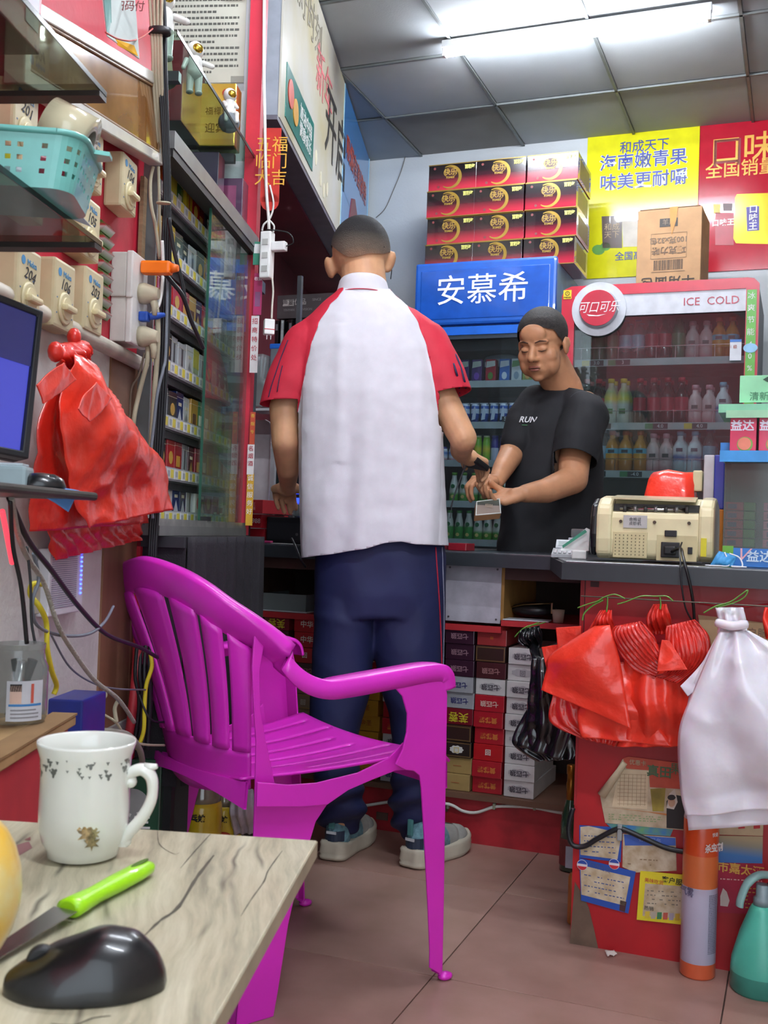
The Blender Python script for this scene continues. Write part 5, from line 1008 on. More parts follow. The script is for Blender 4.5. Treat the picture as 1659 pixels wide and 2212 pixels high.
rp_, rw, rh = poster('red_poster', 'red glossy poster with yellow characters at the right of the wall', 1512, 262, 1860, 570, mat('b81c32', .14, coat=.8, var=.03))
YT = mat('e3b04a', .35, .1); ORG = mat('8a2430', .4)
ytext('口', 1571, 333, .16, ORG, .0, 1., rp_); ytext('口', 1568, 330, .15, YT, .001, 1., rp_); ytext('味', 1640, 322, .15, YT, .001, 1., rp_); ytext('王', 1715, 315, .15, YT, .001, 1., rp_)
ytext('全国销量', 1600, 366, .084, YT, .0006, .95, rp_); ytext('第一', 1712, 358, .084, YT, .0006, .95, rp_)
k = patch(rp_, [(1588, 428), (1592, 420), (1670, 417), (1676, 425), (1676, 528), (1590, 526), (1584, 515)], ramp_mat([(0, 'b98a1a'), (.5, 'e6cf2e'), (1, 'c9a01e')], 0, 0, .5, .2, .3), 'gold_pack_picture')
k2 = patch(rp_, [(1612, 448), (1640, 446), (1640, 498), (1614, 500)], mat('4a3f9a', .4), 'purple_panel', dd=.001); q = inB(atB(1627, 472, pb_)); bq = inB(rp_.location); text('口\n味\n王', .040, WHITE, k2, (q.x - bq.x, -.0062, q.z - bq.z), bold=.001)
for (x0, x1, y0, y1, c) in ((1545, 1585, 460, 530, 'a8182c'), (1541, 1556, 442, 462, 'd8b02a'), (1562, 1582, 440, 456, '4a1a1e'), (1678, 1760, 430, 525, 'd8c22a')): patch(rp_, [(x0, y0), (x1, y0), (x1, y1), (x0, y1)], mat(c, .35), 'pack_picture')
ytext('口味王', 1562, 482, .034, WHITE, .0012, 1., rp_)
# cardboard box on the red fridge
kb = 4.62; q0, q1 = inB(atB(1377, 560, kb)), inB(atB(1517, 560, kb)); kw = q1.x - q0.x; kz = rzt - .003; kh = inB(atB(1450, 450, kb)).z - kz
pbx = broot('cardboard_box', 'brown cardboard carton with upside-down print on top of the red fridge', 'box', (q0.x + q1.x) / 2, kb + .13, kz + .0008, rz=-.04)
KRF = mat('b58e66', .75, var=.05, bump=.1)
MB().bbox((0, 0, kh / 2), (kw, .26, kh), .004).build('carton', KRF, pbx); MB().box(-kw / 2 + .01, kw / 2 - .01, -.131, .131, kh, kh + .003).build('lid_flap', mat('8a6a4a', .8), pbx)
MB().prism([(-.0, kh + .004), (.035, kh + .004), (.028, kh * .84), (.012, kh * .68), (.004, kh * .82)], -.1325, -.1308).build('loose_tape', mat('c98a44', .25, coat=.6), pbx)
DKI = mat('3a2e28', .6)
for t, s, x, z, mm in (('100克x32包', .032, .0, .62, mat('7a6450', .6)), ('巧克力味', .036, .0, .50, mat('6a5442', .6)), ('羊角面包', .056, .0, .12, DKI)): text(t, s, mm, pbx, (x, -.1312, kh * z), (pi / 2, pi, 0), bold=.0008)
bc = MB(); x = -.06
while x < .06: w_ = random.choice((.0015, .003, .004)); bc.box(x, x + w_, -.1313, -.1305, kh * .26, kh * .38); x += w_ + random.choice((.002, .003))
tag(bc.build('barcode', DKI, pbx), kind='stuff')
fmk = MB()
for x0, x1, z0, z1 in ((-.075, .075, .40 * kh, .405 * kh), (-.075, .075, .70 * kh, .705 * kh), (-.075, -.073, .40 * kh, .70 * kh), (.073, .075, .40 * kh, .70 * kh), (-.07, .07, .235 * kh, .245 * kh), (-.07, .07, .395 * kh, .40 * kh)): fmk.box(x0, x1, -.1312, -.1305, z0, z1)
tag(fmk.build('printed_frame', mat('8a6f56', .7), pbx), kind='stuff'); MB().box(-.04, .035, -.1313, -.1304, kh * .78, kh * .88).build('dark_stamp', mat('3a342e', .5), pbx); text('羊用', .028, mat('8a7a68', .6), pbx, (-.002, -.1318, kh * .83))
MB().box(-.0275, .02, -.1314, -.1304, .003, kh * .1).build('clear_tape', glass('ffffff', .9, 1.5, .1, .2), pbx)
# ================================================================== RIGHT COUNTER AND ITS CLUTTER
RB_ = 2.335
rc = broot('red_counter', 'tall red counter at the right covered with stickers and price sheets', 'counter', 0, 0, 0)
a0 = inB(atB(1242, 1700, RB_)).x
RC = mat('b3171f', .42, var=.10, scale=6, coat=.15, col2='9c141d')
Bb(MB(), a0, .95, RB_, RB_ + .02, .0, TOPZ - .04).build('front_panel', RC, rc)
MB().prism([(a0, RB_ + .02), (a0, 2.87), (a0 + .018, 2.87), (a0 + .018, RB_ + .02)], 0, TOPZ - .04, 0, 'xy').build('side_panel', mat('6f4a3a', .6, var=.1), rc)
Bb(MB(), a0 - .001, a0 + .004, RB_ - .002, RB_ + .02, .30, TOPZ - .04).build('corner_edging', mat('9a1a22', .5), rc)
P = [inB(atB(x, y, RB_)) for x, y in [(1242, 1905), (1254, 1925), (1272, 1960), (1284, 2010), (1292, 2057)]]
MB().prism([(a0 - .0005, .0)] + [(p.x, max(p.z, .0)) for p in P[::-1]], RB_ - .0015, RB_ + .001).build('bare_patch', mat('6a5546', .8, var=.15), rc)
Bb(MB(), inB(atB(1262, 1300, RB_)).x, inB(atB(1264, 1300, RB_)).x, RB_ - .0012, RB_, .55, TOPZ - .04).build('panel_joint', mat('4a1015', .6), rc)
q = inB(atB(1285, 1262, RB_)); Bb(MB(), q.x - .009, q.x + .009, RB_ - .003, RB_, q.z - .006, q.z + .006).build('hinge_plate', mat('4a2a2a', .5, .4), rc)
# sheets stuck to the counter
def sheet(name, label, pts, m, d, cat='sheet', curl=None):
    P = [inB(atB(x, y, RB_)) for x, y in pts]; c = P[0]; r = broot(name, label, cat, c.x, RB_ - d, c.z)
    MB().prism([(p.x - c.x, p.z - c.z) for p in P], -.0012, 0).build('paper', m, r); r['_b'] = RB_ - d; return r
def son(par, pts, m, name, dd=.0004):
    c = inB(par.location); b_ = c.y; P = [inB(atB(x, y, b_)) for x, y in pts]; return MB().prism([(p.x - c.x, p.z - c.z) for p in P], -.0012 - dd, -.001).build(name, m, par)
def stx(par, t, x, y, s, m, rot=0., bold=.0, sx=1., dd=.0008):
    c = inB(par.location); q = inB(atB(x, y, c.y)); return text(t, s, m, par, (q.x - c.x, -.0012 - dd, q.z - c.z), (pi / 2, -rot, 0), bold=bold, sx=sx, ex=.0002)
def scrawl(par, x0, x1, y0, y1, rows, m, name='fine_print', sk=.06, dens=1.):
    c = inB(par.location); mb = MB()
    for i in range(rows):
        y = lerp(y0, y1, (i + .5) / rows); x = x0
        while x < x1:
            w_ = random.uniform(2.5, 7)
            if random.random() < dens:
                p = inB(atB(x, y + sk * (x - x0), c.y)); q = inB(atB(min(x + w_, x1), y + sk * (x + w_ - x0), c.y)); h_ = .0022
                mb.add([(p.x - c.x, -.0017, p.z - c.z), (q.x - c.x, -.0017, q.z - c.z), (q.x - c.x, -.0017, q.z - c.z + h_), (p.x - c.x, -.0017, p.z - c.z + h_)], [(0, 1, 2, 3)])
            x += w_ + random.uniform(2, 4)
    return tag(mb.build(name, m, par, recalc=False), kind='stuff')
PB = mat('c3b79c', .75, var=.1, scale=30, col2='a8977a'); PC = mat('cfc5ab', .7, var=.1, scale=40, col2='b09c7c'); BLUE = mat('2450a8', .5, var=.05); INKB = mat('4a5a8a', .6)
s = sheet('price_sheet', 'stained blue-bordered delivery sheet at the left edge below the black cable', [(1252, 1782), (1345, 1787), (1341, 1862), (1252, 1852)], BLUE, .0012)
son(s, [(1254, 1786), (1272, 1784), (1343, 1800), (1334, 1856), (1254, 1846)], PC, 'white_field'); scrawl(s, 1262, 1330, 1800, 1845, 4, INKB, dens=.8)
s = sheet('price_sheet', 'blue-bordered stained sheet with red and blue round emblem, left of the yellow one', [(1252, 1852), (1374, 1882), (1358, 1972), (1256, 1944)], BLUE, .003)
son(s, [(1254, 1868), (1362, 1894), (1350, 1956), (1256, 1932)], PC, 'white_field'); scrawl(s, 1262, 1348, 1884, 1930, 4, INKB, sk=.2, dens=.8)
stx(s, '日用百货', 1296, 1874, .012, INKB, -.2)
for (x, y) in ((1327, 1866), (1258, 1868)):
    c = inB(s.location); q = inB(atB(x, y, RB_ - .003)); qx, qz = q.x - c.x, q.z - c.z
    MB().lathe([(.0115, 0), (.0115, .0006)], 20, 0, (qx, -.0024, qz), 'y').build('round_emblem', mat('d9d6dc', .4), s)
    MB().prism([(qx + .0105 * cos(t), qz + .0105 * sin(t)) for t in [radians(a) for a in range(15, 170, 15)]], -.003, -.0024).build('emblem_top', mat('2a4aa0', .4), s)
    MB().prism([(qx + .0105 * cos(t), qz + .0105 * sin(t)) for t in [radians(a) for a in range(195, 350, 15)]], -.003, -.0024).build('emblem_base', mat('c4303a', .4), s)
son(s, [(1340, 1944), (1354, 1948), (1350, 1970), (1338, 1966)], mat('4a2a2e', .4), 'bottle_picture')
s = sheet('price_sheet', 'large stained cream sheet with a blue top, right of the clip', [(1346, 1800), (1460, 1808), (1462, 1880), (1372, 1884), (1345, 1872)], PC, .0018)
son(s, [(1348, 1802), (1459, 1810), (1460, 1826), (1350, 1826)], mat('3f62b4', .5), 'blue_band'); scrawl(s, 1356, 1440, 1850, 1872, 2, mat('8a7458', .6), dens=.4); stx(s, '客户服务', 1404, 1815, .012, mat('8aa0d0', .5))
s = sheet('price_sheet', 'yellow-bordered customer service sheet beside the orange tube', [(1384, 1880), (1476, 1888), (1476, 1996), (1376, 1985)], mat('e0d428', .5), .0036)
son(s, [(1394, 1908), (1474, 1914), (1474, 1984), (1388, 1978)], PC, 'cream_field', .0003); scrawl(s, 1398, 1470, 1920, 1956, 4, mat('7a7468', .6), dens=.7); stx(s, '客户服', 1452, 1903, .014, INK, -.04, .0002); stx(s, '美味吃货', 1413, 1904, .010, mat('c43a3a', .5), -.04)
for i, c in enumerate(('d8c040', 'b8b0a0', '3f8a5a', 'c45a4a', 'a8a0b0', 'c8a83a')): son(s, [(1394 + i * 13, 1968 + i), (1404 + i * 13, 1968 + i), (1403 + i * 13, 1983 + i), (1393 + i * 13, 1983 + i)], mat(c, .5), 'product_picture', .0006)
stx(s, '热销', 1402, 1962, .010, INK)
s = sheet('poster_sheet', 'torn orange and cream promotional sheet with a table and a singer', [(1345, 1640), (1358, 1634), (1500, 1652), (1500, 1795), (1308, 1777), (1297, 1720)], PB, .002, 'poster')
son(s, [(1346, 1638), (1358, 1634), (1500, 1652), (1500, 1706), (1404, 1700), (1402, 1664), (1353, 1660)], mat('b8503a', .6, var=.1), 'orange_field', .0003); son(s, [(1310, 1743), (1500, 1764), (1500, 1772), (1400, 1754)], mat('b4713a', .6), 'orange_sweep', .0003)
son(s, [(1346, 1662), (1402, 1664), (1398, 1748), (1322, 1742), (1330, 1700)], mat('cdbd9c', .7), 'table_field', .0004); g_ = MB(); c = inB(s.location)
for i in range(9): p, q = inB(atB(1334, 1672 + i * 8, RB_ - .002)), inB(atB(1396, 1674 + i * 8, RB_ - .002)); g_.add([(p.x - c.x, -.0020, p.z - c.z), (q.x - c.x, -.0020, q.z - c.z), (q.x - c.x, -.0020, q.z - c.z + .0008), (p.x - c.x, -.0020, p.z - c.z + .0008)], [(0, 1, 2, 3)])
for i in range(7): p, q = inB(atB(1340 + i * 9, 1672, RB_ - .002)), inB(atB(1338 + i * 9, 1740, RB_ - .002)); g_.add([(p.x - c.x, -.0020, p.z - c.z), (p.x - c.x + .0008, -.0020, p.z - c.z), (q.x - c.x + .0008, -.0020, q.z - c.z), (q.x - c.x, -.0020, q.z - c.z)], [(0, 1, 2, 3)])
tag(g_.build('printed_grid', mat('9a8262', .6), s, recalc=False), kind='stuff')
stx(s, '真田', 1424, 1668, .026, mat('4a6a4a', .5), 0, .0006); stx(s, '果', 1460, 1662, .026, mat('4a6a4a', .5)); stx(s, '优惠卡', 1378, 1648, .012, mat('a8a888', .5)); scrawl(s, 1315, 1430, 1757, 1772, 3, mat('8aa070', .6), dens=.7)
son(s, [(1405, 1704), (1438, 1702), (1434, 1752), (1410, 1752)], mat('9a8a34', .5, var=.2), 'cup_picture', .0006)
son(s, [(1440, 1730), (1456, 1716), (1476, 1720), (1492, 1745), (1492, 1792), (1440, 1788)], mat('1f1b1c', .5), 'singer_coat', .0007); son(s, [(1440, 1745), (1446, 1714), (1458, 1704), (1464, 1732), (1456, 1748)], mat('c8c0b4', .5), 'singer_shirt', .001)
son(s, [(1451 + 8 * cos(i * .6), 1732 + 11 * sin(i * .6)) for i in range(10)], mat('b89478', .5), 'singer_face', .0014); son(s, [(1451 + 9 * cos(i * .6), 1722 + 6 * sin(i * .6)) for i in range(10)], mat('231c1c', .5), 'singer_hair', .0018)
rl = MB(); c = inB(s.location); p, q = inB(atB(1350, 1648, RB_ - .008)), inB(atB(1300, 1718, RB_ - .008)); rl.tube([(p.x - c.x, -.006, p.z - c.z), (q.x - c.x, -.008, q.z - c.z)], [.006, .010], 10); rl.build('curled_edge', mat('c0b293', .7), s)
s = sheet('sticker_strip', 'strip of small coloured stickers above the cream sheet', [(1310, 1778), (1455, 1790), (1448, 1806), (1330, 1797)], mat('3a78b8', .5, var=.3, scale=30, col2='6aa05a'), .0014)
s = sheet('poster_sheet', 'cream and blue sheet above the red invitation, right of the tube', [(1552, 1765), (1650, 1762), (1648, 1805), (1552, 1802)], mat('b8a684', .6, var=.1), .002)
for x in (1595, 1628): son(s, [(x, 1775), (x + 14, 1774), (x + 14, 1789), (x, 1790)], mat('b02a30', .5), 'red_mark')
s = sheet('poster_sheet', 'blue landscape sheet right of the orange tube', [(1551, 1804), (1648, 1806), (1647, 1864), (1551, 1862)], ramp_mat([(0, '24549a'), (.5, '3a72b0'), (.8, '8a8a7a'), (1, 'a89a78')], 2, -.07, 0, .5), .003)
s = sheet('invitation_sheet', 'crimson invitation sheet with gold characters right of the orange tube', [(1551, 1862), (1650, 1862), (1646, 1975), (1551, 1970)], mat('a3163a', .5, var=.08), .0016)
stx(s, '市嘉太酒', 1600, 1879, .023, mat('d8a84a', .4), 0, .0004); scrawl(s, 1556, 1646, 1896, 1902, 1, mat('d8b0a8', .5)); scrawl(s, 1610, 1640, 1915, 1965, 6, mat('c8a04a', .5), dens=.7)
son(s, [(1556, 1935), (1562, 1918), (1570, 1926), (1576, 1945), (1572, 1958), (1556, 1956)], mat('c8b8b0', .5), 'dancer_picture')
# black cable clipped on the counter front
tag(MB().tube(spline([atB(1238, 1745, RB_ - .01), atB(1228, 1790, RB_ - .012), atB(1236, 1824, RB_ - .012), atB(1262, 1828, RB_ - .010), atB(1290, 1812, RB_ - .010), atB(1330, 1792, RB_ - .009), atB(1350, 1793, RB_ - .009), atB(1400, 1815, RB_ - .009), atB(1440, 1832, RB_ - .009), atB(1478, 1840, RB_ - .009), atB(1520, 1846, RB_ - .009)], 7), .0055, 8).build('black_cable', mat('16181c', .4)), 'thick black cable clipped across the stickers on the red counter', 'cable')
tag(MB().bbox((0, 0, 0), (.010, .012, .034), .002).build('cable_clip', mat('9aa0a0', .4, .3), None, atB(1339, 1798, RB_ - .008), RB), 'metal clip holding the black cable on the counter front', 'clip')
s = sheet('cardboard_strip', 'brown cardboard strip with printed characters behind the plastic bags', [(1508, 1328), (1660, 1346), (1660, 1410), (1520, 1400)], mat('b39a74', .7, var=.06), .0015)
stx(s, '户服', 1636, 1368, .020, mat('7a6a58', .6))
tag(MB().tube([atB(1505, 1302, RB_ - .004), atB(1575, 1315, RB_ - .004), atB(1665, 1304, RB_ - .004)], .002, 6).build('red_string', mat('c02a34', .5)), 'red string stretched across the counter front', 'string')
def sheetmesh(mb, Lp, Rp, nrm, nu=26, nv=34, bulge=.0, amp=.004, seed=0, pleat=0, pamp=.002, curl=0., m=0, sc=14., back=0.):
    Ls, Rs = spline(Lp, 12), spline(Rp, 12); R = []
    def sm(S, t): x = t * (len(S) - 1); i = min(int(x), len(S) - 2); return S[i].lerp(S[i + 1], x - i)
    for j in range(nv + 1):
        v = j / nv; a, b = sm(Ls, v), sm(Rs, v); row = []
        for i in range(nu + 1):
            u = i / nu; p = a.lerp(b, u); q = p * sc + Vector((seed * 3.1, seed * 1.7, 0))
            rid = 1 - abs(noise.noise(q)) * 2; rid2 = 1 - abs(noise.noise(q * 2.3 + Vector((9, 4, 2)))) * 2
            d = bulge * sin(pi * u) * sin(pi * min(1, v * 1.2)) + amp * (rid + .5 * rid2) + (pamp * sin(2 * pi * pleat * (u + .06 * sin(5 * v))) if pleat else 0) + back
            row.append(p + nrm * d)
        R.append(row)
    return mb.rings(R, m, False, True, False)
NB = -(B(0, 1) - B(0, 0)); NL = L(0, 1) - L(0, 0)
RP = mat('f03c28', .33, var=.05, scale=8, coat=.3, spec=.5, sss=.12, bump=.5, bscale=45); RPD = mat('d62a1e', .35, var=.06, scale=10, coat=.25, sss=.1, bump=.5, bscale=60)
WP = mat('e8e4ec', .22, var=.03, coat=.7, sss=.25, bump=.4, bscale=22); BP = mat('17181b', .25, coat=.5, var=.1)
GT = mat('5f9a3a', .4, coat=.2)
def PXB(lst, b): return [atB(x, y, b) for x, y in lst]
def bag(name, label, pieces, group=None, nrm=None, mats=None):
    r = root(name, label, 'plastic bags', (0, 0, 0), 0, group); nrm = nrm or NB
    for pn, Lp, Rp, kw, m in pieces: mb = MB(); sheetmesh(mb, Lp, Rp, nrm, **kw); o = mb.build(pn, m, r, recalc=False); q = o.modifiers.new('s', 'SOLIDIFY'); q.thickness = .0015; q.offset = 0
    return r
def ties(label, pts_list, b, r0=.004, par=None):
    r = root('twine_tie', label, 'tie', (0, 0, 0))
    for pts in pts_list: MB().tube(spline([atB(x, y, b + (z if len(t) > 2 else 0)) for t in pts for x, y, z in [(t + (0,))[:3]]], 6), r0, 6, flat=.35).build('ribbon', GT, r)
    return r
bA = bag('plastic_bags', 'bundle of red plastic bags hanging leftmost on the red counter', [
    ('gathered_top', PXB([(1298, 1318), (1282, 1345), (1262, 1372)], 2.23), PXB([(1322, 1318), (1325, 1340), (1330, 1368)], 2.23), dict(pleat=5, pamp=.004, amp=.006, seed=3, bulge=.02), RPD),
    ('back_tab', PXB([(1201, 1356), (1204, 1400), (1196, 1450)], 2.265), PXB([(1256, 1352), (1256, 1400), (1250, 1450)], 2.265), dict(amp=.002, seed=5), RP),
    ('small_tab', PXB([(1170, 1398), (1180, 1440)], 2.27), PXB([(1205, 1392), (1215, 1452)], 2.27), dict(amp=.002, seed=6), RP),
    ('back_layer', PXB([(1205, 1440), (1196, 1500), (1190, 1560), (1250, 1592)], 2.26), PXB([(1330, 1440), (1340, 1500), (1360, 1560), (1330, 1612)], 2.25), dict(pleat=7, pamp=.004, amp=.006, seed=8), RPD),
    ('front_sheet', PXB([(1286, 1352), (1192, 1412), (1180, 1450), (1170, 1490)], 2.21), PXB([(1318, 1350), (1338, 1420), (1352, 1500), (1364, 1574)], 2.20), dict(bulge=.03, amp=.005, seed=11, sc=9), RP),
    ('lower_sheet', PXB([(1320, 1430), (1300, 1500), (1250, 1530), (1256, 1592)], 2.225), PXB([(1350, 1430), (1380, 1500), (1420, 1560), (1452, 1612)], 2.225), dict(bulge=.02, amp=.006, seed=12), RP)])
bB = bag('plastic_bags', 'bundle of red plastic bags with rolled pleats beside the white bags', [
    ('gathered_top', PXB([(1412, 1305), (1398, 1335), (1400, 1370)], 2.235), PXB([(1440, 1305), (1450, 1335), (1448, 1370)], 2.235), dict(pleat=4, pamp=.005, amp=.006, seed=21, bulge=.03), RPD),
    ('body_sheet', PXB([(1352, 1400), (1345, 1480), (1350, 1560), (1332, 1612)], 2.235), PXB([(1480, 1400), (1490, 1480), (1484, 1550), (1470, 1612)], 2.235), dict(bulge=.04, amp=.008, seed=22, sc=11, pleat=3, pamp=.005), RP),
    ('pleated_roll', PXB([(1330, 1352), (1322, 1372), (1342, 1412), (1372, 1450), (1414, 1466)], 2.20), PXB([(1384, 1342), (1396, 1352), (1412, 1372), (1424, 1402), (1438, 1430)], 2.185), dict(pleat=9, pamp=.0045, amp=.002, seed=23, bulge=.02), RPD),
    ('pleated_roll', PXB([(1440, 1352), (1438, 1392), (1444, 1422), (1436, 1452), (1408, 1458)], 2.195), PXB([(1500, 1338), (1530, 1372), (1532, 1412), (1500, 1448), (1462, 1476)], 2.19), dict(pleat=10, pamp=.0045, amp=.002, seed=24, bulge=.02), RPD),
    ('tongue_sheet', PXB([(1430, 1382), (1424, 1412), (1420, 1450)], 2.175), PXB([(1446, 1384), (1470, 1420), (1486, 1446)], 2.175), dict(amp=.003, seed=25), RP)])
bW = bag('plastic_bags', 'bundle of white translucent plastic bags hanging over the orange tube', [
    ('knotted_top', PXB([(1546, 1312), (1552, 1340), (1550, 1368)], 2.15), PXB([(1606, 1312), (1612, 1340), (1615, 1368)], 2.15), dict(pleat=3, pamp=.004, amp=.006, seed=31, bulge=.03), WP),
    ('side_sheet', PXB([(1545, 1390), (1510, 1440), (1470, 1482)], 2.16), PXB([(1570, 1400), (1540, 1460), (1486, 1504)], 2.15), dict(amp=.003, seed=32), WP),
    ('back_sheet', PXB([(1552, 1366), (1490, 1500), (1476, 1640), (1488, 1792)], 2.16), PXB([(1618, 1362), (1800, 1480), (1810, 1640), (1800, 1770)], 2.16), dict(bulge=.02, amp=.006, seed=33, sc=8), WP),
    ('front_sheet', PXB([(1554, 1364), (1500, 1490), (1468, 1580), (1470, 1700), (1482, 1760)], 2.135), PXB([(1614, 1362), (1690, 1420), (1790, 1500), (1800, 1640), (1795, 1740)], 2.13), dict(bulge=.05, amp=.009, seed=34, sc=7, pleat=2, pamp=.010, nu=40, nv=44), WP)])
MB().tube(spline([atB(1550, 1345, 2.125), atB(1580, 1352, 2.11), atB(1612, 1348, 2.125)], 6), .009, 8).build('twist_band', WP, bW)
bK = bag('plastic_bags', 'bundle of black plastic bags hanging behind the red ones', [
    ('knotted_top', PXB([(1128, 1360), (1122, 1385), (1140, 1400)], 2.50), PXB([(1168, 1350), (1175, 1370), (1170, 1398)], 2.50), dict(pleat=4, pamp=.006, amp=.01, seed=41, bulge=.02), BP),
    ('body_sheet', PXB([(1150, 1422), (1148, 1480), (1136, 1560), (1114, 1605)], 2.40), PXB([(1200, 1420), (1225, 1480), (1240, 1560), (1215, 1640)], 2.36), dict(pleat=3, pamp=.006, amp=.014, seed=42, bulge=.03, sc=9), BP),
    ('lower_sheet', PXB([(1142, 1530), (1112, 1600), (1160, 1642)], 2.41), PXB([(1250, 1530), (1256, 1600), (1240, 1640)], 2.36), dict(pleat=4, pamp=.005, amp=.014, seed=43, sc=9), BP)])
MB().tube([atB(1152, 1395, 2.49), atB(1160, 1425, 2.45), atB(1180, 1440, 2.40)], .012, 8).build('neck', BP, bK)
bR = bag('plastic_bags', 'edge of another red bag bundle at the right border', [('sheet', PXB([(1652, 1312), (1648, 1340), (1655, 1380)], 2.2), PXB([(1720, 1312), (1730, 1340), (1740, 1380)], 2.2), dict(pleat=3, pamp=.006, amp=.006, seed=51), RP)])
ties('green twine tie holding the leftmost red bags', [[(1248, 1313), (1270, 1305), (1292, 1298), (1305, 1290), (1328, 1284), (1350, 1293)], [(1258, 1340), (1262, 1325), (1280, 1308), (1303, 1296)], [(1312, 1290), (1312, 1305), (1310, 1322)]], 2.205)
ties('green twine tie holding the pleated red bags', [[(1334, 1305), (1352, 1300), (1385, 1288), (1416, 1288), (1440, 1288), (1454, 1298)], [(1425, 1290), (1427, 1304), (1426, 1316)]], 2.205)
ties('green looped twine tie on top of the white bags', [[(1520, 1324), (1545, 1310), (1578, 1300), (1600, 1285), (1615, 1275), (1608, 1290), (1585, 1302), (1548, 1312)]], 2.12)
ties('green twine tie on top of the black bags', [[(1112, 1376), (1125, 1362), (1142, 1352), (1165, 1348), (1178, 1344)], [(1140, 1356), (1150, 1350), (1165, 1344)]], 2.49)
hk = broot('hook_rail', 'thin wire the plastic bags hang from below the worktop edge', 'wire', 0, 0, 0); MB().tube([B(inB(atB(1255, 1290, 2.25)).x, 2.25, atB(1300, 1290, 2.25).z), B(.5, 2.24, atB(1300, 1290, 2.25).z)], .0015, 6).build('wire', mat('6a6a5a', .5), None)
bpy.data.objects.remove(hk); o = bpy.data.objects['wire']; tag(o, 'thin wire the plastic bags hang from under the worktop edge', 'wire'); o.name = 'support_wire'
# left bundle under the conduit
def PXL(lst, t): return [atL(x, y, t) for x, y in lst]
bL = bag('plastic_bags', 'large bundle of red plastic bags hanging from the conduit on the left wall', [
    ('under_layer', PXL([(98, 1120), (100, 1160), (116, 1210)], .03), PXL([(296, 1120), (300, 1150), (302, 1166)], .035), dict(pleat=8, pamp=.004, amp=.005, seed=61), RPD),
    ('back_layer', PXL([(110, 800), (72, 930), (62, 1040), (66, 1148)], .045), PXL([(180, 800), (230, 900), (300, 1000), (318, 1130)], .045), dict(amp=.006, seed=62, sc=9, pleat=2, pamp=.006), RPD),
    ('main_sheet', PXL([(146, 765), (118, 880), (120, 960), (140, 1060), (176, 1140)], .07), PXL([(180, 772), (238, 862), (306, 960), (342, 1000), (363, 1100)], .075), dict(bulge=.035, amp=.010, seed=63, sc=9, nu=40, nv=48), RP),
    ('folded_square', PXL([(132, 783), (110, 800), (74, 832)], .11), PXL([(160, 820), (130, 846), (90, 872)], .11), dict(amp=.003, seed=64), RP),
    ('folded_square', PXL([(202, 825), (180, 855), (163, 883)], .12), PXL([(240, 859), (220, 885), (196, 911)], .12), dict(amp=.003, seed=65), RP),
    ('gathered_neck', PXL([(112, 745), (108, 775), (125, 800)], .05), PXL([(172, 735), (178, 760), (180, 790)], .06), dict(pleat=6, pamp=.006, amp=.008, seed=66, bulge=.02), RPD)], nrm=NL)
for i, (x, y, r_) in enumerate(((160, 728, .011), (120, 760, .012), (172, 752, .009))):
    q = atL(x, y, .06); MB().ell(q, (r_, r_, r_ * 1.3), 12).build('knot', RPD, bL)
CR = mat('d9cfa4', .38, var=.04, coat=.15); CRD = mat('c9bd90', .4)
q0, q1 = inB(atB(1277, 1196, 2.42)), inB(atB(1541, 1200, 2.42)); mw = q1.x - q0.x; mc_ = (q0.x + q1.x) / 2; mh = .150
mc = broot('banknote_counter', 'cream banknote counting machine seen from behind on the right counter', 'machine', mc_, 2.42, TOPZ + .0005)
prof = [(.012, .006), (.0, .016), (-.004, .05), (-.002, .098), (.004, .112), (.03, .116), (.05, .142), (.075, .146), (.14, .13), (.17, .09), (.175, .02), (.16, .006)]
MB().add(*(lambda n, P: ([(x, p[0], p[1]) for x in (-mw / 2 + .018, mw / 2 - .03) for p in P], [tuple(range(n)), tuple(range(2 * n - 1, n - 1, -1))] + [(i, (i + 1) % n, (i + 1) % n + n, i + n) for i in range(n)]))(len(prof), prof)).build('body', CR, mc, bevel=.004)
for sx, x0, x1 in ((1, mw / 2 - .033, mw / 2), (-1, -mw / 2 + .010, -mw / 2 + .045)):
    pr2 = [(.012, .006), (-.006, .016), (-.010, .05), (-.008, .105), (.0, .125), (.03, .143), (.08, .150), (.15, .135), (.175, .09), (.178, .02), (.16, .006)]
    n = len(pr2); MB().add([(x, p[0], p[1]) for x in (x0, x1) for p in pr2], [tuple(range(n)), tuple(range(2 * n - 1, n - 1, -1))] + [(i, (i + 1) % n, (i + 1) % n + n, i + n) for i in range(n)]).build('side_cheek', CR, mc, bevel=.007)
pr3 = [(.01, .012), (.0, .03), (-.006, .06), (-.002, .10), (.012, .128), (.05, .142), (.1, .138), (.15, .11), (.165, .05), (.15, .012)]
n = len(pr3); MB().add([(x, p[0], p[1]) for x in (-mw / 2 - .004, -mw / 2 + .012) for p in pr3], [tuple(range(n)), tuple(range(2 * n - 1, n - 1, -1))] + [(i, (i + 1) % n, (i + 1) % n + n, i + n) for i in range(n)]).build('black_side_cover', mat('141418', .3, coat=.4), mc, bevel=.006)
MB().box(-mw / 2 + .046, mw / 2 - .034, .012, .05, .108, .130).build('feed_recess', mat('2a2a26', .5), mc)
MB().add([(-mw / 2 + .042, -.004, .144), (mw / 2 - .04, -.004, .140), (mw / 2 - .042, .07, .150), (-mw / 2 + .044, .07, .152), (-mw / 2 + .042, -.004, .140), (mw / 2 - .04, -.004, .136), (mw / 2 - .042, .07, .146), (-mw / 2 + .044, .07, .148)], [(0, 1, 2, 3), (7, 6, 5, 4), (0, 4, 5, 1), (1, 5, 6, 2), (2, 6, 7, 3), (3, 7, 4, 0)]).build('top_flap', mat('c9bf98', .35, coat=.3), mc)
ax = MB().cyl((-mw / 2 + .06, .010, .119), .004, mw - .12, 12, 0, 'x').build('axle', CHROME, mc)
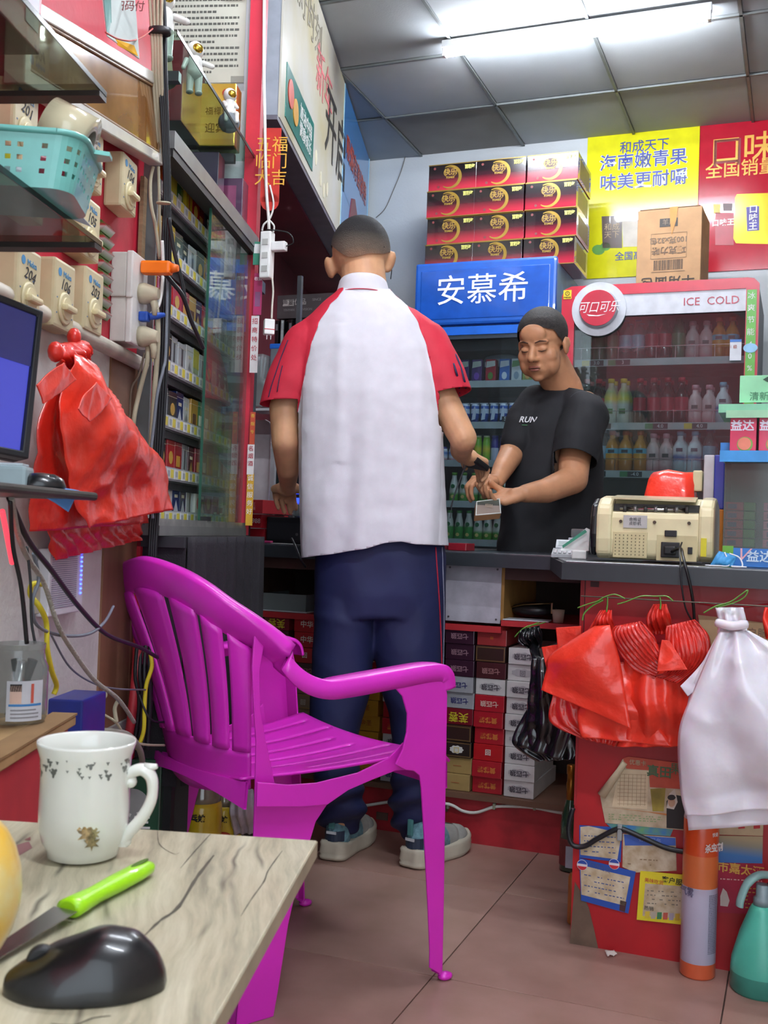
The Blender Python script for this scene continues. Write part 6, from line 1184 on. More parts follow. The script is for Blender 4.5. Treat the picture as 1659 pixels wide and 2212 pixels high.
for k in range(7): MB().cyl((-mw / 2 + .068 + k * .0225, .010, .119), .0095 if k in (0, 6) else .0075, .007, 14, 0, 'x').build('roller', mat('8a8c8a', .35, .6) if k % 2 else mat('3a3a38', .5), ax)
MB().box(-.062, -.010, -.0062, -.003, .076, .104).build('rating_plate', mat('b9b7b4', .4, .2), mc)
text('合格证\n点钞机', .009, INK, mc, (-.036, -.0066, .090));
for x in (-.068, .006, .080): MB().cyl((x, -.0058, .090), .0036, .004, 12, 0, 'y').build('screw_hole', mat('4a3a2a', .5), mc)
vg = MB().bbox((-.046, -.0040, .038), (.075, .003, .058), .0012).build('vent_panel', CRD, mc); vh = MB()
for i in range(8):
    for j in range(7): vh.cyl((-.078 + i * .0088, -.0062, .016 + j * .0072), .0014, .0012, 6, 0, 'y', False)
tag(vh.build('vent_hole', mat('6a6248', .6), vg), kind='stuff')
sk_ = MB().box(.012, .098, -.0052, -.002, .006, .062).build('socket_recess', mat('c4b88c', .5), mc)
MB().bbox((.042, -.008, .030), (.040, .006, .034), .002).build('power_inlet', mat('1a1a1c', .4), sk_); MB().bbox((.042, -.016, .029), (.026, .018, .020), .004).build('power_plug', mat('121214', .45), sk_)
MB().bbox((.084, -.0065, .030), (.010, .004, .015), .001).build('fuse_socket', mat('1a1a1c', .4), sk_); MB().bbox((.042, -.0075, .066), (.026, .005, .014), .0015).build('rocker_switch', mat('1c1c1e', .3), mc)
MB().box(mw / 2 - .026, mw / 2 - .014, -.0125, -.009, .018, .058).build('yellow_sticker', mat('d6cc28', .4), mc)
tag(MB().tube(spline([mc.matrix_basis @ Vector((.046, -.022, .026)), atB(1470, 1185, 2.36), atB(1475, 1200, 2.30), atB(1480, 1220, 2.25), atB(1490, 1260, 2.25), atB(1497, 1300, 2.26), atB(1500, 1340, 2.27)], 7), .0032, 8).build('mains_lead', mat('141416', .45)), 'black power cord of the banknote counter hanging over the counter edge', 'cable')
tag(MB().tube(spline([atB(1473, 1172, 2.36), atB(1468, 1190, 2.32), atB(1470, 1215, 2.26), atB(1472, 1260, 2.25), atB(1480, 1310, 2.26), atB(1494, 1340, 2.27)], 7), .0018, 8).build('mains_lead', mat('1c1c20', .45)), 'thinner black cord beside the power cord of the counting machine', 'cable')
# red bag with cream cap behind the machine
rg = root('plastic_bag', 'red plastic bag with a cream square cap behind the counting machine', 'bag', (0, 0, 0)); mb = MB()
cX = [(1398, 1062, 1066), (1408, 1020, 1068), (1440, 1014, 1070), (1475, 1020, 1070), (1503, 1020, 1068)]
R = []
for x, yt, yb in cX:
    t_, b_ = atB(x, yt, 2.66), atB(x, yb, 2.66); b_.z = min(b_.z, t_.z - .005); h_ = (t_.z - (TOPZ + .002)); ring = []
    for k in range(20): a = 2 * pi * k / 20; ring.append(B(inB(t_).x + .004 * sin(5 * a), 2.66 + .045 * cos(a) * (1 + .1 * sin(7 * a)), TOPZ + .002 + h_ / 2 + h_ / 2 * sin(a) * (1 + .02 * sin(6 * a))))
    R.append(ring)
mb.rings(R); o = mb.build('bag_body', RP, rg); q = inB(atB(1509, 1040, 2.66)); MB().bbox((0, 0, 0), (.022, .055, .050), .004).build('square_cap', CR, rg, B(q.x, q.y, q.z), RB)
# blue and orange wrapped packet
q = inB(atB(1540, 1080, 2.62)); pk = broot('wrapped_packet', 'tall blue white and orange wrapped packet beside the counting machine', 'packet', q.x, 2.66, TOPZ + .0005); ht = inB(atB(1540, 982, 2.62)).z - TOPZ
for nm, z0, z1, x0, x1, c in (('white_field', 0, 1, -.024, .0, 'c9cad0'), ('blue_field', .5, 1, .0, .024, '3a48b0'), ('orange_field', .0, .5, .0, .024, 'd8882c')): MB().bbox(((x0 + x1) / 2, 0, ht * (z0 + z1) / 2), (x1 - x0, .05, ht * (z1 - z0)), .003).build(nm, mat(c, .35, coat=.3), pk)
# calculator, angled display, tissue pack
def ctr(name, label, cat, x, y, b, rz=0.): q = inB(atB(x, y, b)); return broot(name, label, cat, q.x, b, TOPZ + .0005, rz=rz)
cl = ctr('calculator', 'pale desktop calculator with a tilted display beside the dark machine side', 'calculator', 1222, 1185, 2.66, .15)
MB().prism([(-.05, 0), (.05, 0), (.05, .016), (.02, .022), (-.05, .008)], -.032, .032, 0, 'yz').build('case', mat('a9adb0', .4), cl)
MB().add([(-.026, .012, .024), (.026, .012, .024), (.026, .045, .044), (-.026, .045, .044), (-.026, .050, .016), (.026, .050, .016), (-.026, .012, .016), (.026, .012, .016)], [(0, 1, 2, 3), (3, 2, 5, 4), (0, 3, 4, 6), (1, 7, 5, 2), (0, 6, 7, 1), (6, 4, 5, 7)]).build('display_hood', mat('9aa0a4', .35), cl)
MB().add([(-.020, .018, .0285), (.020, .018, .0285), (.020, .038, .0405), (-.020, .038, .0405)], [(0, 1, 2, 3)]).build('display', mat('6a7a78', .2), cl)
for i in range(5):
    for j in range(4): MB().bbox((-.024 + i * .012, -.040 + j * .012, .0125 + j * .002), (.008, .008, .004), .001).build('key', mat('d0d2d4', .4), cl)
pd = ctr('price_display', 'white angled display unit with a green circuit edge beside the calculator', 'display', 1253, 1190, 2.50, .1)
MB().bbox((0, 0, .010), (.034, .05, .020), .003).build('foot', mat('cfd0cc', .4), pd); MB().add([(-.045, .0, .018), (.02, .0, .020), (.02, .012, .070), (.012, .012, .074), (-.045, .012, .024), (-.045, .03, .018), (.02, .03, .020), (.02, .03, .070)], [(0, 1, 2, 3, 4), (5, 7, 6), (0, 4, 5), (1, 6, 7, 2), (4, 3, 7, 5), (0, 5, 6, 1), (3, 2, 7)]).build('wedge', mat('c9cbc8', .4), pd)
MB().add([(-.040, -.0015, .024), (.015, -.0015, .064), (.010, -.0015, .070), (-.042, -.0015, .030)], [(0, 1, 2, 3)]).build('green_edge', mat('2f8a6a', .3), pd)
ti = ctr('tissue_pack', 'transparent pack of blue and white tissues behind the calculator', 'tissues', 1250, 1150, 2.76); MB().bbox((0, 0, .025), (.046, .04, .05), .003).build('pack', mat('b9bec8', .3, coat=.5), ti); MB().box(-.020, .020, -.0212, -.0202, .006, .024).build('blue_print', mat('3a7ac4', .4), ti); MB().box(-.022, -.012, -.0216, -.0204, .004, .018).build('red_print', mat('b0303a', .4), ti)
MB().bbox((.003, 0, .062), (.040, .035, .022), .004).build('clear_top', glass('e4e8ec', .85, 1.6, .1, .2), ti)
# face mask
mk = ctr('face_mask', 'crumpled blue face mask with white ear loops at the counter edge', 'mask', 1565, 1205, 2.31)
mb = MB(); sheetmesh(mb, [Vector((-.028, 0, .002)), Vector((-.012, .01, .032))], [Vector((.016, -.01, .001)), Vector((.026, .012, .024))], Vector((0, -1, 0)), 14, 14, .012, .004, 71, 4, .002); mb.build('cloth', mat('3f94cc', .6), mk, solid=.0012, recalc=False)
for pts in ([(-.03, -.01, .002), (-.035, -.018, .002), (-.01, -.022, .002), (.01, -.012, .004), (.0, .0, .03)], [(.01, -.01, .028), (.03, -.015, .02), (.036, -.02, .002), (.015, -.022, .002), (.045, -.021, .0015)]): MB().tube(spline(pts, 6), .0016, 6).build('ear_loop', mat('dfe4ea', .6), mk)
# chewing gum display
gd0, gd1 = inB(atB(1562, 1200, 2.40)).x, .19
gd = broot('gum_display', 'chewing gum display stand with clear bins and blue shelf edges', 'display stand', 0, 0, 0)
zb0 = TOPZ + .001
zs = inB(atB(1620, 985, 2.38)).z; zt_ = inB(atB(1600, 892, 2.38)).z
Bb(MB(), gd0 + .022, gd1, 2.375, 2.56, zb0, inB(atB(1600, 1184, 2.375)).z).build('base_tray', mat('2f78c8', .35), gd); Bb(MB(), gd0 - .0, gd0 + .022, 2.375, 2.56, zb0, inB(atB(1600, 1180, 2.375)).z).build('green_tray_end', mat('6aae3a', .35), gd)
text('益达', .026, mat('c9e2f0', .4), gd, (inB(atB(1640, 1204, 2.37)).x, 2.374, inB(atB(1640, 1204, 2.37)).z), bold=.0004); text('V', .04, mat('e8b0b8', .4), gd, (inB(atB(1600, 1200, 2.37)).x, 2.374, inB(atB(1600, 1200, 2.37)).z), shear=.4)
Bb(MB(), gd0 - .01, gd1, 2.36, 2.362, zs - .014, zs + .010).build('shelf_edge', mat('3a94d8', .35), gd); Bb(MB(), gd0 - .01, gd1, 2.362, 2.56, zs - .006, zs).build('shelf', mat('7ab0cc', .4), gd)
Bb(MB(), gd0 - .012, gd0 + .01, 2.40, 2.56, zs + .010, zs + .03).build('blue_bracket', mat('3080c8', .35), gd)
for a_ in (gd0, gd1 - .004): Bb(MB(), a_, a_ + .003, 2.38, 2.56, inB(atB(1600, 1184, 2.375)).z, zs - .006).build('clear_side', glass('c9cdc4', .88, 1., .08, .15), gd)
Bb(MB(), gd0, gd1, 2.378, 2.381, inB(atB(1600, 1184, 2.375)).z, zs - .014).build('clear_front', glass('d8dad4', .93, .8, .08, .10), gd)
Bb(MB(), gd0, gd1, 2.55, 2.56, zb0, zt_).build('back_panel', mat('8f9288', .5), gd)
Bb(MB(), gd0 - .016, gd1, 2.37, 2.56, zt_, zt_ + .018).build('top_tray', mat('7fc4a0', .4), gd); Bb(MB(), gd0 - .0, gd1, 2.364, 2.37, zt_ - .012, zt_ + .004).build('top_edge', mat('9acfa8', .4), gd)
q0, q1 = inB(atB(1597, 870, 2.40)), inB(atB(1680, 810, 2.40)); MB().bbox(((q0.x + q1.x) / 2, 2.40, (q0.z + q1.z) / 2), (q1.x - q0.x, .002, q1.z - q0.z), .0005).build('green_card', mat('8fd6a6', .45), gd); text('清新口气', .020, mat('3f7a5a', .5), gd, (q0.x + .06, 2.3985, q0.z + .012)); text('◀防护', .018, mat('2a4a3a', .5), gd, (q0.x + .072, 2.3985, q0.z + .048))
for i in range(3):
    g_ = broot('gum_carton', 'pink gum carton with a melon picture, %s on the shelf of the stand' % ORD[i], 'gum', inB(atB(1605, 940, 2.37)).x + .058 * i, 2.40, zs + .0005, 'gum cartons on the stand'); MB().bbox((0, 0, .045), (.053, .05, .09), .001).build('carton', mat('d23a5e', .35, coat=.3), g_)
    text('益达', .024, mat('dfe0ee', .4), g_, (-.002, -.0256, .062), bold=.0006); MB().lathe([(.016, 0), (.016, .0006)], 20, 0, (.004, -.0256, .024), 'y').build('melon_ring', mat('7aa84a', .4), g_); MB().lathe([(.0135, 0), (.0135, .0006)], 20, 0, (.003, -.0262, .025), 'y').build('melon_picture', mat('e0846a', .4), g_)
for c_ in range(2):
    for k in range(5):
        g_ = broot('gum_pack', '%s gum pack, %s from the bottom in the %s clear bin' % (['red and green', 'pink'][c_], ORD[k], ['left', 'right-hand'][c_]), 'gum', inB(atB(1598, 1100, 2.40)).x + .080 * c_, 2.425, inB(atB(1600, 1184, 2.375)).z + .002 + k * .0195, 'gum packs in the clear bins')
        MB().bbox((-.012, 0, .009), (.040, .06, .018), .002).build('wrapper', mat('c23a5a' if c_ == 0 else 'd8608e', .35), g_); MB().bbox((.020, 0, .009), (.024, .06, .018), .002).build('wrapper_end', mat('4f9a34' if c_ == 0 else 'd8608e', .35), g_); MB().box(-.024, -.006, -.0305, -.0298, .004, .014).build('name_print', mat('5a3a7a', .4), g_)
def oz(x, y): p = atZ(x, y, 0); return p
def onfl(x, b): q = inB(atB(x, 1900, b)); return B(q.x, b, 0)
bt = root('liquor_bottle', 'tall green glass bottle with a long gold cap beside the red counter', 'bottle', oz(1228, 1880), RB)
hb_ = .88 - 0; Yb = bt.location.y; hb_ = at(1235, 1652, Yb).z; k = hb_ / .32
MB().lathe([(.018 * k, .0), (.029 * k, .004), (.029 * k, .14 * k), (.026 * k, .165 * k), (.013 * k, .215 * k), (.011 * k, .24 * k), (.011 * k, .26 * k)], 24, 0).build('glass_body', mat('3f5f4a', .08, trans=.35, coat=1.), bt); MB().lathe([(.0135 * k, .215 * k), (.0140 * k, .265 * k), (.0125 * k, .268 * k), (.0125 * k, .29 * k), (.0145 * k, .292 * k), (.0145 * k, .317 * k), (.013 * k, .32 * k)], 20, 0).build('gold_cap', mat('b0762c', .3, .75), bt)
MB().lathe([(.0295 * k, .02 * k), (.0295 * k, .10 * k)], 24, 0, cap=False).build('label', mat('8a3a3a', .5, var=.2), bt); MB().box(-.004, .018, -.0305 * k, -.029 * k, .014, .07).build('barcode_label', mat('b4bac8', .5), bt)
ob = root('wooden_stick', 'orange-brown broom handle stub leaning behind the counter corner', 'stick', oz(1242, 2003) + Vector((-.006, .02, 0)), RB); hh = at(1240, 1885, ob.location.y).z; MB().lathe([(.006, 0), (.009, .006), (.009, hh - .01), (.005, hh)], 14).build('shaft', mat('a8642a', .4, coat=.3), ob)
ct = root('spray_can', 'tall orange and white insecticide can in front of the red counter', 'spray can', onfl(1512, 2.288), 0); Yc = ct.location.y; rr_ = 37 * Yc / FPX; hc = at(1512, 1752, Yc).z
OM = ramp_mat([(0, 'd8643c'), (.085, 'd8643c'), (.09, 'b4b2c8'), (.545, 'bcb8cc'), (.55, 'd8743e'), (.74, 'da7440'), (.745, 'd4501c'), (.95, 'd4501c'), (.955, 'c4b8bc')], 2, 0, hc, .3, coat=.4, interp='CONSTANT')
MB().lathe([(rr_ * .93, 0), (rr_, .004), (rr_, hc - .012), (rr_ * .95, hc - .004), (rr_ * .8, hc)], 32).build('can_body', OM, ct); MB().lathe([(rr_ * .72, hc), (rr_ * .70, hc + .03), (rr_ * .3, hc + .034)], 24).build('cap', mat('cfc8ca', .4), ct)
CTX = (pi / 2, 0, radians(25)); al = radians(-65);
def onc(t, z, s, m, dx=0., al=-65., bold=.0):
    a = radians(al); text(t, s, m, ct, ((rr_ + .0008) * cos(a), (rr_ + .0008) * sin(a), z), (pi / 2, 0, a + pi / 2), bold=bold, sx=.9)
onc('杀虫剂', hc * .80, .018, WHITE, al=-62, bold=.0004); onc('快速', hc * .88, .009, WHITE, al=-58); onc('气雾', hc * .52, .020, mat('6a6a8a', .4), al=-150)
fp = MB()
for i in range(34):
    z = hc * (.16 + .36 * i / 34); a0_ = -75
    while a0_ < -32: w_ = random.uniform(1.5, 5); a1_ = min(a0_ + w_, -30); fp.add([((rr_ + .0004) * cos(radians(t)), (rr_ + .0004) * sin(radians(t)), zz_) for t, zz_ in ((a0_, z), (a1_, z), (a1_, z + .0026), (a0_, z + .0026))], [(0, 1, 2, 3)]); a0_ += w_ + 1.2
tag(fp.build('fine_print', mat('7d7a8e', .5), ct), kind='stuff')
sp = root('spray_bottle', 'teal plastic spray bottle on the floor at the right border', 'bottle', onfl(1648, 2.262), 0); Ys = sp.location.y; rs = 62 * Ys / FPX; hs = at(1640, 1890, Ys).z;
MB().lathe([(rs * .92, 0), (rs, .006), (rs, hs * .18), (rs * .97, hs * .27), (rs * .72, hs * .50), (rs * .42, hs * .70), (rs * .33, hs * .74)], 32).build('teal_body', mat('4fb39c', .35, var=.04, sss=.1), sp)
MB().lathe([(rs * .93, .0), (rs * 1.003, .006), (rs * 1.003, hs * .17)], 32, cap=False).build('liquid_band', mat('3a8a7a', .3), sp)
MB().lathe([(rs * .30, hs * .74), (rs * .30, hs * .80), (rs * .22, hs * .82), (rs * .22, hs * .92)], 20).build('neck_collar', mat('7a8c90', .4), sp)
MB().tube(spline([(rs * .5, 0, hs * .99), (-rs * .1, 0, hs * 1.0), (-rs * .55, -.004, hs * .93), (-rs * .78, -.006, hs * .80), (-rs * .82, -.006, hs * .73)], 8), [.012] * 17 + [.011] * 16, 10, flat=.6).build('trigger_head', mat('7fa8a4', .4), sp)
MB().tube(spline([(rs * .2, -.01, hs * .96), (rs * .45, -.02, hs * .82), (rs * .5, -.02, hs * .66)], 6), .008, 8).build('trigger', BLACK, sp)
for i, (x, y, lb_) in enumerate(((1319, 2065, 'crumpled white tissue scrap on the floor by the counter'), (1369, 2040, 'tiny white paper scrap on the floor against the red panel'))):
    p = oz(x, y); mb = MB(); sheetmesh(mb, [Vector((-.012, -.008, .001)), Vector((-.010, .008, .006))], [Vector((.012, -.006, .002)), Vector((.012, .008, .004))], Vector((0, 0, 1)), 8, 8, .004 * (1 - .6 * i), .003, 80 + i, 0, 0, sc=90); o = mb.build('paper_scrap', mat('cdc4bc', .7), None, p + Vector((0, 0, .001)), .3, solid=.0008, recalc=False); o.scale = (1 - .5 * i,) * 3; tag(o, lb_, 'scrap')
# ================================================================== NEAR TABLE
TZ = .603
tl = [atZ(685, 1815, TZ), atZ(-260, 1742, TZ)]; tn = (atZ(430, 2212, TZ) - tl[0])
WOOD = bpy.data.materials.new('weathered_wood_print'); WOOD.use_nodes = True
def wood_nodes():
    nt = WOOD.node_tree; N = nt.nodes; K = nt.links; p = N['Principled BSDF']; p.inputs['Roughness'].default_value = .42; p.inputs['Coat Weight'].default_value = .15
    tc = N.new('ShaderNodeTexCoord'); mp = N.new('ShaderNodeMapping'); mp.inputs['Rotation'].default_value = (0, 0, radians(-12)); K.new(tc.outputs['Object'], mp.inputs[0])
    wp_ = N.new('ShaderNodeTexNoise'); wp_.inputs['Scale'].default_value = 7; wp_.inputs['Detail'].default_value = 3; K.new(mp.outputs[0], wp_.inputs[0])
    ad = N.new('ShaderNodeMix'); ad.data_type = 'VECTOR'; ad.inputs[0].default_value = .035; K.new(mp.outputs[0], ad.inputs[4]); K.new(wp_.outputs['Color'], ad.inputs[5])
    m2 = N.new('ShaderNodeMapping'); m2.inputs['Scale'].default_value = (40, 3.2, 1); K.new(ad.outputs[1], m2.inputs[0])
    n1 = N.new('ShaderNodeTexNoise'); n1.inputs['Scale'].default_value = 1.4; n1.inputs['Detail'].default_value = 8; n1.inputs['Roughness'].default_value = .7; K.new(m2.outputs[0], n1.inputs[0])
    cr = N.new('ShaderNodeValToRGB'); e = cr.color_ramp.elements; e[0].position = .30; e[0].color = lin('7f7a66'); e[1].position = .50; e[1].color = lin('b3ac90'); e.new(.68).color = lin('cdc7ad'); K.new(n1.outputs[0], cr.inputs[0])
    m3 = N.new('ShaderNodeMapping'); m3.inputs['Scale'].default_value = (9, 1.5, 1); K.new(ad.outputs[1], m3.inputs[0])
    vo = N.new('ShaderNodeTexVoronoi'); vo.feature = 'DISTANCE_TO_EDGE'; vo.inputs['Scale'].default_value = 1.6; K.new(m3.outputs[0], vo.inputs[0])
    n3 = N.new('ShaderNodeTexNoise'); n3.inputs['Scale'].default_value = 9; K.new(tc.outputs['Object'], n3.inputs[0])
    a = N.new('ShaderNodeMapRange'); a.inputs[1].default_value = .0; a.inputs[2].default_value = .035; a.inputs[3].default_value = 1; a.inputs[4].default_value = 0; K.new(vo.outputs[0], a.inputs[0])
    b = N.new('ShaderNodeMapRange'); b.inputs[1].default_value = .48; b.inputs[2].default_value = .62; K.new(n3.outputs[0], b.inputs[0])
    mu = N.new('ShaderNodeMath'); mu.operation = 'MULTIPLY'; K.new(a.outputs[0], mu.inputs[0]); K.new(b.outputs[0], mu.inputs[1])
    mx = N.new('ShaderNodeMix'); mx.data_type = 'RGBA'; K.new(mu.outputs[0], mx.inputs[0]); K.new(cr.outputs[0], mx.inputs[6]); mx.inputs[7].default_value = lin('5f5a4a'); K.new(mx.outputs[2], p.inputs['Base Color'])
wood_nodes()
ta = root('low_table', 'low table with pale weathered wood grain in the near corner', 'table', (tl[0].x, tl[0].y, 0), RL)
MB().box(-.53, 0, -.95, 0, TZ - .0145, TZ).build('table_top', WOOD, ta, bevel=.0012)
MB().box(-.5302, .0004, -.9504, .0006, TZ - .0147, TZ - .0012).build('edge_band', mat('a39a80', .5, var=.1, scale=20), ta)
for x, y in ((-.49, -.04), (-.04, -.88), (-.49, -.88)): MB().box(x - .015, x + .015, y - .015, y + .015, 0, TZ - .0148).build('leg', mat('8a8a86', .4, .5), ta)
CRK = mat('4f4a3c', .6);
def crack(pts, w0, w1):
    P = spline([atZ(x, y, TZ) for x, y in pts], 5); n = len(P); V = []; F = []
    for i, p in enumerate(P):
        t = (P[min(i + 1, n - 1)] - P[max(i - 1, 0)]).normalized(); s_ = Vector((-t.y, t.x, 0)); w_ = lerp(w0, w1, i / n) * (.6 + .8 * abs(noise.noise(p * 60))) * sin(pi * (i + .5) / n) ** .4; V += [p + s_ * w_ + Vector((0, 0, .00025)), p - s_ * w_ + Vector((0, 0, .00025))]
    for i in range(n - 1): F.append((2 * i, 2 * i + 1, 2 * i + 3, 2 * i + 2))
    inv = Matrix.Rotation(-RL, 4, 'Z') @ Matrix.Translation(-Vector((tl[0].x, tl[0].y, 0))); MB().add(V, F).xf(inv).build('printed_crack', CRK, ta, recalc=False)
crack([(462, 1848), (425, 1896), (385, 1960), (345, 1990), (312, 2022)], .0022, .0012); crack([(455, 1802), (420, 1840), (390, 1876)], .0008, .0005); crack([(610, 1838), (580, 1880), (570, 1905), (545, 1940), (520, 1980)], .0010, .0005); crack([(340, 1795), (345, 1825), (375, 1845), (388, 1842)], .0006, .0004); crack([(280, 1880), (250, 1930), (210, 1950)], .0005, .0004); crack([(240, 2195), (200, 2200), (160, 2215), (110, 2212)], .0012, .0006)
for pts, c in (([(8, 1850), (30, 1828), (62, 1818), (70, 1832), (40, 1850)], '9a6a6a'), ([(52, 1815), (66, 1808), (66, 1816)], '8a5050')):
    P = [atZ(x, y, TZ) for x, y in pts]; mb = MB().add([(p.x, p.y, TZ + .0003) for p in P], [tuple(range(len(P)))]); inv = Matrix.Rotation(-RL, 4, 'Z') @ Matrix.Translation(-Vector((tl[0].x, tl[0].y, 0))); mb.xf(inv).build('printed_flower', mat(c, .5), ta)
# mug
mp_ = atZ(178, 1850, TZ); Ym = mp_.y; k = Ym / FPX
mug = root('mug', 'white porcelain mug with a scrolled handle on the near table', 'mug', (mp_.x, Ym, TZ + .0006), 0)
PO = mat('e3e4dc', .12, coat=.6, var=.01); H_ = 248 * k
pf = [(.0, .004), (.060 * 1, .004)]
R1 = 104 * k
prof = [(R1 * .60, 0), (R1 * .72, .002), (R1 * .74, .008), (R1 * .82, .013), (R1 * .90, .025), (R1 * .915, .04), (R1 * .90, H_ * .75), (R1 * .92, H_ * .86), (R1, H_ - .002), (R1 * .99, H_), (R1 * .96, H_ - .001), (R1 * .87, H_ * .86), (R1 * .85, H_ * .4), (R1 * .80, .02), (R1 * .4, .009), (.0005, .008)]
MB().lathe(prof, 56, 0).build('mug_body', PO, mug)
MB().lathe([(R1 * .35, .012), (R1 * .84, .05), (.0004, .050)][1:], 32, 0, cap=False).build('drink', mat('c9c8b4', .2), mug)
hp = [(86, 1688), (104, 1670), (128, 1662), (147, 1676), (152, 1700), (148, 1730), (130, 1765), (104, 1795), (90, 1815), (88, 1826)]
hp = [at(178 + x, y, Ym) - Vector((mp_.x, Ym, TZ + .0006)) for x, y in hp]
MB().tube(spline(hp, 6), [.0055 + .001 * abs(sin(i * .12)) for i in range(len(hp) * 6 - 5)], 10, flat=.8).build('handle', PO, mug)
q = at(178 + 104, 1688, Ym) - mug.location; MB().ell(q, (.0055, .0055, .0055), 12).build('handle_pearl', PO, mug); q = at(178 + 92, 1816, Ym) - mug.location; MB().ell(q, (.0055, .0055, .0055), 12).build('handle_pearl', PO, mug)
MB().tube([at(178 + 136, 1660, Ym) - mug.location, at(178 + 162, 1655, Ym) - mug.location], [.005, .002], 8).build('handle_spur', PO, mug)
def on_mug(a, z, rad, m, n=5, name='printed_clover'):
    mb = MB(); rr0 = interp([(0, R1 * .9), (H_ * .75, R1 * .9), (H_ * .86, R1 * .92), (H_, R1)], z) + .0003
    P = [(rad * (1 + .45 * sin(n * t)) * cos(t), rad * (1 + .45 * sin(n * t)) * sin(t)) for t in [2 * pi * i / 20 for i in range(20)]]
    mb.add([(rr0 * cos(radians(a) + u / rr0), rr0 * sin(radians(a) + u / rr0), z + v) for u, v in P], [tuple(range(20))]); return mb
mk_ = MB(); random.seed(5)
for i in range(46):
    a_ = random.uniform(-175, -5); z_ = H_ * random.uniform(.74, .90); o = on_mug(a_, z_, random.choice((.0009, .0012, .0024)), None, 3); mk_.add(o.v, o.f)
tag(mk_.build('printed_clovers', mat('6c6f68', .3), mug), kind='stuff')
for (a_, z_, rd, c) in ((-78, .30, .0065, 'a9906a'), (-72, .22, .005, '8a7a58'), (-84, .36, .004, 'b8985e'), (-70, .29, .004, '9c9068')): o = on_mug(a_ + 8, H_ * z_, rd, None, 7); MB().add(o.v, o.f).build('printed_picture', mat(c, .3, var=.3, scale=300), mug)
# fruit knife
kz = TZ + .001
kn = root('fruit_knife', 'fruit knife with a lime green handle lying on the near table', 'knife', (0, 0, 0))
e0, e1 = atZ(146, 1968, TZ + .006), atZ(325, 1872, TZ + .006); dv = (e1 - e0).normalized(); sv = Vector((-dv.y, dv.x, 0)); ln = (e1 - e0).length
R = []
for t, w_, h_ in ((0, .0062, .0052), (.02, .0105, .0068), (.10, .0098, .0068), (.3, .0078, .0062), (.55, .0090, .0066), (.8, .0092, .0064), (.93, .0082, .0056), (.99, .005, .0035), (1.0, .002, .002)):
    c = e0 + dv * (ln * t); c.z = TZ + .0072; R.append([c + sv * (w_ * cos(a)) + Vector((0, 0, h_ * sin(a))) for a in [2 * pi * j / 20 for j in range(20)]])
MB().rings(R).build('handle', mat('9fe010', .35, coat=.3, var=.02), kn)
c = e0 + dv * (ln * .85); c.z = TZ + .01335; MB().prism([(.012 * cos(a), .0026 * sin(a)) for a in [2 * pi * j / 16 for j in range(16)]], -.0004, .0004, 0, 'xy').build('hanging_hole', mat('4a6a10', .7), kn, c, math.atan2(dv.y, dv.x))
b0 = e0 - dv * .002; b1 = e0 - dv * .12
MB().add([b0 + sv * .010 + Vector((0, 0, .001)), b0 - sv * .009 + Vector((0, 0, .001)), b1 - sv * .008 + Vector((0, 0, -.004)), b1 + sv * .001 + Vector((0, 0, -.004)), b0 + sv * .010 + Vector((0, 0, .0025)), b0 - sv * .009 + Vector((0, 0, .0018)), b1 - sv * .008 + Vector((0, 0, -.003)), b1 + sv * .001 + Vector((0, 0, -.0025))], [(0, 1, 2, 3), (7, 6, 5, 4), (0, 4, 5, 1), (1, 5, 6, 2), (2, 6, 7, 3), (3, 7, 4, 0)]).build('blade', mat('8d8a88', .22, .9), kn)
# black mouse
mc0 = atZ(185, 2135, TZ); ms = root('computer_mouse', 'glossy black computer mouse lying on the near table', 'mouse', (mc0.x, mc0.y, TZ + .0004), radians(9))
R = []
for i in range(17):
    t = i / 16; x = lerp(-.0475, .0475, t); wv = .029 * (1 - (2 * t - 1) ** 4 * .55) * (sin(pi * min(max(t, .015), .985)) ** .25); hv = interp([(0, .009), (.12, .017), (.35, .028), (.6, .036), (.8, .033), (.93, .022), (1, .008)], t); R.append([(x, wv * cos(a) * (abs(cos(a)) ** -.15 if abs(cos(a)) > .05 else 1), max(0, hv * (sin(a) if sin(a) > 0 else .0)) if sin(a) > 0 else .0) for a in [2 * pi * j / 28 for j in range(28)]])
MB().rings(R).build('shell', mat('0f1012', .32, coat=.35), ms, sub=1)
MB().lathe([(.0065, -.0035), (.0085, -.002), (.0085, .002), (.0065, .0035)], 20, 0, (-.026, 0, .0175), 'y').build('scroll_wheel', mat('1e1e20', .5), ms)
tag(MB().ell((0, 0, .048), (.035, .035, .05), 24).build('yellow_bowl', mat('e8b83a', .3, coat=.4, var=.1, scale=30, col2='e0d090'), None, atZ(-88, 2095, TZ) + Vector((0, 0, .001))), 'yellow rounded fruit cut off by the left border on the near table', 'fruit'); bpy.data.objects['yellow_bowl'].name = 'mango'
mo = root('monitor', 'small dark-framed monitor with a blue screen at the left border', 'monitor', (0, 0, 0))
MQ = [at(-330, 505, 1.08), at(95, 672, 1.27), at(63, 992, 1.24), at(-330, 915, 1.06)]
ci = frame_quad(MQ, .012, .018, mat('26282c', .4), 'bezel', mo)
quad_box([p + (MQ[1] - MQ[0]).normalized() * 0 for p in ci], .003, mat('2a2c6a', .2, var=.02, emit='4a4fc0', es=.32), 'screen', mo, .005)
dk = [ci[0].lerp(ci[1], .25), ci[1], ci[1].lerp(ci[2], .38), ci[0].lerp(ci[1], .25).lerp(ci[3].lerp(ci[2], .25), .38)]
quad_box(dk, .001, mat('23244a', .2, emit='3a3c80', es=.18), 'window_pane', mo, .0035)
quad_box([p for p in MQ], .012, mat('1c1d20', .5), 'back_shell', mo, .018)
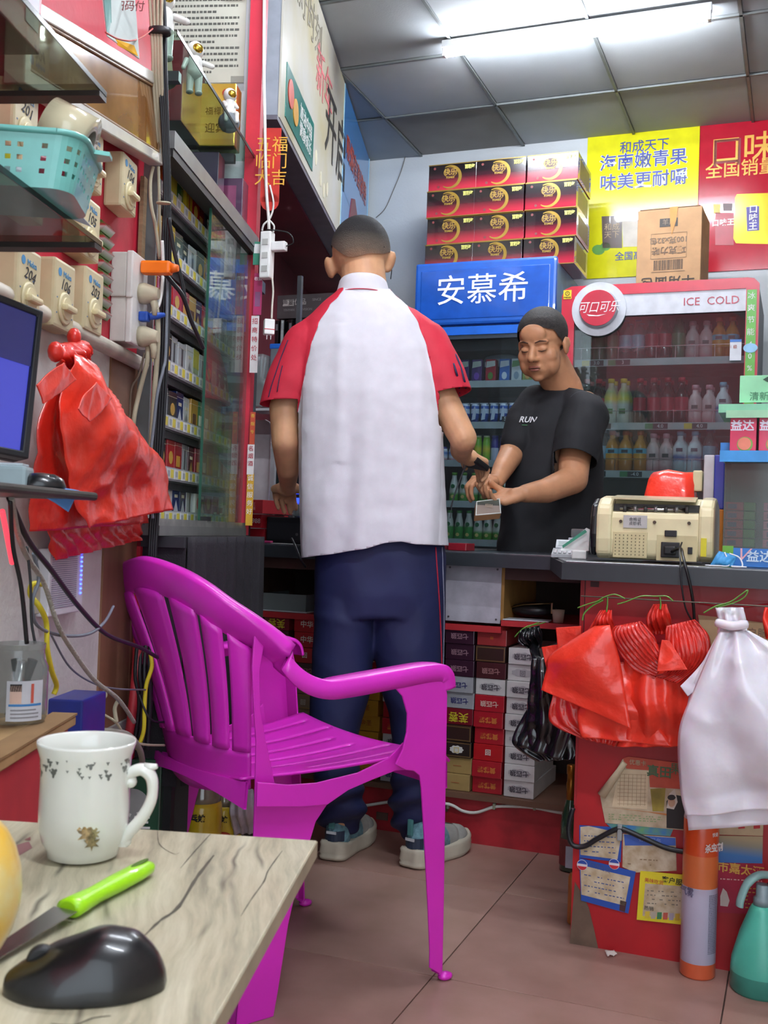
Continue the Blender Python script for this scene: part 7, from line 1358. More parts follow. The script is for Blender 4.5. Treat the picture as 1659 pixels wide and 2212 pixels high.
c = MQ[2].lerp(MQ[3], .4); MB().cone(c + Vector((0, .02, .01)), .012, Vector((c.x, c.y + .03, .90)), .014).build('stand', BLACK, mo)
sz = at(210, 1072, 1.20).z; q = inL(at(213, 1070, 1.20))
sh = lroot('small_shelf', 'narrow dark shelf board under the monitor', 'shelf', 0, 0, 0); Lbox(MB(), .55, q.y, .0, q.x, sz - .005, sz + .004).build('board', mat('3a3a36', .45, var=.15), sh, bevel=.003); Lbox(MB(), q.y - .05, q.y - .035, .0, .07, sz - .03, sz - .005).build('bracket', mat('2a2a2c', .5), sh)
p = at(88, 1052, 1.17); m2 = root('computer_mouse', 'black mouse on the narrow shelf below the monitor', 'mouse', (p.x, p.y, sz + .0045), .3); MB().lathe([(.026, 0), (.027, .004), (.024, .012), (.015, .017), (.003, .0185)], 28, 0, sx=1.0, sy=.8).build('shell', mat('121316', .3, coat=.4), m2); MB().lathe([(.004, -.002), (.004, .002)], 12, 0, (.012, -.012, .013), 'y').build('scroll_wheel', mat('2a2a2c', .5), m2)
p = at(14, 1040, 1.16); m3 = root('card_reader', 'pale grey plastic reader beside the black mouse on the shelf', 'reader', (p.x, p.y, sz + .0045), .1); MB().bbox((0, 0, .012), (.05, .04, .024), .004).build('case', mat('9aacb0', .35), m3); MB().bbox((-.0, 0, .0255), (.04, .03, .003), .001).build('top_plate', mat('b9c4c8', .3), m3)
bc_ = root('blue_cloth', 'blue cloth hanging over the edge of the narrow shelf', 'cloth', (0, 0, 0)); mb = MB(); sheetmesh(mb, [at(52, 1054, 1.165), at(108, 1080, 1.165), at(148, 1106, 1.165)], [at(100, 1052, 1.172), at(150, 1056, 1.175), at(171, 1060, 1.18)], Vector((0, -1, 0)), 10, 14, 0, .001, 90); mb.build('cloth', mat('5f8fd0', .7), bc_, solid=.001, recalc=False)
ro = lroot('wall_router', 'white perforated wall box with blue indicator lights', 'router', 0, 0, 0)
a, b_ = inL(atL(104, 1262, .02)), inL(atL(177, 1262, .02)); zt, zz = atL(140, 1185, .02).z, atL(120, 1330, .02).z
Lbox(MB(), a.y, b_.y, .001, .022, zz, zt).build('case', mat('d4d4da', .45), ro, bevel=.002); gr = MB(); led = MB()
for i in range(26): gr.box(.022, .0226, a.y + .008, b_.y - .03, zz + .012 + i * (zt - zz - .02) / 26, zz + .0135 + i * (zt - zz - .02) / 26)
tag(gr.build('vent_slots', mat('8e90a0', .5), ro, O, RL), kind='stuff')
for i in range(12): MB().box(.022, .0235, b_.y - .014, b_.y - .009, zz + .03 + i * .0075, zz + .0325 + i * .0075).build('indicator_light', mat('3a4cff', .4, emit='3048ff', es=4.), ro, O, RL)
for c in ro.children:
    if c.name.startswith('case'): c.location = O; c.rotation_euler = (0, 0, RL)
    c.parent = ro
ro.location = (0, 0, 0); ro.rotation_euler = (0, 0, 0)
sp_ = lroot('wall_plate', 'small white network plate beside the yellow cable', 'plate', 0, 0, 0); a = inL(atL(88, 1290, .006)); MB().bbox((.004, a.y, a.z), (.008, .05, .05), .002).build('plate', mat('b9b4a4', .5), sp_)
p = at(50, 1548, 1.30); bz = p.z
tbx = root('carton_table', 'brown cardboard-topped crate at the left border', 'crate', (0, 0, 0)); C0 = atZ(165, 1542, .642);
MB().box(-.19, 0, -.45, 0, .628, .640).build('cardboard_top', mat('a8875a', .8, var=.1, bump=.2), tbx, (C0.x, C0.y, 0), RL + .10, bevel=.002); MB().box(-.19, -.012, -.45, -.012, .02, .627).build('crate_body', mat('5a3426', .7, var=.1), tbx, (C0.x, C0.y, 0), RL + .10); MB().box(-.011, -.004, -.40, -.02, .45, .626).build('red_side_strip', mat('b03034', .6), tbx, (C0.x, C0.y, 0), RL + .10); MB().box(-.03, .001, -.30, .001, .6405, .643).build('torn_edge', mat('8a6a44', .9), tbx, (C0.x, C0.y, 0), RL + .10)
pj = atZ(38, 1558, .6435); jr = root('plastic_jar', 'clear plastic jar with a printed face label and dark tools inside', 'jar', (pj.x, pj.y, .6438)); rj = 60 * pj.y / FPX; hj = at(38, 1400, pj.y).z - .6438
MB().rings([[(rj * s_ * cos(2 * pi * j / 28), rj * s_ * sin(2 * pi * j / 28), z) for j in range(28)] for s_, z in ((.9, 0), (1, .006), (1, hj * .75), (.86, hj * .86), (.84, hj))], cap=False).build('jar_wall', glass('dfe2de', .9, 1.6, .05, .14), jr)
MB().lathe([(rj * .86, hj), (rj * .88, hj + .006)], 24, cap=False).build('rim', glass('dfe2de', .85, 1.8, .05, .3), jr)
for i, (x, y, t_, m) in enumerate(((-.01, .0, .5, BLACK), (.008, .005, -.3, BLACK), (.0, -.01, .1, CHROME))): MB().tube([(x, y, .006), (x + t_ * .03, y, hj * .5), (x + t_ * .05, y, hj * .85)], .006, 8).build('tool', m, jr)
lbm = MB(); n = 12; V = [((rj + .0006) * cos(radians(a)), (rj + .0006) * sin(radians(a)), z) for z in (hj * .06, hj * .60) for a in [-95 + 75 * i / n for i in range(n + 1)]]; lbm.add(V, [(i, i + 1, n + 2 + i, n + 1 + i) for i in range(n)]); lb_ = lbm.build('label', mat('c9ccd4', .5), jr, recalc=False)
for (a0_, a1_, z0, z1, c) in ((-88, -66, .30, .54, 'd8b8a8'), (-88, -66, .46, .56, '1f1a1c'), (-48, -42, .30, .56, 'c85a4a'), (-90, -24, .26, .29, '3a80c0'), (-86, -30, .10, .12, '8a8a90'), (-86, -30, .15, .17, '8a8a90'), (-86, -36, .20, .22, '8a8a90')):
    V = [((rj + .0010) * cos(radians(a)), (rj + .0010) * sin(radians(a)), hj * z) for z in (z0, z1) for a in [lerp(a0_, a1_, i / 5) for i in range(6)]]; MB().add(V, [(i, i + 1, 7 + i, 6 + i) for i in range(5)]).build('printed_patch', mat(c, .5), lb_, recalc=False)
pb2 = at(138, 1590, 1.62); MB_ = tag(MB().bbox((0, 0, .0), (.055, .10, .12), .003).build('blue_bin', mat('1f2f8a', .4, coat=.2), None, pb2 + Vector((.005, .05, -.005)), RL), 'dark blue plastic box behind the cardboard-topped crate', 'box')
tag(MB().box(-.05, .05, -.12, .12, 0, pb2.z - .066).build('box_support', mat('4a3a34', .7), None, (pb2.x, pb2.y + .05, 0), RL), 'dark stand under the blue plastic box', 'stand')
def cab(label, pts, r, m, grp=None, n=7): return cable(label, pts, r, m, group=grp, n=n)
cab('thick black cable sweeping from the shelf down to the pink chair back', [(20, 1075, 1.18), (60, 1165, 1.25), (110, 1230, 1.35), (170, 1310, 1.5), (230, 1370, 1.65), (300, 1398, 1.8), (340, 1420, 1.9)], .0036, KC)
cab('braided grey cable running from the shelf down across the white wall', [(25, 1075, 1.17), (38, 1150, 1.22), (60, 1205, 1.3), (95, 1260, 1.38), (125, 1350, 1.42), (160, 1410, 1.5), (205, 1470, 1.6), (255, 1510, 1.7), (290, 1560, 1.8)], .0034, mat('a7a49c', .7, bump=.8, bscale=300))
cab('black cable hanging straight down from the shelf', [(22, 1080, 1.17), (28, 1180, 1.2), (46, 1270, 1.22), (58, 1390, 1.24)], .0026, KC)
cab('thin black cable beside the white router', [(58, 1180, 1.3), (66, 1260, 1.3), (68, 1340, 1.3), (76, 1390, 1.3)], .0018, KC)
cab('second thin dark cable hanging in front of the white wall', [(72, 1195, 1.34), (84, 1250, 1.36), (70, 1300, 1.34), (80, 1350, 1.36), (130, 1372, 1.45), (190, 1370, 1.55), (225, 1345, 1.65), (245, 1310, 1.8)], .0024, GC)
cab('yellow network cable curling down the white wall', [(90, 1262, 1.40), (70, 1262, 1.38), (66, 1285, 1.38), (85, 1310, 1.38), (100, 1345, 1.4), (102, 1400, 1.4), (112, 1450, 1.42), (122, 1480, 1.45), (116, 1500, 1.45)], .0036, YC)
cab('yellow network cable hanging at the dark corner left of the chair', [(324, 1408, 2.0), (328, 1440, 2.0), (316, 1480, 2.0), (312, 1530, 2.0), (310, 1580, 2.0), (296, 1620, 2.0)], .0040, YC)
cab('thin grey cable across the white wall and brown panel', [(110, 1370, 1.5), (150, 1440, 1.6), (200, 1475, 1.7), (250, 1488, 1.8), (315, 1490, 2.0)], .0016, GC)
cab('cream cable looped in a knot beside the brown panel', [(212, 1500, 1.75), (226, 1494, 1.75), (228, 1506, 1.75), (205, 1512, 1.75), (190, 1506, 1.75), (200, 1498, 1.75), (222, 1512, 1.75), (195, 1520, 1.75)], .0020, CC)
cab('cream cable falling from the knot to the floor side', [(205, 1515, 1.75), (220, 1540, 1.78), (250, 1560, 1.8), (275, 1595, 1.85), (310, 1608, 1.9), (355, 1610, 2.0)], .0022, CC)
cab('thick grey cable beside the mug rim', [(215, 1580, 1.78), (245, 1580, 1.8), (280, 1590, 1.85), (302, 1620, 1.9), (308, 1650, 1.95)], .0055, mat('8f8c80', .6))
cab('short white cable hooked at the brown panel', [(252, 1560, 1.8), (248, 1530, 1.8), (258, 1510, 1.8)], .0035, CC)
cab('thin black cable looping to the small carton', [(300, 1500, 2.0), (322, 1550, 2.0), (350, 1560, 2.05), (385, 1552, 2.1), (390, 1535, 2.1)], .0022, KC)
for i in range(4): cab('dark cable in the tangle under the black cloth, %s from the wall' % ORD[i], [(296 + i * 9, 1395, 2.02 + i * .01), (292 + i * 10, 1460, 2.02), (300 + i * 8, 1520, 2.03), (288 + i * 10, 1620, 2.04)], .0035, KC, 'dark cables under the black cloth')
tag(MB().tube([at(300, 1400, 2.03), at(283, 1560, 2.03), at(268, 1640, 2.03)], .009, 8).build('red_pipe', mat('a3242e', .5)), 'red pipe behind the tangle of cables', 'pipe')
tag(MB().cone(at(5, 1105, 1.17), .003, at(26, 1215, 1.24), .003).build('lit_cable', mat('e03a48', .4, emit='ff3a4a', es=.7)), 'glowing red indicator cable below the shelf', 'cable')
# floor goods under the black table
gz = atZ(310, 1850, 0); gb_ = root('green_box', 'dark green carton with a round pale emblem behind the mug', 'box', (0, 0, 0)); Yg = 2.12; T = at(310, 1640, Yg);
x0, x1 = at(240, 1640, Yg).x, at(350, 1640, Yg).x; MB().bbox(((x0 + x1) / 2, Yg + .10, T.z / 2), (x1 - x0, .2, T.z - .002), .003).build('carton', mat('1f4a34', .4, coat=.3), gb_)
c = at(285, 1742, Yg - .001); MB().lathe([(.035, 0), (.035, .001)], 32, 0, (c.x, Yg - .001, c.z), 'y').build('round_emblem', mat('9a9c9a', .4), gb_); text('格兰', .036, WHITE, gb_, (c.x + .003, Yg - .003, c.z - .030), bold=.0008)
def jar(x, y0, label, Yj, rad, txt=True):
    p = at(x, y0, Yj); r = root('sweet_jar', label, 'jar', (p.x, Yj, .0005)); h_ = p.z
    hb = h_ - .055; MB().lathe([(rad * .95, 0), (rad, .01)] + [(rad * (1.0 if i % 2 else .985), lerp(.01, hb, i / 12)) for i in range(1, 13)] + [(rad * .9, hb + .012)], 28).build('jar_body', mat('dcc22a', .3, coat=.5), r)
    MB().lathe([(rad * .92, hb + .010), (rad * .88, hb + .022), (rad * .80, hb + .038), (rad * .80, h_ - .004), (rad * .75, h_)], 28).build('clear_top', mat('a9a48c', .15, trans=.4, coat=1.), r)
    if txt:
        MB().lathe([(rad * .55, 0), (rad * .55, .002)], 24, 0, (rad * .15, -rad - .001, hb * .74), 'y', sy=.8).build('red_oval', mat('c8402c', .4), r); text('乒妹', rad * .5, WHITE, r, (rad * .15, -rad - .003, hb * .74), bold=.0006); text('乓妹', rad * .36, INK, r, (0, -rad - .002, hb * .93), bold=.0006)
    return r
jar(438, 1684, 'yellow sweet jar with a red oval label seen past the chair leg', 2.34, .045); jar(486, 1692, 'second yellow jar partly behind the first one', 2.44, .042); jar(372, 1700, 'third yellow jar left of the chair rear leg', 2.36, .044, False)
for (x0_, x1_, y0_, y1_, lb_, c, al_) in ((355, 392, 1625, 1680, 'crumpled silver foil bag above the yellow jars', 'b4b6ba', 1), (505, 548, 1700, 1800, 'crumpled clear plastic bag behind the chair leg', 'c9c4cc', 0)):
    r = root('plastic_bag', lb_, 'bag', (0, 0, 0)); mb = MB(); sheetmesh(mb, [at(x0_, y0_, 2.42), at(x0_ - 8, (y0_ + y1_) / 2, 2.40), at(x0_, y1_, 2.42)], [at(x1_, y0_ + 5, 2.42), at(x1_ + 4, (y0_ + y1_) / 2, 2.40), at(x1_, y1_, 2.42)], Vector((0, -1, 0)), 16, 20, .03, .012, 95 + al_, 3, .006); mb.build('film', mat(c, .2, .6 if al_ else 0., var=.15, coat=.5), r, solid=.001, recalc=False)
p = at(348, 1600, 2.2); sb_ = root('small_carton', 'small beige carton with grey side under the black table', 'box', (p.x, 2.25, 0), .3); h_ = at(348, 1545, 2.2).z; MB().box(-.045, .045, -.05, .05, 0, h_ - .09).build('lower_stack', mat('2e2a28', .7), sb_); MB().bbox((0, 0, h_ - .045), (.07, .09, .09), .002).build('carton', mat('a49a88', .7), sb_); MB().box(-.03, .03, -.0462, -.045, h_ - .05, h_ - .02).build('printed_label', mat('c2bcae', .6), sb_)
tag(MB().bbox((0, 0, .10), (.20, .16, .2), .006).build('black_case', mat('18181a', .5), None, (at(420, 1650, 2.5).x, 2.62, .18), RL), 'black case on the shelf in the dark under the table', 'case'); tag(MB().box(-.2, .2, -.12, .12, 0, .18).build('floor_crate', mat('241f1e', .7), None, (at(440, 1700, 2.6).x, 2.62, 0), RL), 'dark crate standing on the floor under the black table', 'crate')
for i, (x, y, c, l) in enumerate(((436, 1350, 'b0b4bc', 'grey adapter on top of the black case'), (482, 1345, '2a2a2e', 'black adapter beside the grey one'))): p = at(x, y, 2.7); tag(MB().bbox((0, 0, 0), (.05, .05, .03), .004).build('adapter', mat(c, .4), None, (p.x, 2.66, .38 + .017), .2), l, 'adapter')
# ================================================================== PINK CHAIR
CHO = Vector((-.177, 2.179, 0)); CHA = radians(38.3)
PK = mat('dc2cc4', .34, var=.03, scale=6, coat=.22, sss=.03, bump=.04, bscale=250)
chr_ = root('plastic_armchair', 'magenta plastic armchair with a slatted round back', 'chair', CHO, CHA)
CM = Matrix.Translation(CHO) @ Matrix.Rotation(CHA, 4, 'Z'); CI = CM.inverted()
def cs(x, y, yl=-.258): return CI @ hit(x, y, CM @ Vector((0, yl, 0)), (CM.to_3x3() @ Vector((0, 1, 0))))
SPB = [.2525]
def splay(z): return SPB[0] + .036 * min(z, .62) / .6
def side(pts, name, fl=None, w_=.03, m=PK):
    P = [cs(x, y, -SPB[0] - .02) for x, y in pts]; P = [(p.x, max(p.z, 0.0)) for p in P]
    for sgn in (-1, 1):
        mb = MB(); n = len(P); V = [(x, sgn * (splay(z) + .0), z) for x, z in P] + [(x, sgn * (splay(z) - .0045), z) for x, z in P]
        mb.add(V, [tuple(range(n)), tuple(range(2 * n - 1, n - 1, -1))] + [(i, (i + 1) % n, (i + 1) % n + n, i + n) for i in range(n)])
        for seg in (fl or []):
            Q = [P[i] for i in seg]; k_ = len(Q); V = []
            for x, z in Q: V += [(x, sgn * splay(z), z), (x, sgn * (splay(z) - w_ * (.55 + .45 * min(1, z / .4))), z)]
            o_ = [(a + (.004 if Q[0][0] < 0 else -.004), b, c) for a, b, c in V]
            F = []; K2 = 2 * k_
            for i in range(k_ - 1): a = 2 * i; F += [(a, a + 1, a + 3, a + 2), (K2 + a + 2, K2 + a + 3, K2 + a + 1, K2 + a), (a + 1, K2 + a + 1, K2 + a + 3, a + 3), (a, a + 2, K2 + a + 2, K2 + a)]
            mb.add(V + o_, F)
        mb.build(name, m, chr_, bevel=.0015)
fl_pts = [(838, 1478), (860, 1502), (872, 1540), (872, 1580), (864, 1618), (850, 1650), (872, 1662), (890, 1664), (903, 1674), (908, 1700), (918, 1800), (932, 1950), (941, 2060), (942, 2098), (966, 2112), (970, 2105), (967, 1950), (963, 1800), (959, 1620), (956, 1500), (950, 1462), (935, 1444)]
side(fl_pts, 'front_leg', [list(range(14, 22))], .045)
rl_pts = [(540, 1352), (534, 1440), (540, 1530), (547, 1600), (548, 1700), (548, 1850), (538, 1990), (528, 2120), (522, 2236), (603, 2236), (612, 2150), (630, 2000), (645, 1920), (665, 1840), (682, 1775), (705, 1738), (745, 1708), (700, 1690), (620, 1700), (590, 1690), (578, 1640), (568, 1600), (554, 1530), (550, 1450), (562, 1374)]
SPB[0] = .195
side(rl_pts, 'rear_leg', [list(range(5, 9))], .06)
SPB[0] = .225
ap_pts = [(552, 1688), (620, 1694), (680, 1690), (770, 1668), (835, 1636), (866, 1602), (872, 1662), (850, 1664), (800, 1684), (750, 1706), (705, 1738), (650, 1742), (552, 1742)]
side(ap_pts, 'side_apron')
for sgn in (-1, 1): MB().ell((.226, sgn * .246, .007), (.017, .013, .008), 12).build('foot', PK, chr_); MB().ell((-.250, sgn * .190, .010), (.020, .016, .008), 12).build('foot', PK, chr_)
hp = [((.190, -.286, .585), (0, 1, 0)), ((.180, -.288, .614), (0, 1, 0)), ((.145, -.289, .628), (0, 1, 0)), ((.04, -.289, .621), (0, 1, 0)), ((-.06, -.286, .612), (0, 1, 0)), ((-.112, -.281, .612), (0, 1, -.1)), ((-.158, -.273, .632), (.1, 1, -.3)), ((-.20, -.257, .678), (.15, .9, -.6)), ((-.245, -.237, .720), (.12, .6, -.8)), ((-.283, -.207, .752), (.14, .45, -.9)), ((-.308, -.170, .778), (.16, .3, -.95)), ((-.328, -.11, .800), (.18, .2, -1)), ((-.340, 0, .815), (.2, 0, -1))]
hp += [((p[0], -p[1], p[2]), (w_[0], -w_[1], w_[2])) for p, w_ in hp[-2::-1]]
PP = spline([p for p, _ in hp], 6); WW = spline([w_ for _, w_ in hp], 6)
R = []; NPt = len(PP)
for i in range(NPt):
    t = (PP[min(i + 1, NPt - 1)] - PP[max(i - 1, 0)]).normalized(); W_ = WW[i].normalized(); W_ = (W_ - t * W_.dot(t)).normalized(); N_ = t.cross(W_).normalized()
    hz = min(1, max(0, (PP[i].z - .62) / .12)); bw_ = lerp(.052, .060, hz); lip = lerp(.030, .020, hz)
    if N_.z < 0 and hz < .3: N_ = -N_
    if hz >= .3 and N_.x > 0: N_ = -N_
    # cross-section: flat band with an outer rolled lip pointing down / forward
    sec = [(0, -lip), (-.004, -lip * .5), (-.003, .0), (.002, .004), (bw_ * .5, .005), (bw_ * .93, .003), (bw_, -.002), (bw_, -.006), (bw_ * .9, -.003), (bw_ * .5, -.001), (.008, -.002), (.004, -.008), (.004, -lip)]
    R.append([PP[i] + W_ * a + N_ * b for a, b in sec])
MB().rings(R).build('arm_and_back_hoop', PK, chr_)
# back surface
iH = [i for i in range(NPt) if PP[i].z > .705]; i0, i1 = iH[0], iH[-1]
def top(u):
    x = lerp(i0, i1, (u + 1) / 2); i = min(int(x), NPt - 2); f_ = x - i; p = PP[i].lerp(PP[i + 1], f_); W_ = WW[i].lerp(WW[i + 1], f_).normalized(); return p + W_ * .054
def Sb(u, v):
    b = Vector((-.238 + .035 * u * u, .158 * u - .028, .40 + .02 * u * u)); t = top(u); p = b.lerp(t, v); p.x += .012 * sin(pi * v) * (1 - u * u); return p
def backpiece(u0, u1, v0, v1, name, nu=6, nv=16, crown=.004, taper=0.):
    V = []; F = []
    for j in range(nv + 1):
        v = lerp(v0, v1, j / nv)
        for i in range(nu + 1):
            f_ = i / nu; uu = lerp(u0, u1, f_); c_ = (u0 + u1) / 2; uu = c_ + (uu - c_) * (1 - taper * (1 - j / nv)); p = Sb(uu, v); p.x -= crown * sin(pi * f_); V.append(p)
    for j in range(nv):
        for i in range(nu): a = j * (nu + 1) + i; F.append((a, a + 1, a + nu + 2, a + nu + 1))
    mb = MB().add(V, F, 0, True); o = mb.build(name, PK, chr_, recalc=False, solid=.005); return o
backpiece(-1, 1, -.02, .25, 'back_panel', 40, 6, 0)
us = [-1.0, -.74, -.44, -.15, .15, .44, .74, 1.0]
for i in range(7): g_ = .026; backpiece(us[i] + (g_ if i else 0), us[i + 1] - (g_ if i < 6 else 0), .245, 1.0, 'slat', 6, 18, .006 if 0 < i < 6 else .002)
# seat with slots
qs = [-1]
slots = [(-.78, -.30, .75), (-.47, -.55, .80), (-.16, -.62, .62), (.16, -.62, .62), (.47, -.55, .80), (.78, -.30, .75)]
for c_, _, _ in slots: qs += [c_ - .012, c_ + .012]
qs += [1]; qq = []
for a, b in zip(qs, qs[1:]): n = 1 if b - a < .03 else 4; qq += [lerp(a, b, i / n) for i in range(n)]
qq.append(1); NX = 30; V = []; F = []
def seat(p, q): x = lerp(-.225, .222, (p + 1) / 2); wd = lerp(.190, .243, (p + 1) / 2); y = q * wd * (1 - .02 * sin(pi * (p + 1) / 2)); z = .432 + .012 * p + .016 * q * q - .012 * (1 - p * p); z -= .030 * max(0, (p - .82) / .18) ** 2 + .0; return (x, y + .012 * q * (1 - (p) ** 2) * -1, z)
for i in range(NX + 1):
    for q in qq: V.append(seat(-1 + 2 * i / NX, q))
W1 = len(qq)
for i in range(NX):
    pc = -1 + 2 * (i + .5) / NX
    for j in range(W1 - 1):
        c_ = (qq[j] + qq[j + 1]) / 2
        if any(abs(c_ - s_[0]) < .011 and s_[1] < pc < s_[2] for s_ in slots): continue
        F.append((i * W1 + j, (i + 1) * W1 + j, (i + 1) * W1 + j + 1, i * W1 + j + 1))
MB().add(V, F, 0, True).build('seat', PK, chr_, recalc=False, solid=.005)
MB().add(*(lambda n: ([(x, lerp(-.236, .236, i / n), z + .0) for x, z in ((.222, .425), (.224, .375), (.219, .375), (.217, .425)) for i in range(n + 1)], [(r * (n + 1) + i, r * (n + 1) + i + 1, ((r + 1) % 4) * (n + 1) + i + 1, ((r + 1) % 4) * (n + 1) + i) for r in range(4) for i in range(n)]))(6)).build('front_apron', PK, chr_)
MB().add(*(lambda n: ([(x - .03 * (1 - (2 * i / n - 1) ** 2), lerp(-.195, .195, i / n), z + dz * (2 * i / n - 1) ** 2) for x, z, dz in ((-.218, .43, 0), (-.220, .412, -.03), (-.215, .412, -.03), (-.212, .43, 0)) for i in range(n + 1)], [(r * (n + 1) + i, r * (n + 1) + i + 1, ((r + 1) % 4) * (n + 1) + i + 1, ((r + 1) % 4) * (n + 1) + i) for r in range(4) for i in range(n)]))(12)).build('rear_apron', PK, chr_)
# ================================================================== PEOPLE
from mathutils.bvhtree import BVHTree
def proj(p):
    d = p - CAM; z = d.dot(FW); return CX + d.dot(RT) / z * FPX, CY - d.dot(UP) / z * FPX
def bvh(me): return BVHTree.FromPolygons([v.co.copy() for v in me.vertices], [tuple(p.vertices) for p in me.polygons])
def onsurf(bv, x, y, off=.002):
    d = ray(x, y).normalized(); h = bv.ray_cast(CAM, d)
    return (h[0] - d * off) if h[0] else None
def pxloft(mb, rows, seg=28, sup=2.3, m=0):
    """torso / leg loft: rows of (pixel y, left x, right x, depth Y, half depth, yaw)"""
    R = []
    for y, xl, xr, Yc, hd in rows:
        a, b = at(xl, y, Yc), at(xr, y, Yc); c = (a + b) / 2; rx = (b - a).length / 2; ring = []
        for j in range(seg):
            t = 2 * pi * j / seg; cx, sy = cos(t), sin(t); e = 2 / sup
            ring.append(c + Vector((rx * math.copysign(abs(cx) ** e, cx), hd * math.copysign(abs(sy) ** e, sy), 0)))
        R.append(ring)
    return mb.rings(R, m)
def hand(mb, w, d, n, s, curl=(40, 45, 50, 55), sc=1., thumb=(.75, .45, .2), spread=.0):
    """w wrist, d pointing direction, n back-of-hand normal, s towards the thumb; fingers curl away from n"""
    d, n, s = d.normalized(), n.normalized(), s.normalized()
    offs = (.030, .010, -.010, -.028); lens = ((.043, .026, .020), (.047, .030, .021), (.043, .028, .020), (.034, .021, .018))
    mb.cone(w, .024 * sc, w + d * .03 * sc, .026 * sc)
    for i in range(4):
        k = w + d * (.082 - .004 * abs(i - 1)) * sc + s * offs[i] * sc; mb.cone(w + d * .015 * sc + s * offs[i] * .55 * sc, .0175 * sc, k, .0125 * sc, 10)
        a = 0; p = k; r0 = .0100 * sc * (1 - .08 * (i == 3))
        for j in range(3):
            a += radians(curl[i]) * (.75, 1.0, .6)[j]; dd = (d * cos(a) - n * sin(a) + s * spread * (1.5 - i) * .12).normalized(); q = p + dd * lens[i][j] * sc; mb.cone(p, r0, q, r0 * .9, 10); p = q; r0 *= .9
    mb.cone(w + d * .02 * sc + s * .018 * sc, .017 * sc, w + d * .048 * sc + s * .036 * sc - n * .006 * sc, .0145 * sc, 10)
    t0 = w + d * .048 * sc + s * .036 * sc - n * .006 * sc; td = (d * thumb[0] + s * thumb[1] - n * thumb[2]).normalized(); t1 = t0 + td * .034 * sc; mb.cone(t0, .0125 * sc, t1, .0108 * sc, 10)
    td2 = (td - n * .25 - s * .25).normalized(); mb.cone(t1, .0108 * sc, t1 + td2 * .024 * sc, .0092 * sc, 10)
def child(me, name, m, par):
    if m: me.materials.clear(); me.materials.append(m)
    me.name = name; o = link(name, me, par); o.location = -par.location
    for p in me.polygons: p.use_smooth = True
    return o
def clipc(me, g, name, m, par, keep=1, solid=0.): o = clip(me, g, name, m, par, keep, solid); o.location = -par.location; return o
def mc(mb, name, m, par, **k): o = mb.build(name, m, par, **k); o.location = -par.location; return o
def fold(me, f):
    me.update(); N_ = [v.normal.copy() for v in me.vertices]
    for v, n in zip(me.vertices, N_): v.co += n * f(v.co)
YK = 2.80
boy = root('person', 'person seen from behind in a white polo shirt with red sleeves and navy track trousers', 'person', (at(800, 1870, 2.80).x, 2.80, 0))
SK = mat('cb9a74', .5, var=.04, scale=30, sss=.12, spec=.4)
b = MB()
hc = at(779, 541, 2.86); b.ell(hc, (.0775, .094, .088), 28); b.ell(hc + Vector((0, .005, -.030)), (.068, .078, .065), 22); b.ell(hc + Vector((0, .055, -.075)), (.045, .045, .045), 16)
b.cone(at(789, 665, 2.82), .066, at(785, 600, 2.83), .060, 20); b.cone(at(785, 600, 2.83), .060, at(782, 560, 2.84), .060, 20)
for sx, x, y in ((-1, 712, 578), (1, 843, 566)):
    e = at(x, y, 2.865); b.ell(e, (.011, .019, .031), 14, rot=Matrix.Rotation(sx * radians(18), 3, 'Y') @ Matrix.Rotation(sx * radians(-28), 3, 'Z')); b.cone(e + Vector((-sx * .004, .004, -.018)), .010, at(779 + sx * 56, 580, 2.86), .012, 8)
pxloft(b, [(640, 735, 835, 2.82, .06), (690, 690, 885, 2.82, .065), (740, 672, 915, 2.81, .08), (900, 660, 935, 2.80, .09), (1100, 670, 935, 2.79, .09), (1250, 690, 945, 2.79, .10)])
# arms
b.cone(at(676, 752, 2.82), .040, at(614, 880, 2.80), .040, 16); b.cone(at(614, 880, 2.80), .040, at(616, 955, 2.79), .036, 16); b.cone(at(616, 955, 2.79), .036, at(622, 1010, 2.86), .032, 16); b.cone(at(622, 1010, 2.86), .032, at(622, 1052, 3.00), .022, 16)
hand(b, at(622, 1054, 3.01), Vector((-.25, 1, .02)), Vector((-.3, .05, 1)), Vector((.8, .3, .1)), (35, 40, 45, 50))
b.cone(at(908, 750, 2.82), .040, at(965, 880, 2.79), .041, 16); b.cone(at(965, 880, 2.79), .041, at(1001, 948, 2.76), .036, 16); b.cone(at(1001, 948, 2.76), .035, at(996, 972, 2.86), .030, 16); b.cone(at(996, 972, 2.86), .030, at(1000, 984, 2.93), .023, 16)
hand(b, at(1003, 984, 2.935), Vector((.42, .55, -.10)), Vector((.1, -.2, 1)), Vector((-.6, .6, .1)), (30, 45, 55, 60), .95)
# legs under the trousers and ankles
for pts in (((745, 1250), (738, 1450), (722, 1600), (735, 1768)), ((880, 1250), (890, 1450), (898, 1600), (888, 1772))):
    P = [at(x, y, 2.80 + .08 * (y > 1700)) for x, y in pts]
    for i, (r0, r1) in enumerate(((.07, .055), (.055, .05), (.048, .028))): b.cone(P[i], r0, P[i + 1], r1, 14)
me = evalmesh(b, .0042, 3); child(me, 'body', SK, boy)
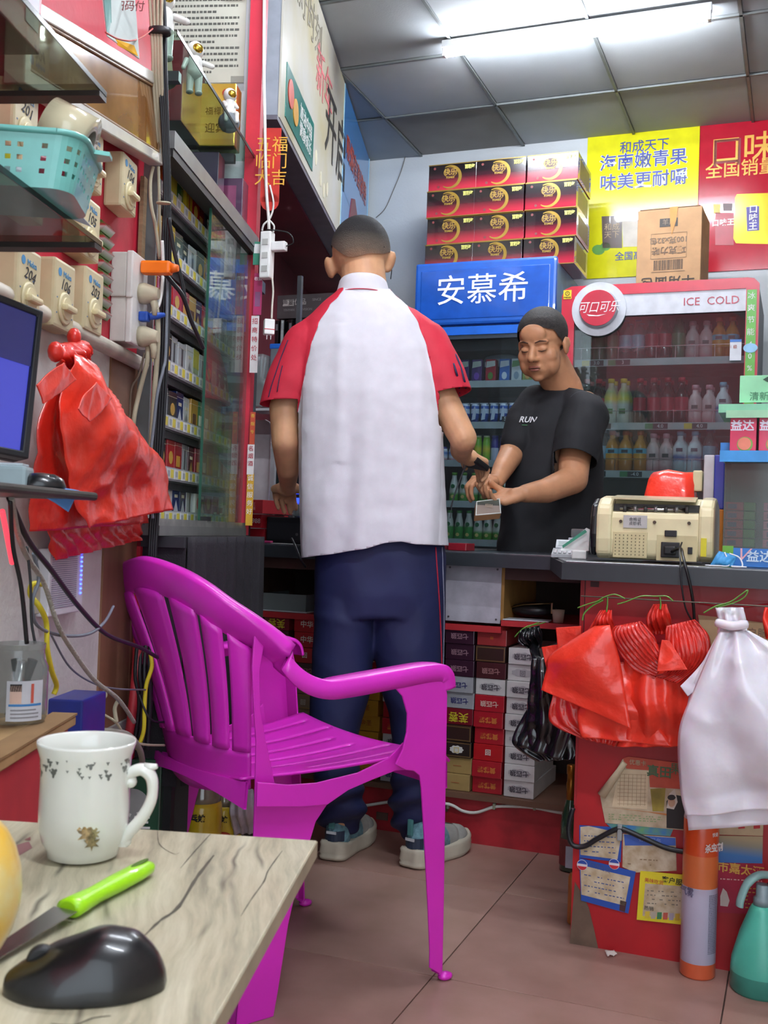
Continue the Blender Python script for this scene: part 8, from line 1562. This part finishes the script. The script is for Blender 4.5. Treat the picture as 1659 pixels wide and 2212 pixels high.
# hair: short buzz with faded sides
h = MB(); h.ell(hc + Vector((0, 0, .001)), (.0805, .097, .0915), 64); hm = h.mesh('hair', WHITE)
z0, z1 = at(779, 560, 2.80).z, at(779, 478, 2.80).z
def hair_g(v):
    u = (v - hc); yy = u.y / .094; return u.z - (lerp(-.040, -.008, max(0, min(1, (yy + 1) / .8))) + .006 * sin(u.x * 60) + (.052 if yy > .55 else 0) + .010 * abs(u.x / .08) ** 2)
HM = ramp_mat([(0, 'b28a6a'), (.10, '9d7c62'), (.30, '6f5f50'), (.55, '50473e'), (.75, '25221f'), (1, '1a1a1c')], 2, z0, z1, .75, noise_amt=.012, bump=1., bscale=500)
clipc(hm, hair_g, 'hair', HM, boy)
mc(MB().tube([at(828, 533, 2.80), at(838, 541, 2.83), at(846, 552, 2.90)], .0022, 8).tube([at(845, 562, 2.92), at(846, 585, 2.93), at(844, 603, 2.93)], .0014, 6), 'glasses_arm', BLACK, boy)
# shirt
sh = MB()
pxloft(sh, [(618, 742, 838, 2.825, .055), (640, 722, 856, 2.825, .068), (662, 694, 884, 2.82, .082), (700, 660, 920, 2.82, .098), (760, 645, 940, 2.81, .112), (850, 642, 950, 2.80, .122), (950, 646, 957, 2.795, .125), (1050, 648, 962, 2.79, .13), (1150, 650, 969, 2.785, .138), (1245, 654, 975, 2.785, .142)], 40, 2.35)
for pts, rs in ((((700, 708, 2.82), (666, 752, 2.815), (628, 825, 2.80), (600, 905, 2.79)), (.050, .070, .066, .056)), (((876, 702, 2.82), (914, 748, 2.815), (956, 822, 2.795), (986, 895, 2.78)), (.050, .070, .066, .056))):
    for i in range(3): sh.cone(at(*pts[i]), rs[i], at(*pts[i + 1]), rs[i + 1], 22)
shm = evalmesh(sh, .0055, 6)
def shirt_fold(p):
    x, y = proj(p); k = min(1, max(0, (y - 680) / 250)); inside = 1 if 655 < x < 950 else .3
    f = .0045 * sin((x - 640) / 21 + .9 * sin(y / 190) + 1.2) * k + .003 * sin((x - 700) / 11.5 + y / 160) * k * k + .0025 * noise.noise(p * 9)
    g_ = .004 * math.exp(-((x - 735) / 14) ** 2) * (1 if 700 < y < 1000 else .3) + .0055 * math.exp(-((x - 905 + (y - 900) * .03) / 12) ** 2) * k
    return (f + g_) * inside + .0018 * noise.noise(p * 26)
fold(shm, shirt_fold)
shm.update()
def tmp(me, g, keep=1):
    o = clip(me, g, 'tmp', WHITE, None, keep); m = o.data; bpy.data.objects.remove(o); return m
HEM = [(640, 1206), (700, 1199), (780, 1187), (838, 1172), (866, 1170), (900, 1176), (980, 1179)]
shm = tmp(shm, lambda v: interp(HEM, proj(v)[0]) - proj(v)[1])
eL = at(610, 871, 2.79); dL = (at(600, 905, 2.79) - at(628, 815, 2.80)).normalized(); dL = (dL + Vector((.32, 0, -.05))).normalized(); eR = at(972, 852, 2.79); dR = (at(988, 895, 2.78) - at(958, 815, 2.795)).normalized(); dR = (dR + Vector((-.10, 0, -.1))).normalized()
shm = tmp(shm, lambda v: -(v - eL).dot(dL) if proj(v)[0] < 645 and (v - eL).length < .11 else 1)
shm = tmp(shm, lambda v: -(v - eR).dot(dR) if proj(v)[0] > 946 and (v - eR).length < .11 else 1)
SL = [(625, 742), (640, 732), (660, 712), (700, 688), (750, 671), (800, 660), (850, 651), (900, 642), (905, 560)]; SRt = [(625, 842), (636, 852), (660, 880), (700, 904), (750, 922), (800, 933), (850, 941), (900, 947), (905, 1100)]
gb_ = lambda v: (lambda q: min(q[0] - interp(SL, q[1]), interp(SRt, q[1]) - q[0]))(proj(v))
CW_ = mat('d6d5dc', .75, var=.015, scale=40, bump=.12, bscale=900); RS = mat('c61f38', .7, var=.03, bump=.12, bscale=900); NV = mat('1d2148', .7, var=.05)
neck = lambda v: (v - at(785, 622, 2.82)).dot(Vector((0, .25, -1)).normalized()) if (v - at(785, 622, 2.82)).length < .1 else 1
shm = tmp(shm, neck)
body_ = clipc(shm, gb_, 'shirt_panel', CW_, boy, 1, .0016); slm = tmp(shm, gb_, -1)
OL = [(640, 600), (700, 600), (745, 605), (800, 598), (850, 588), (880, 580)]
clipc(slm, lambda v: (785 - proj(v)[0]) if proj(v)[1] > 0 else -1, 'sleeve', RS, boy, 1, .0016); clipc(slm, lambda v: (785 - proj(v)[0]), 'sleeve', RS, boy, -1, .0016)
bs = bvh(slm)
for pts, wd in (([(622, 735), (608, 770), (596, 805), (586, 835), (580, 858)], .0036), ([(610, 790), (603, 820), (599, 845), (598, 868)], .003), ([(972, 735), (984, 765), (996, 795), (1004, 825), (1007, 838)], .0036), ([(980, 785), (988, 812), (993, 838), (994, 850)], .003)):
    P = [h_ for x, y in pts for h_ in [onsurf(bs, x, y, .0012)] if h_]
    if len(P) > 2: mc(MB().tube(spline(P, 5), wd, 8, flat=.4), 'sleeve_stripe', NV, boy)
# collar
cc = at(785, 640, 2.82); R = []
for k, (y, hw, hd, dz) in enumerate(((646, 66, .074, 0), (634, 61, .070, 0), (618, 56, .066, 0), (603, 52, .063, 0), (600, 50, .060, 0), (606, 49, .059, 0), (640, 55, .064, 0))):
    c_ = at(785, y, 2.825); hwm = hw * 2.82 / FPX; R.append([c_ + Vector((hwm * cos(t), hd * sin(t), .012 * (abs(cos(t)) - .6) * 0 - .016 * max(0, sin(t)) - .010 * abs(cos(t)) ** 3)) for t in [2 * pi * j / 40 for j in range(40)]])
mc(MB().rings(R, cap=False), 'collar', CW_, boy)
c_ = at(785, 637, 2.825); mc(MB().tube([c_ + Vector((63 * 2.82 / FPX * cos(t), .0725 * sin(t), -.016 * max(0, sin(t)) - .010 * abs(cos(t)) ** 3)) for t in [2 * pi * j / 40 for j in range(41)]], .0016, 6, cap=False), 'collar_line', mat('c04a5c', .6), boy)
# trousers
tr_ = MB()
pxloft(tr_, [(1130, 680, 950, 2.80, .115), (1200, 682, 962, 2.80, .122), (1280, 680, 962, 2.80, .12), (1330, 680, 958, 2.80, .11)], 36, 2.4)
pxloft(tr_, [(1290, 680, 818, 2.80, .105), (1400, 676, 806, 2.80, .098), (1480, 672, 800, 2.80, .09), (1540, 670, 786, 2.80, .085), (1600, 670, 770, 2.80, .08), (1680, 680, 776, 2.83, .075), (1730, 688, 786, 2.86, .070), (1762, 686, 784, 2.90, .060), (1788, 694, 772, 2.93, .052)], 30, 2.2)
pxloft(tr_, [(1290, 800, 962, 2.80, .105), (1400, 806, 960, 2.80, .098), (1480, 822, 958, 2.80, .09), (1540, 842, 956, 2.80, .085), (1600, 850, 952, 2.80, .08), (1680, 846, 938, 2.83, .075), (1730, 842, 928, 2.86, .070), (1775, 850, 930, 2.90, .060), (1802, 862, 918, 2.93, .052)], 30, 2.2)
trm = evalmesh(tr_, .006, 4)
def tf(p):
    x, y = proj(p); k = min(1, max(0, (y - 1640) / 80))
    return .0035 * noise.noise(Vector((p.x * 12, p.y * 8, p.z * 5))) + .006 * (1 - abs(noise.noise(Vector((p.x * 9, 3, p.z * 7 + p.x * 6)))) * 2) * .6 + .007 * k * sin(y / 7.5 + x / 30) + .003 * math.exp(-((y - 1345 - (x - 750) * .25) / 14) ** 2) * (680 < x < 800)
fold(trm, tf); trm.update()
child(trm, 'trousers', mat('1c2450', .68, var=.06, scale=8, bump=.1, bscale=700), boy)
bt_ = bvh(trm)
for pts, m_, wd in (([(941, 1182), (945, 1240), (949, 1300), (952, 1360), (954, 1420), (955, 1480), (954, 1540)], mat('b81c38', .6), .0042), ([(955, 1182), (957, 1240), (959, 1300), (959, 1360), (958, 1420), (957, 1460)], mat('8d90a4', .6), .0036)):
    P = [h_ for x, y in pts for h_ in [onsurf(bt_, x, y, .001) or onsurf(bt_, x - 5, y, .001)] if h_]
    mc(MB().tube(spline(P, 5), wd, 8, flat=.45), 'trouser_stripe', m_, boy)
# shoes
def shoe(hx, hy, yaw, label):
    p = atZ(hx, hy, .0); r = root('shoe', label, 'shoe', (p.x, p.y, .001), yaw, 'trainers of the boy'); r.scale = (1, 1, 1.18)
    out = [(-.0, .0), (.0, .030), (.03, .037), (.08, .034), (.14, .040), (.20, .045), (.245, .034), (.265, .005), (.262, -.014), (.235, -.034), (.18, -.041), (.12, -.034), (.06, -.034), (.02, -.033), (.003, -.02)]
    O_ = spline([(x, y, 0) for x, y in out], 4, True); R = []
    for z, s_, lift in ((.0, .93, 0), (.004, 1.0, 0), (.010, 1.03, 0), (.014, 1.0, 0), (.019, 1.03, 0), (.024, 1.0, 0), (.031, 1.02, 0), (.036, .97, 0)):
        R.append([Vector((.13 + (q.x - .13) * s_, q.y * s_, z + (.010 * max(0, (.05 - q.x) / .05) if z > .02 else 0) + .012 * max(0, (q.x - .2) / .065) ** 2)) for q in O_])
    MB().rings(R).build('sole', mat('c2bba8', .6, var=.06), r)
    u = MB(); u.ell((.045, 0, .055), (.046, .033, .05), 20); u.cone((.05, 0, .075), .036, (.10, 0, .062), .034, 16); u.cone((.10, 0, .055), .036, (.17, .002, .042), .036, 16); u.ell((.205, .004, .036), (.052, .038, .030), 20); um = evalmesh(u, .0035, 4)
    um = tmp(um, lambda v: v.z - .024); um = tmp(um, lambda v: .098 - v.z - (v.x - .05) * .2)
    clip(um, lambda v: .135 - v.x - .3 * (v.z - .05), 'heel_upper', mat('6f9aa6', .8, var=.15, scale=90, bump=.6, bscale=250), r, 1); clip(um, lambda v: .135 - v.x - .3 * (v.z - .05), 'toe_upper', mat('a7a7a0', .8, var=.06, bump=.4, bscale=300), r, -1)
    MB().bbox((-.001, 0, .092), (.008, .016, .036), .003).build('heel_tab', mat('4f8a8a', .7), r); MB().add(*(lambda n: ([(.047 - .0485 * cos(a), .0345 * sin(a), z) for z in (.045, .068) for a in [lerp(-1.0, 1.0, i / n) for i in range(n + 1)]], [(i, i + 1, n + 2 + i, n + 1 + i) for i in range(n)]))(8)).build('heel_band', mat('27344a', .5), r, recalc=False)
    MB().box(-.0035, -.0005, -.014, .014, .062, .068).build('name_patch', mat('c9cdd2', .5), r)
    for k in range(4): MB().tube([(.105 + k * .018, -.018, .088 - k * .008), (.110 + k * .018, 0, .093 - k * .008), (.105 + k * .018, .018, .088 - k * .008)], .0025, 6).build('lace', mat('c9c9c4', .7), r)
    return r
shoe(714, 1862, radians(68), 'left teal and grey trainer of the boy with a white sole')
shoe(884, 1878, radians(52), 'right teal and grey trainer of the boy beside the chair leg')
# black device with a cord in the right hand
dv_ = root('black_wallet', 'black device with a cord held in the right hand of the boy', 'device', at(1024, 988, 2.985), 0, rot=(radians(10), radians(25), radians(40))); dv_.scale = (1.3,) * 3
MB().bbox((0, 0, -.012), (.045, .075, .014), .004).build('case', mat('141417', .35), dv_); MB().bbox((.028, .02, -.002), (.02, .05, .004), .001).build('clip', mat('5c6468', .4), dv_)
tag(MB().tube(spline([at(1012, 998, 2.97), at(1000, 1020, 2.96), at(985, 1060, 2.96), at(974, 1095, 2.97)], 6), .0022, 6).tube(spline([at(1003, 1000, 2.97), at(996, 1030, 2.98), at(980, 1075, 2.98), at(972, 1120, 2.98)], 6), .0012, 6).build('device_lead', mat('4a4e52', .5)), 'thin dark cord running down from the device in the boy hand', 'cable')
YM = 3.60
man = root('person', 'person in a black T-shirt behind the counter looking down at a small box', 'person', (at(1190, 1180, YM).x, YM, 0))
SM = mat('c48d68', .48, var=.05, scale=25, sss=.10, spec=.45)
HC = at(1171, 744, 3.50); yaw = radians(-30); pit = radians(-20)
# head axes: local x = his left, y = forward, z = up
RH = Matrix.Rotation(radians(180) + yaw, 4, 'Z') @ Matrix.Rotation(pit, 4, 'X')
H = Matrix.Translation(HC) @ RH
def HL(x, y, z): return H @ Vector((x, y, z))
hb3 = RH.to_3x3(); b = MB()
def he(c, r): b.ell(HL(*c), r, 22, rot=hb3)
he((0, -.015, .035), (.076, .094, .080)); he((0, .022, -.028), (.065, .066, .086)); he((0, .032, -.072), (.052, .048, .040)); he((0, .060, -.096), (.022, .018, .016))
for sx in (-1, 1):
    he((sx * .038, .050, -.030), (.030, .024, .030)); he((sx * .030, .0745, -.002), (.016, .011, .0095)); he((sx * .040, .036, -.055), (.028, .036, .042))
    b.cone(HL(sx * .012, .081, .020), .009, HL(sx * .044, .068, .020), .008); he((sx * .0125, .093, -.034), (.0085, .010, .0075))
    he((sx * .078, -.010, -.010), (.009, .018, .031)); b.cone(HL(sx * .083, -.024, .012), .005, HL(sx * .085, -.022, -.010), .006)
b.cone(HL(0, .079, .012), .0095, HL(0, .104, -.028), .0130); he((0, .070, .045), (.045, .022, .034))
b.cone(HL(-.016, .0815, -.0590), .0062, HL(.016, .0815, -.0590), .0062); b.cone(HL(-.012, .0805, -.0680), .0070, HL(.012, .0805, -.0680), .0070); he((0, .062, -.064), (.040, .021, .030))
b.cone(HL(0, -.03, -.04), .060, at(1215, 838, 3.60), .064, 20); b.cone(at(1215, 838, 3.60), .066, at(1222, 880, 3.62), .075, 18)
pxloft(b, [(850, 1170, 1262, 3.62, .07), (900, 1132, 1280, 3.62, .09), (1000, 1115, 1285, 3.62, .10), (1100, 1100, 1278, 3.62, .10), (1200, 1095, 1275, 3.62, .10)])
for x in (1140, 1225):
    a_ = at(x, 1190, 3.62); b.cone(a_, .085, Vector((a_.x, 3.63, .50)), .062, 16); b.cone(Vector((a_.x, 3.63, .50)), .060, Vector((a_.x, 3.66, .08)), .042, 16); b.cone(Vector((a_.x, 3.66, .05)), .04, Vector((a_.x - .06, 3.52, .035)), .034, 12)
# his left arm (nearer), forearm towards the picture left holding the box
A = [at(1262, 880, 3.55), at(1240, 1000, 3.46), at(1238, 1036, 3.42), at(1180, 1060, 3.36), at(1135, 1066, 3.31)]
for i, (r0, r1) in enumerate(((.056, .052), (.052, .048), (.047, .040), (.040, .029))): b.cone(A[i], r0, A[i + 1], r1, 18)
hand(b, at(1130, 1066, 3.305), Vector((-.9, -.12, -.28)), Vector((.20, .35, -1)), Vector((-.3, .9, .35)), (35, 42, 40, 36), .98, (.7, .2, .65), .4)
# his right arm, behind the body front edge
A = [at(1140, 890, 3.62), at(1108, 975, 3.58), at(1085, 1015, 3.46), at(1072, 1042, 3.40)]
for i, (r0, r1) in enumerate(((.050, .046), (.044, .034), (.034, .025))): b.cone(A[i], r0, A[i + 1], r1, 16)
hand(b, at(1070, 1042, 3.395), Vector((-.75, -.45, .08)), Vector((-.25, -.3, 1)), Vector((.35, -.9, -.1)), (42, 48, 52, 55), .95, (.6, .35, .7), .4)
me = evalmesh(b, .0036, 9); child(me, 'body', SM, man)
h = MB(); h.ell(HL(0, -.015, .036), (.081, .099, .086), 64, rot=hb3); h2 = h.mesh('hair', WHITE); HI = H.inverted()
def hg(v): q = HI @ v; return q.z - interp([(-.12, -.045), (-.03, -.035), (-.005, -.02), (.012, .012), (.032, .028), (.046, .054), (.07, .066), (.12, .060)], q.y) - .006 * noise.noise(q * 70)
clipc(h2, hg, 'hair', mat('211e1e', .6, var=.3, scale=120, bump=1., bscale=400, col2='37302c'), man)
for sx in (-1, 1):
    mc(MB().tube([HL(sx * .017, .0835, -.0065), HL(sx * .030, .0845, -.0092), HL(sx * .043, .0775, -.0065)], [.0012, .0022, .0010], 8, flat=.6), 'closed_eyelid', mat('1d1513', .6), man)
    mc(MB().tube([HL(sx * .012, .0905, .0205), HL(sx * .028, .0865, .0255), HL(sx * .046, .0745, .022)], [.0020, .0032, .0012], 8, flat=.6), 'eyebrow', mat('3a2a24', .8), man)
    mc(MB().ell(HL(sx * .0065, .1045, -.0375), (.0028, .003, .0018), 8, rot=hb3), 'nostril', mat('4a2a20', .8), man)
mc(MB().ell(HL(0, .0855, -.0590), (.019, .0050, .0042), 20, rot=hb3).ell(HL(0, .0850, -.0680), (.016, .0050, .0048), 20, rot=hb3), 'lips', mat('a8695a', .5), man)
mc(MB().tube([HL(-.020, .0850, -.0640), HL(0, .0900, -.0632), HL(.020, .0850, -.0640)], .0011, 6), 'mouth_line', mat('4a2620', .7), man)
# T-shirt
ts = MB()
pxloft(ts, [(832, 1190, 1256, 3.62, .055), (852, 1164, 1268, 3.62, .08), (880, 1138, 1285, 3.62, .10), (930, 1116, 1296, 3.62, .115), (1000, 1102, 1300, 3.62, .122), (1080, 1090, 1296, 3.62, .128), (1180, 1076, 1290, 3.62, .13), (1290, 1078, 1290, 3.62, .13)], 40, 2.3)
for pts, rs in ((((1248, 868, 3.58), (1264, 905, 3.52), (1248, 960, 3.46), (1238, 1015, 3.42)), (.068, .078, .074, .068)), (((1158, 872, 3.62), (1136, 905, 3.61), (1118, 955, 3.58)), (.062, .062, .055))):
    for i in range(len(pts) - 1): ts.cone(at(*pts[i]), rs[i], at(*pts[i + 1]), rs[i + 1], 20)
tm_ = evalmesh(ts, .006, 5); fold(tm_, lambda p: .005 * (1 - 2 * abs(noise.noise(Vector((p.x * 7, p.y * 7, p.z * 4 + p.x * 5))))) + .003 * noise.noise(p * 18)); tm_.update()
eA = at(1240, 990, 3.43); dA = (at(1238, 1015, 3.42) - at(1252, 950, 3.46)).normalized(); tm_ = tmp(tm_, lambda v: -(v - eA).dot(dA) if (v - eA).length < .115 and proj(v)[0] > 1195 and v.y < 3.515 else 1)
nk_ = at(1218, 842, 3.58); nn = Vector((.35, .10, 1)).normalized(); tm_ = tmp(tm_, lambda v: -(v - nk_).dot(nn) if (v - nk_).length < .13 else 1)
BT_ = mat('17181d', .8, var=.1, scale=6, bump=.15, bscale=800); clipc(tm_, lambda v: 1, 't_shirt', BT_, man, 1, .002)
b2_ = bvh(tm_); P = onsurf(b2_, 1138, 909, .0025)
if P:
    n_ = b2_.ray_cast(CAM, ray(1138, 909).normalized())[1]; n_ = -n_ if n_.y > 0 else n_; rz_ = math.atan2(n_.x, -n_.y); P = P + n_ * .009
    text('RUN', .027, mat('d8d9dc', .6), man, P - man.location, (pi / 2, 0, rz_), bold=.0006, shear=.35); text('▬▬▬', .006, mat('3f8a4a', .6), man, P - man.location + Vector((-.008, 0, -.017)), (pi / 2, 0, rz_))
sp2 = [h_ for x, y in [(1232, 858), (1245, 848), (1262, 846), (1280, 855)] for h_ in [onsurf(b2_, x, y, .001)] if h_]
if len(sp2) > 2: mc(MB().tube(spline(sp2, 5), .0010, 6), 'shoulder_seam', mat('4a4c54', .7), man)
mc(pxloft(MB(), [(1230, 1082, 1286, 3.62, .12), (1300, 1082, 1286, 3.62, .12)]), 'waistband', mat('1f2024', .7), man)
# the small box he holds
c0, c1, c2_, c3 = at(1029, 1082, 3.24), at(1080, 1076, 3.26), at(1083, 1108, 3.22), at(1027, 1113, 3.20)
bx_ = root('small_box', 'small white-edged box with a brown label held in both hands', 'box', (0, 0, 0))
quad_box([c0, c1, c2_, c3], .026, mat('b98a60', .5), 'box_body', bx_, .002); ci = frame_quad([c0, c1, c2_, c3], .005, .004, mat('cfd0ca', .45), 'white_rim', bx_); quad_box(ci, .001, ramp_mat([(0, '8a7a70'), (.7, '8a7a70'), (.75, '3a3a34'), (1, '4a4e44')], 2, c3.z, c0.z, .35), 'printed_label', bx_, .0012)
text('招财', .012, mat('b09880', .5), bx_, c0.lerp(c2_, .5) + Vector((0, -.002, .003)), (radians(78), radians(2), radians(-6))); text('━━━━', .008, mat('3a3444', .5), bx_, c0.lerp(c2_, .5) + Vector((0, -.002, -.010)), (radians(78), radians(2), radians(-6)))
finish_text()
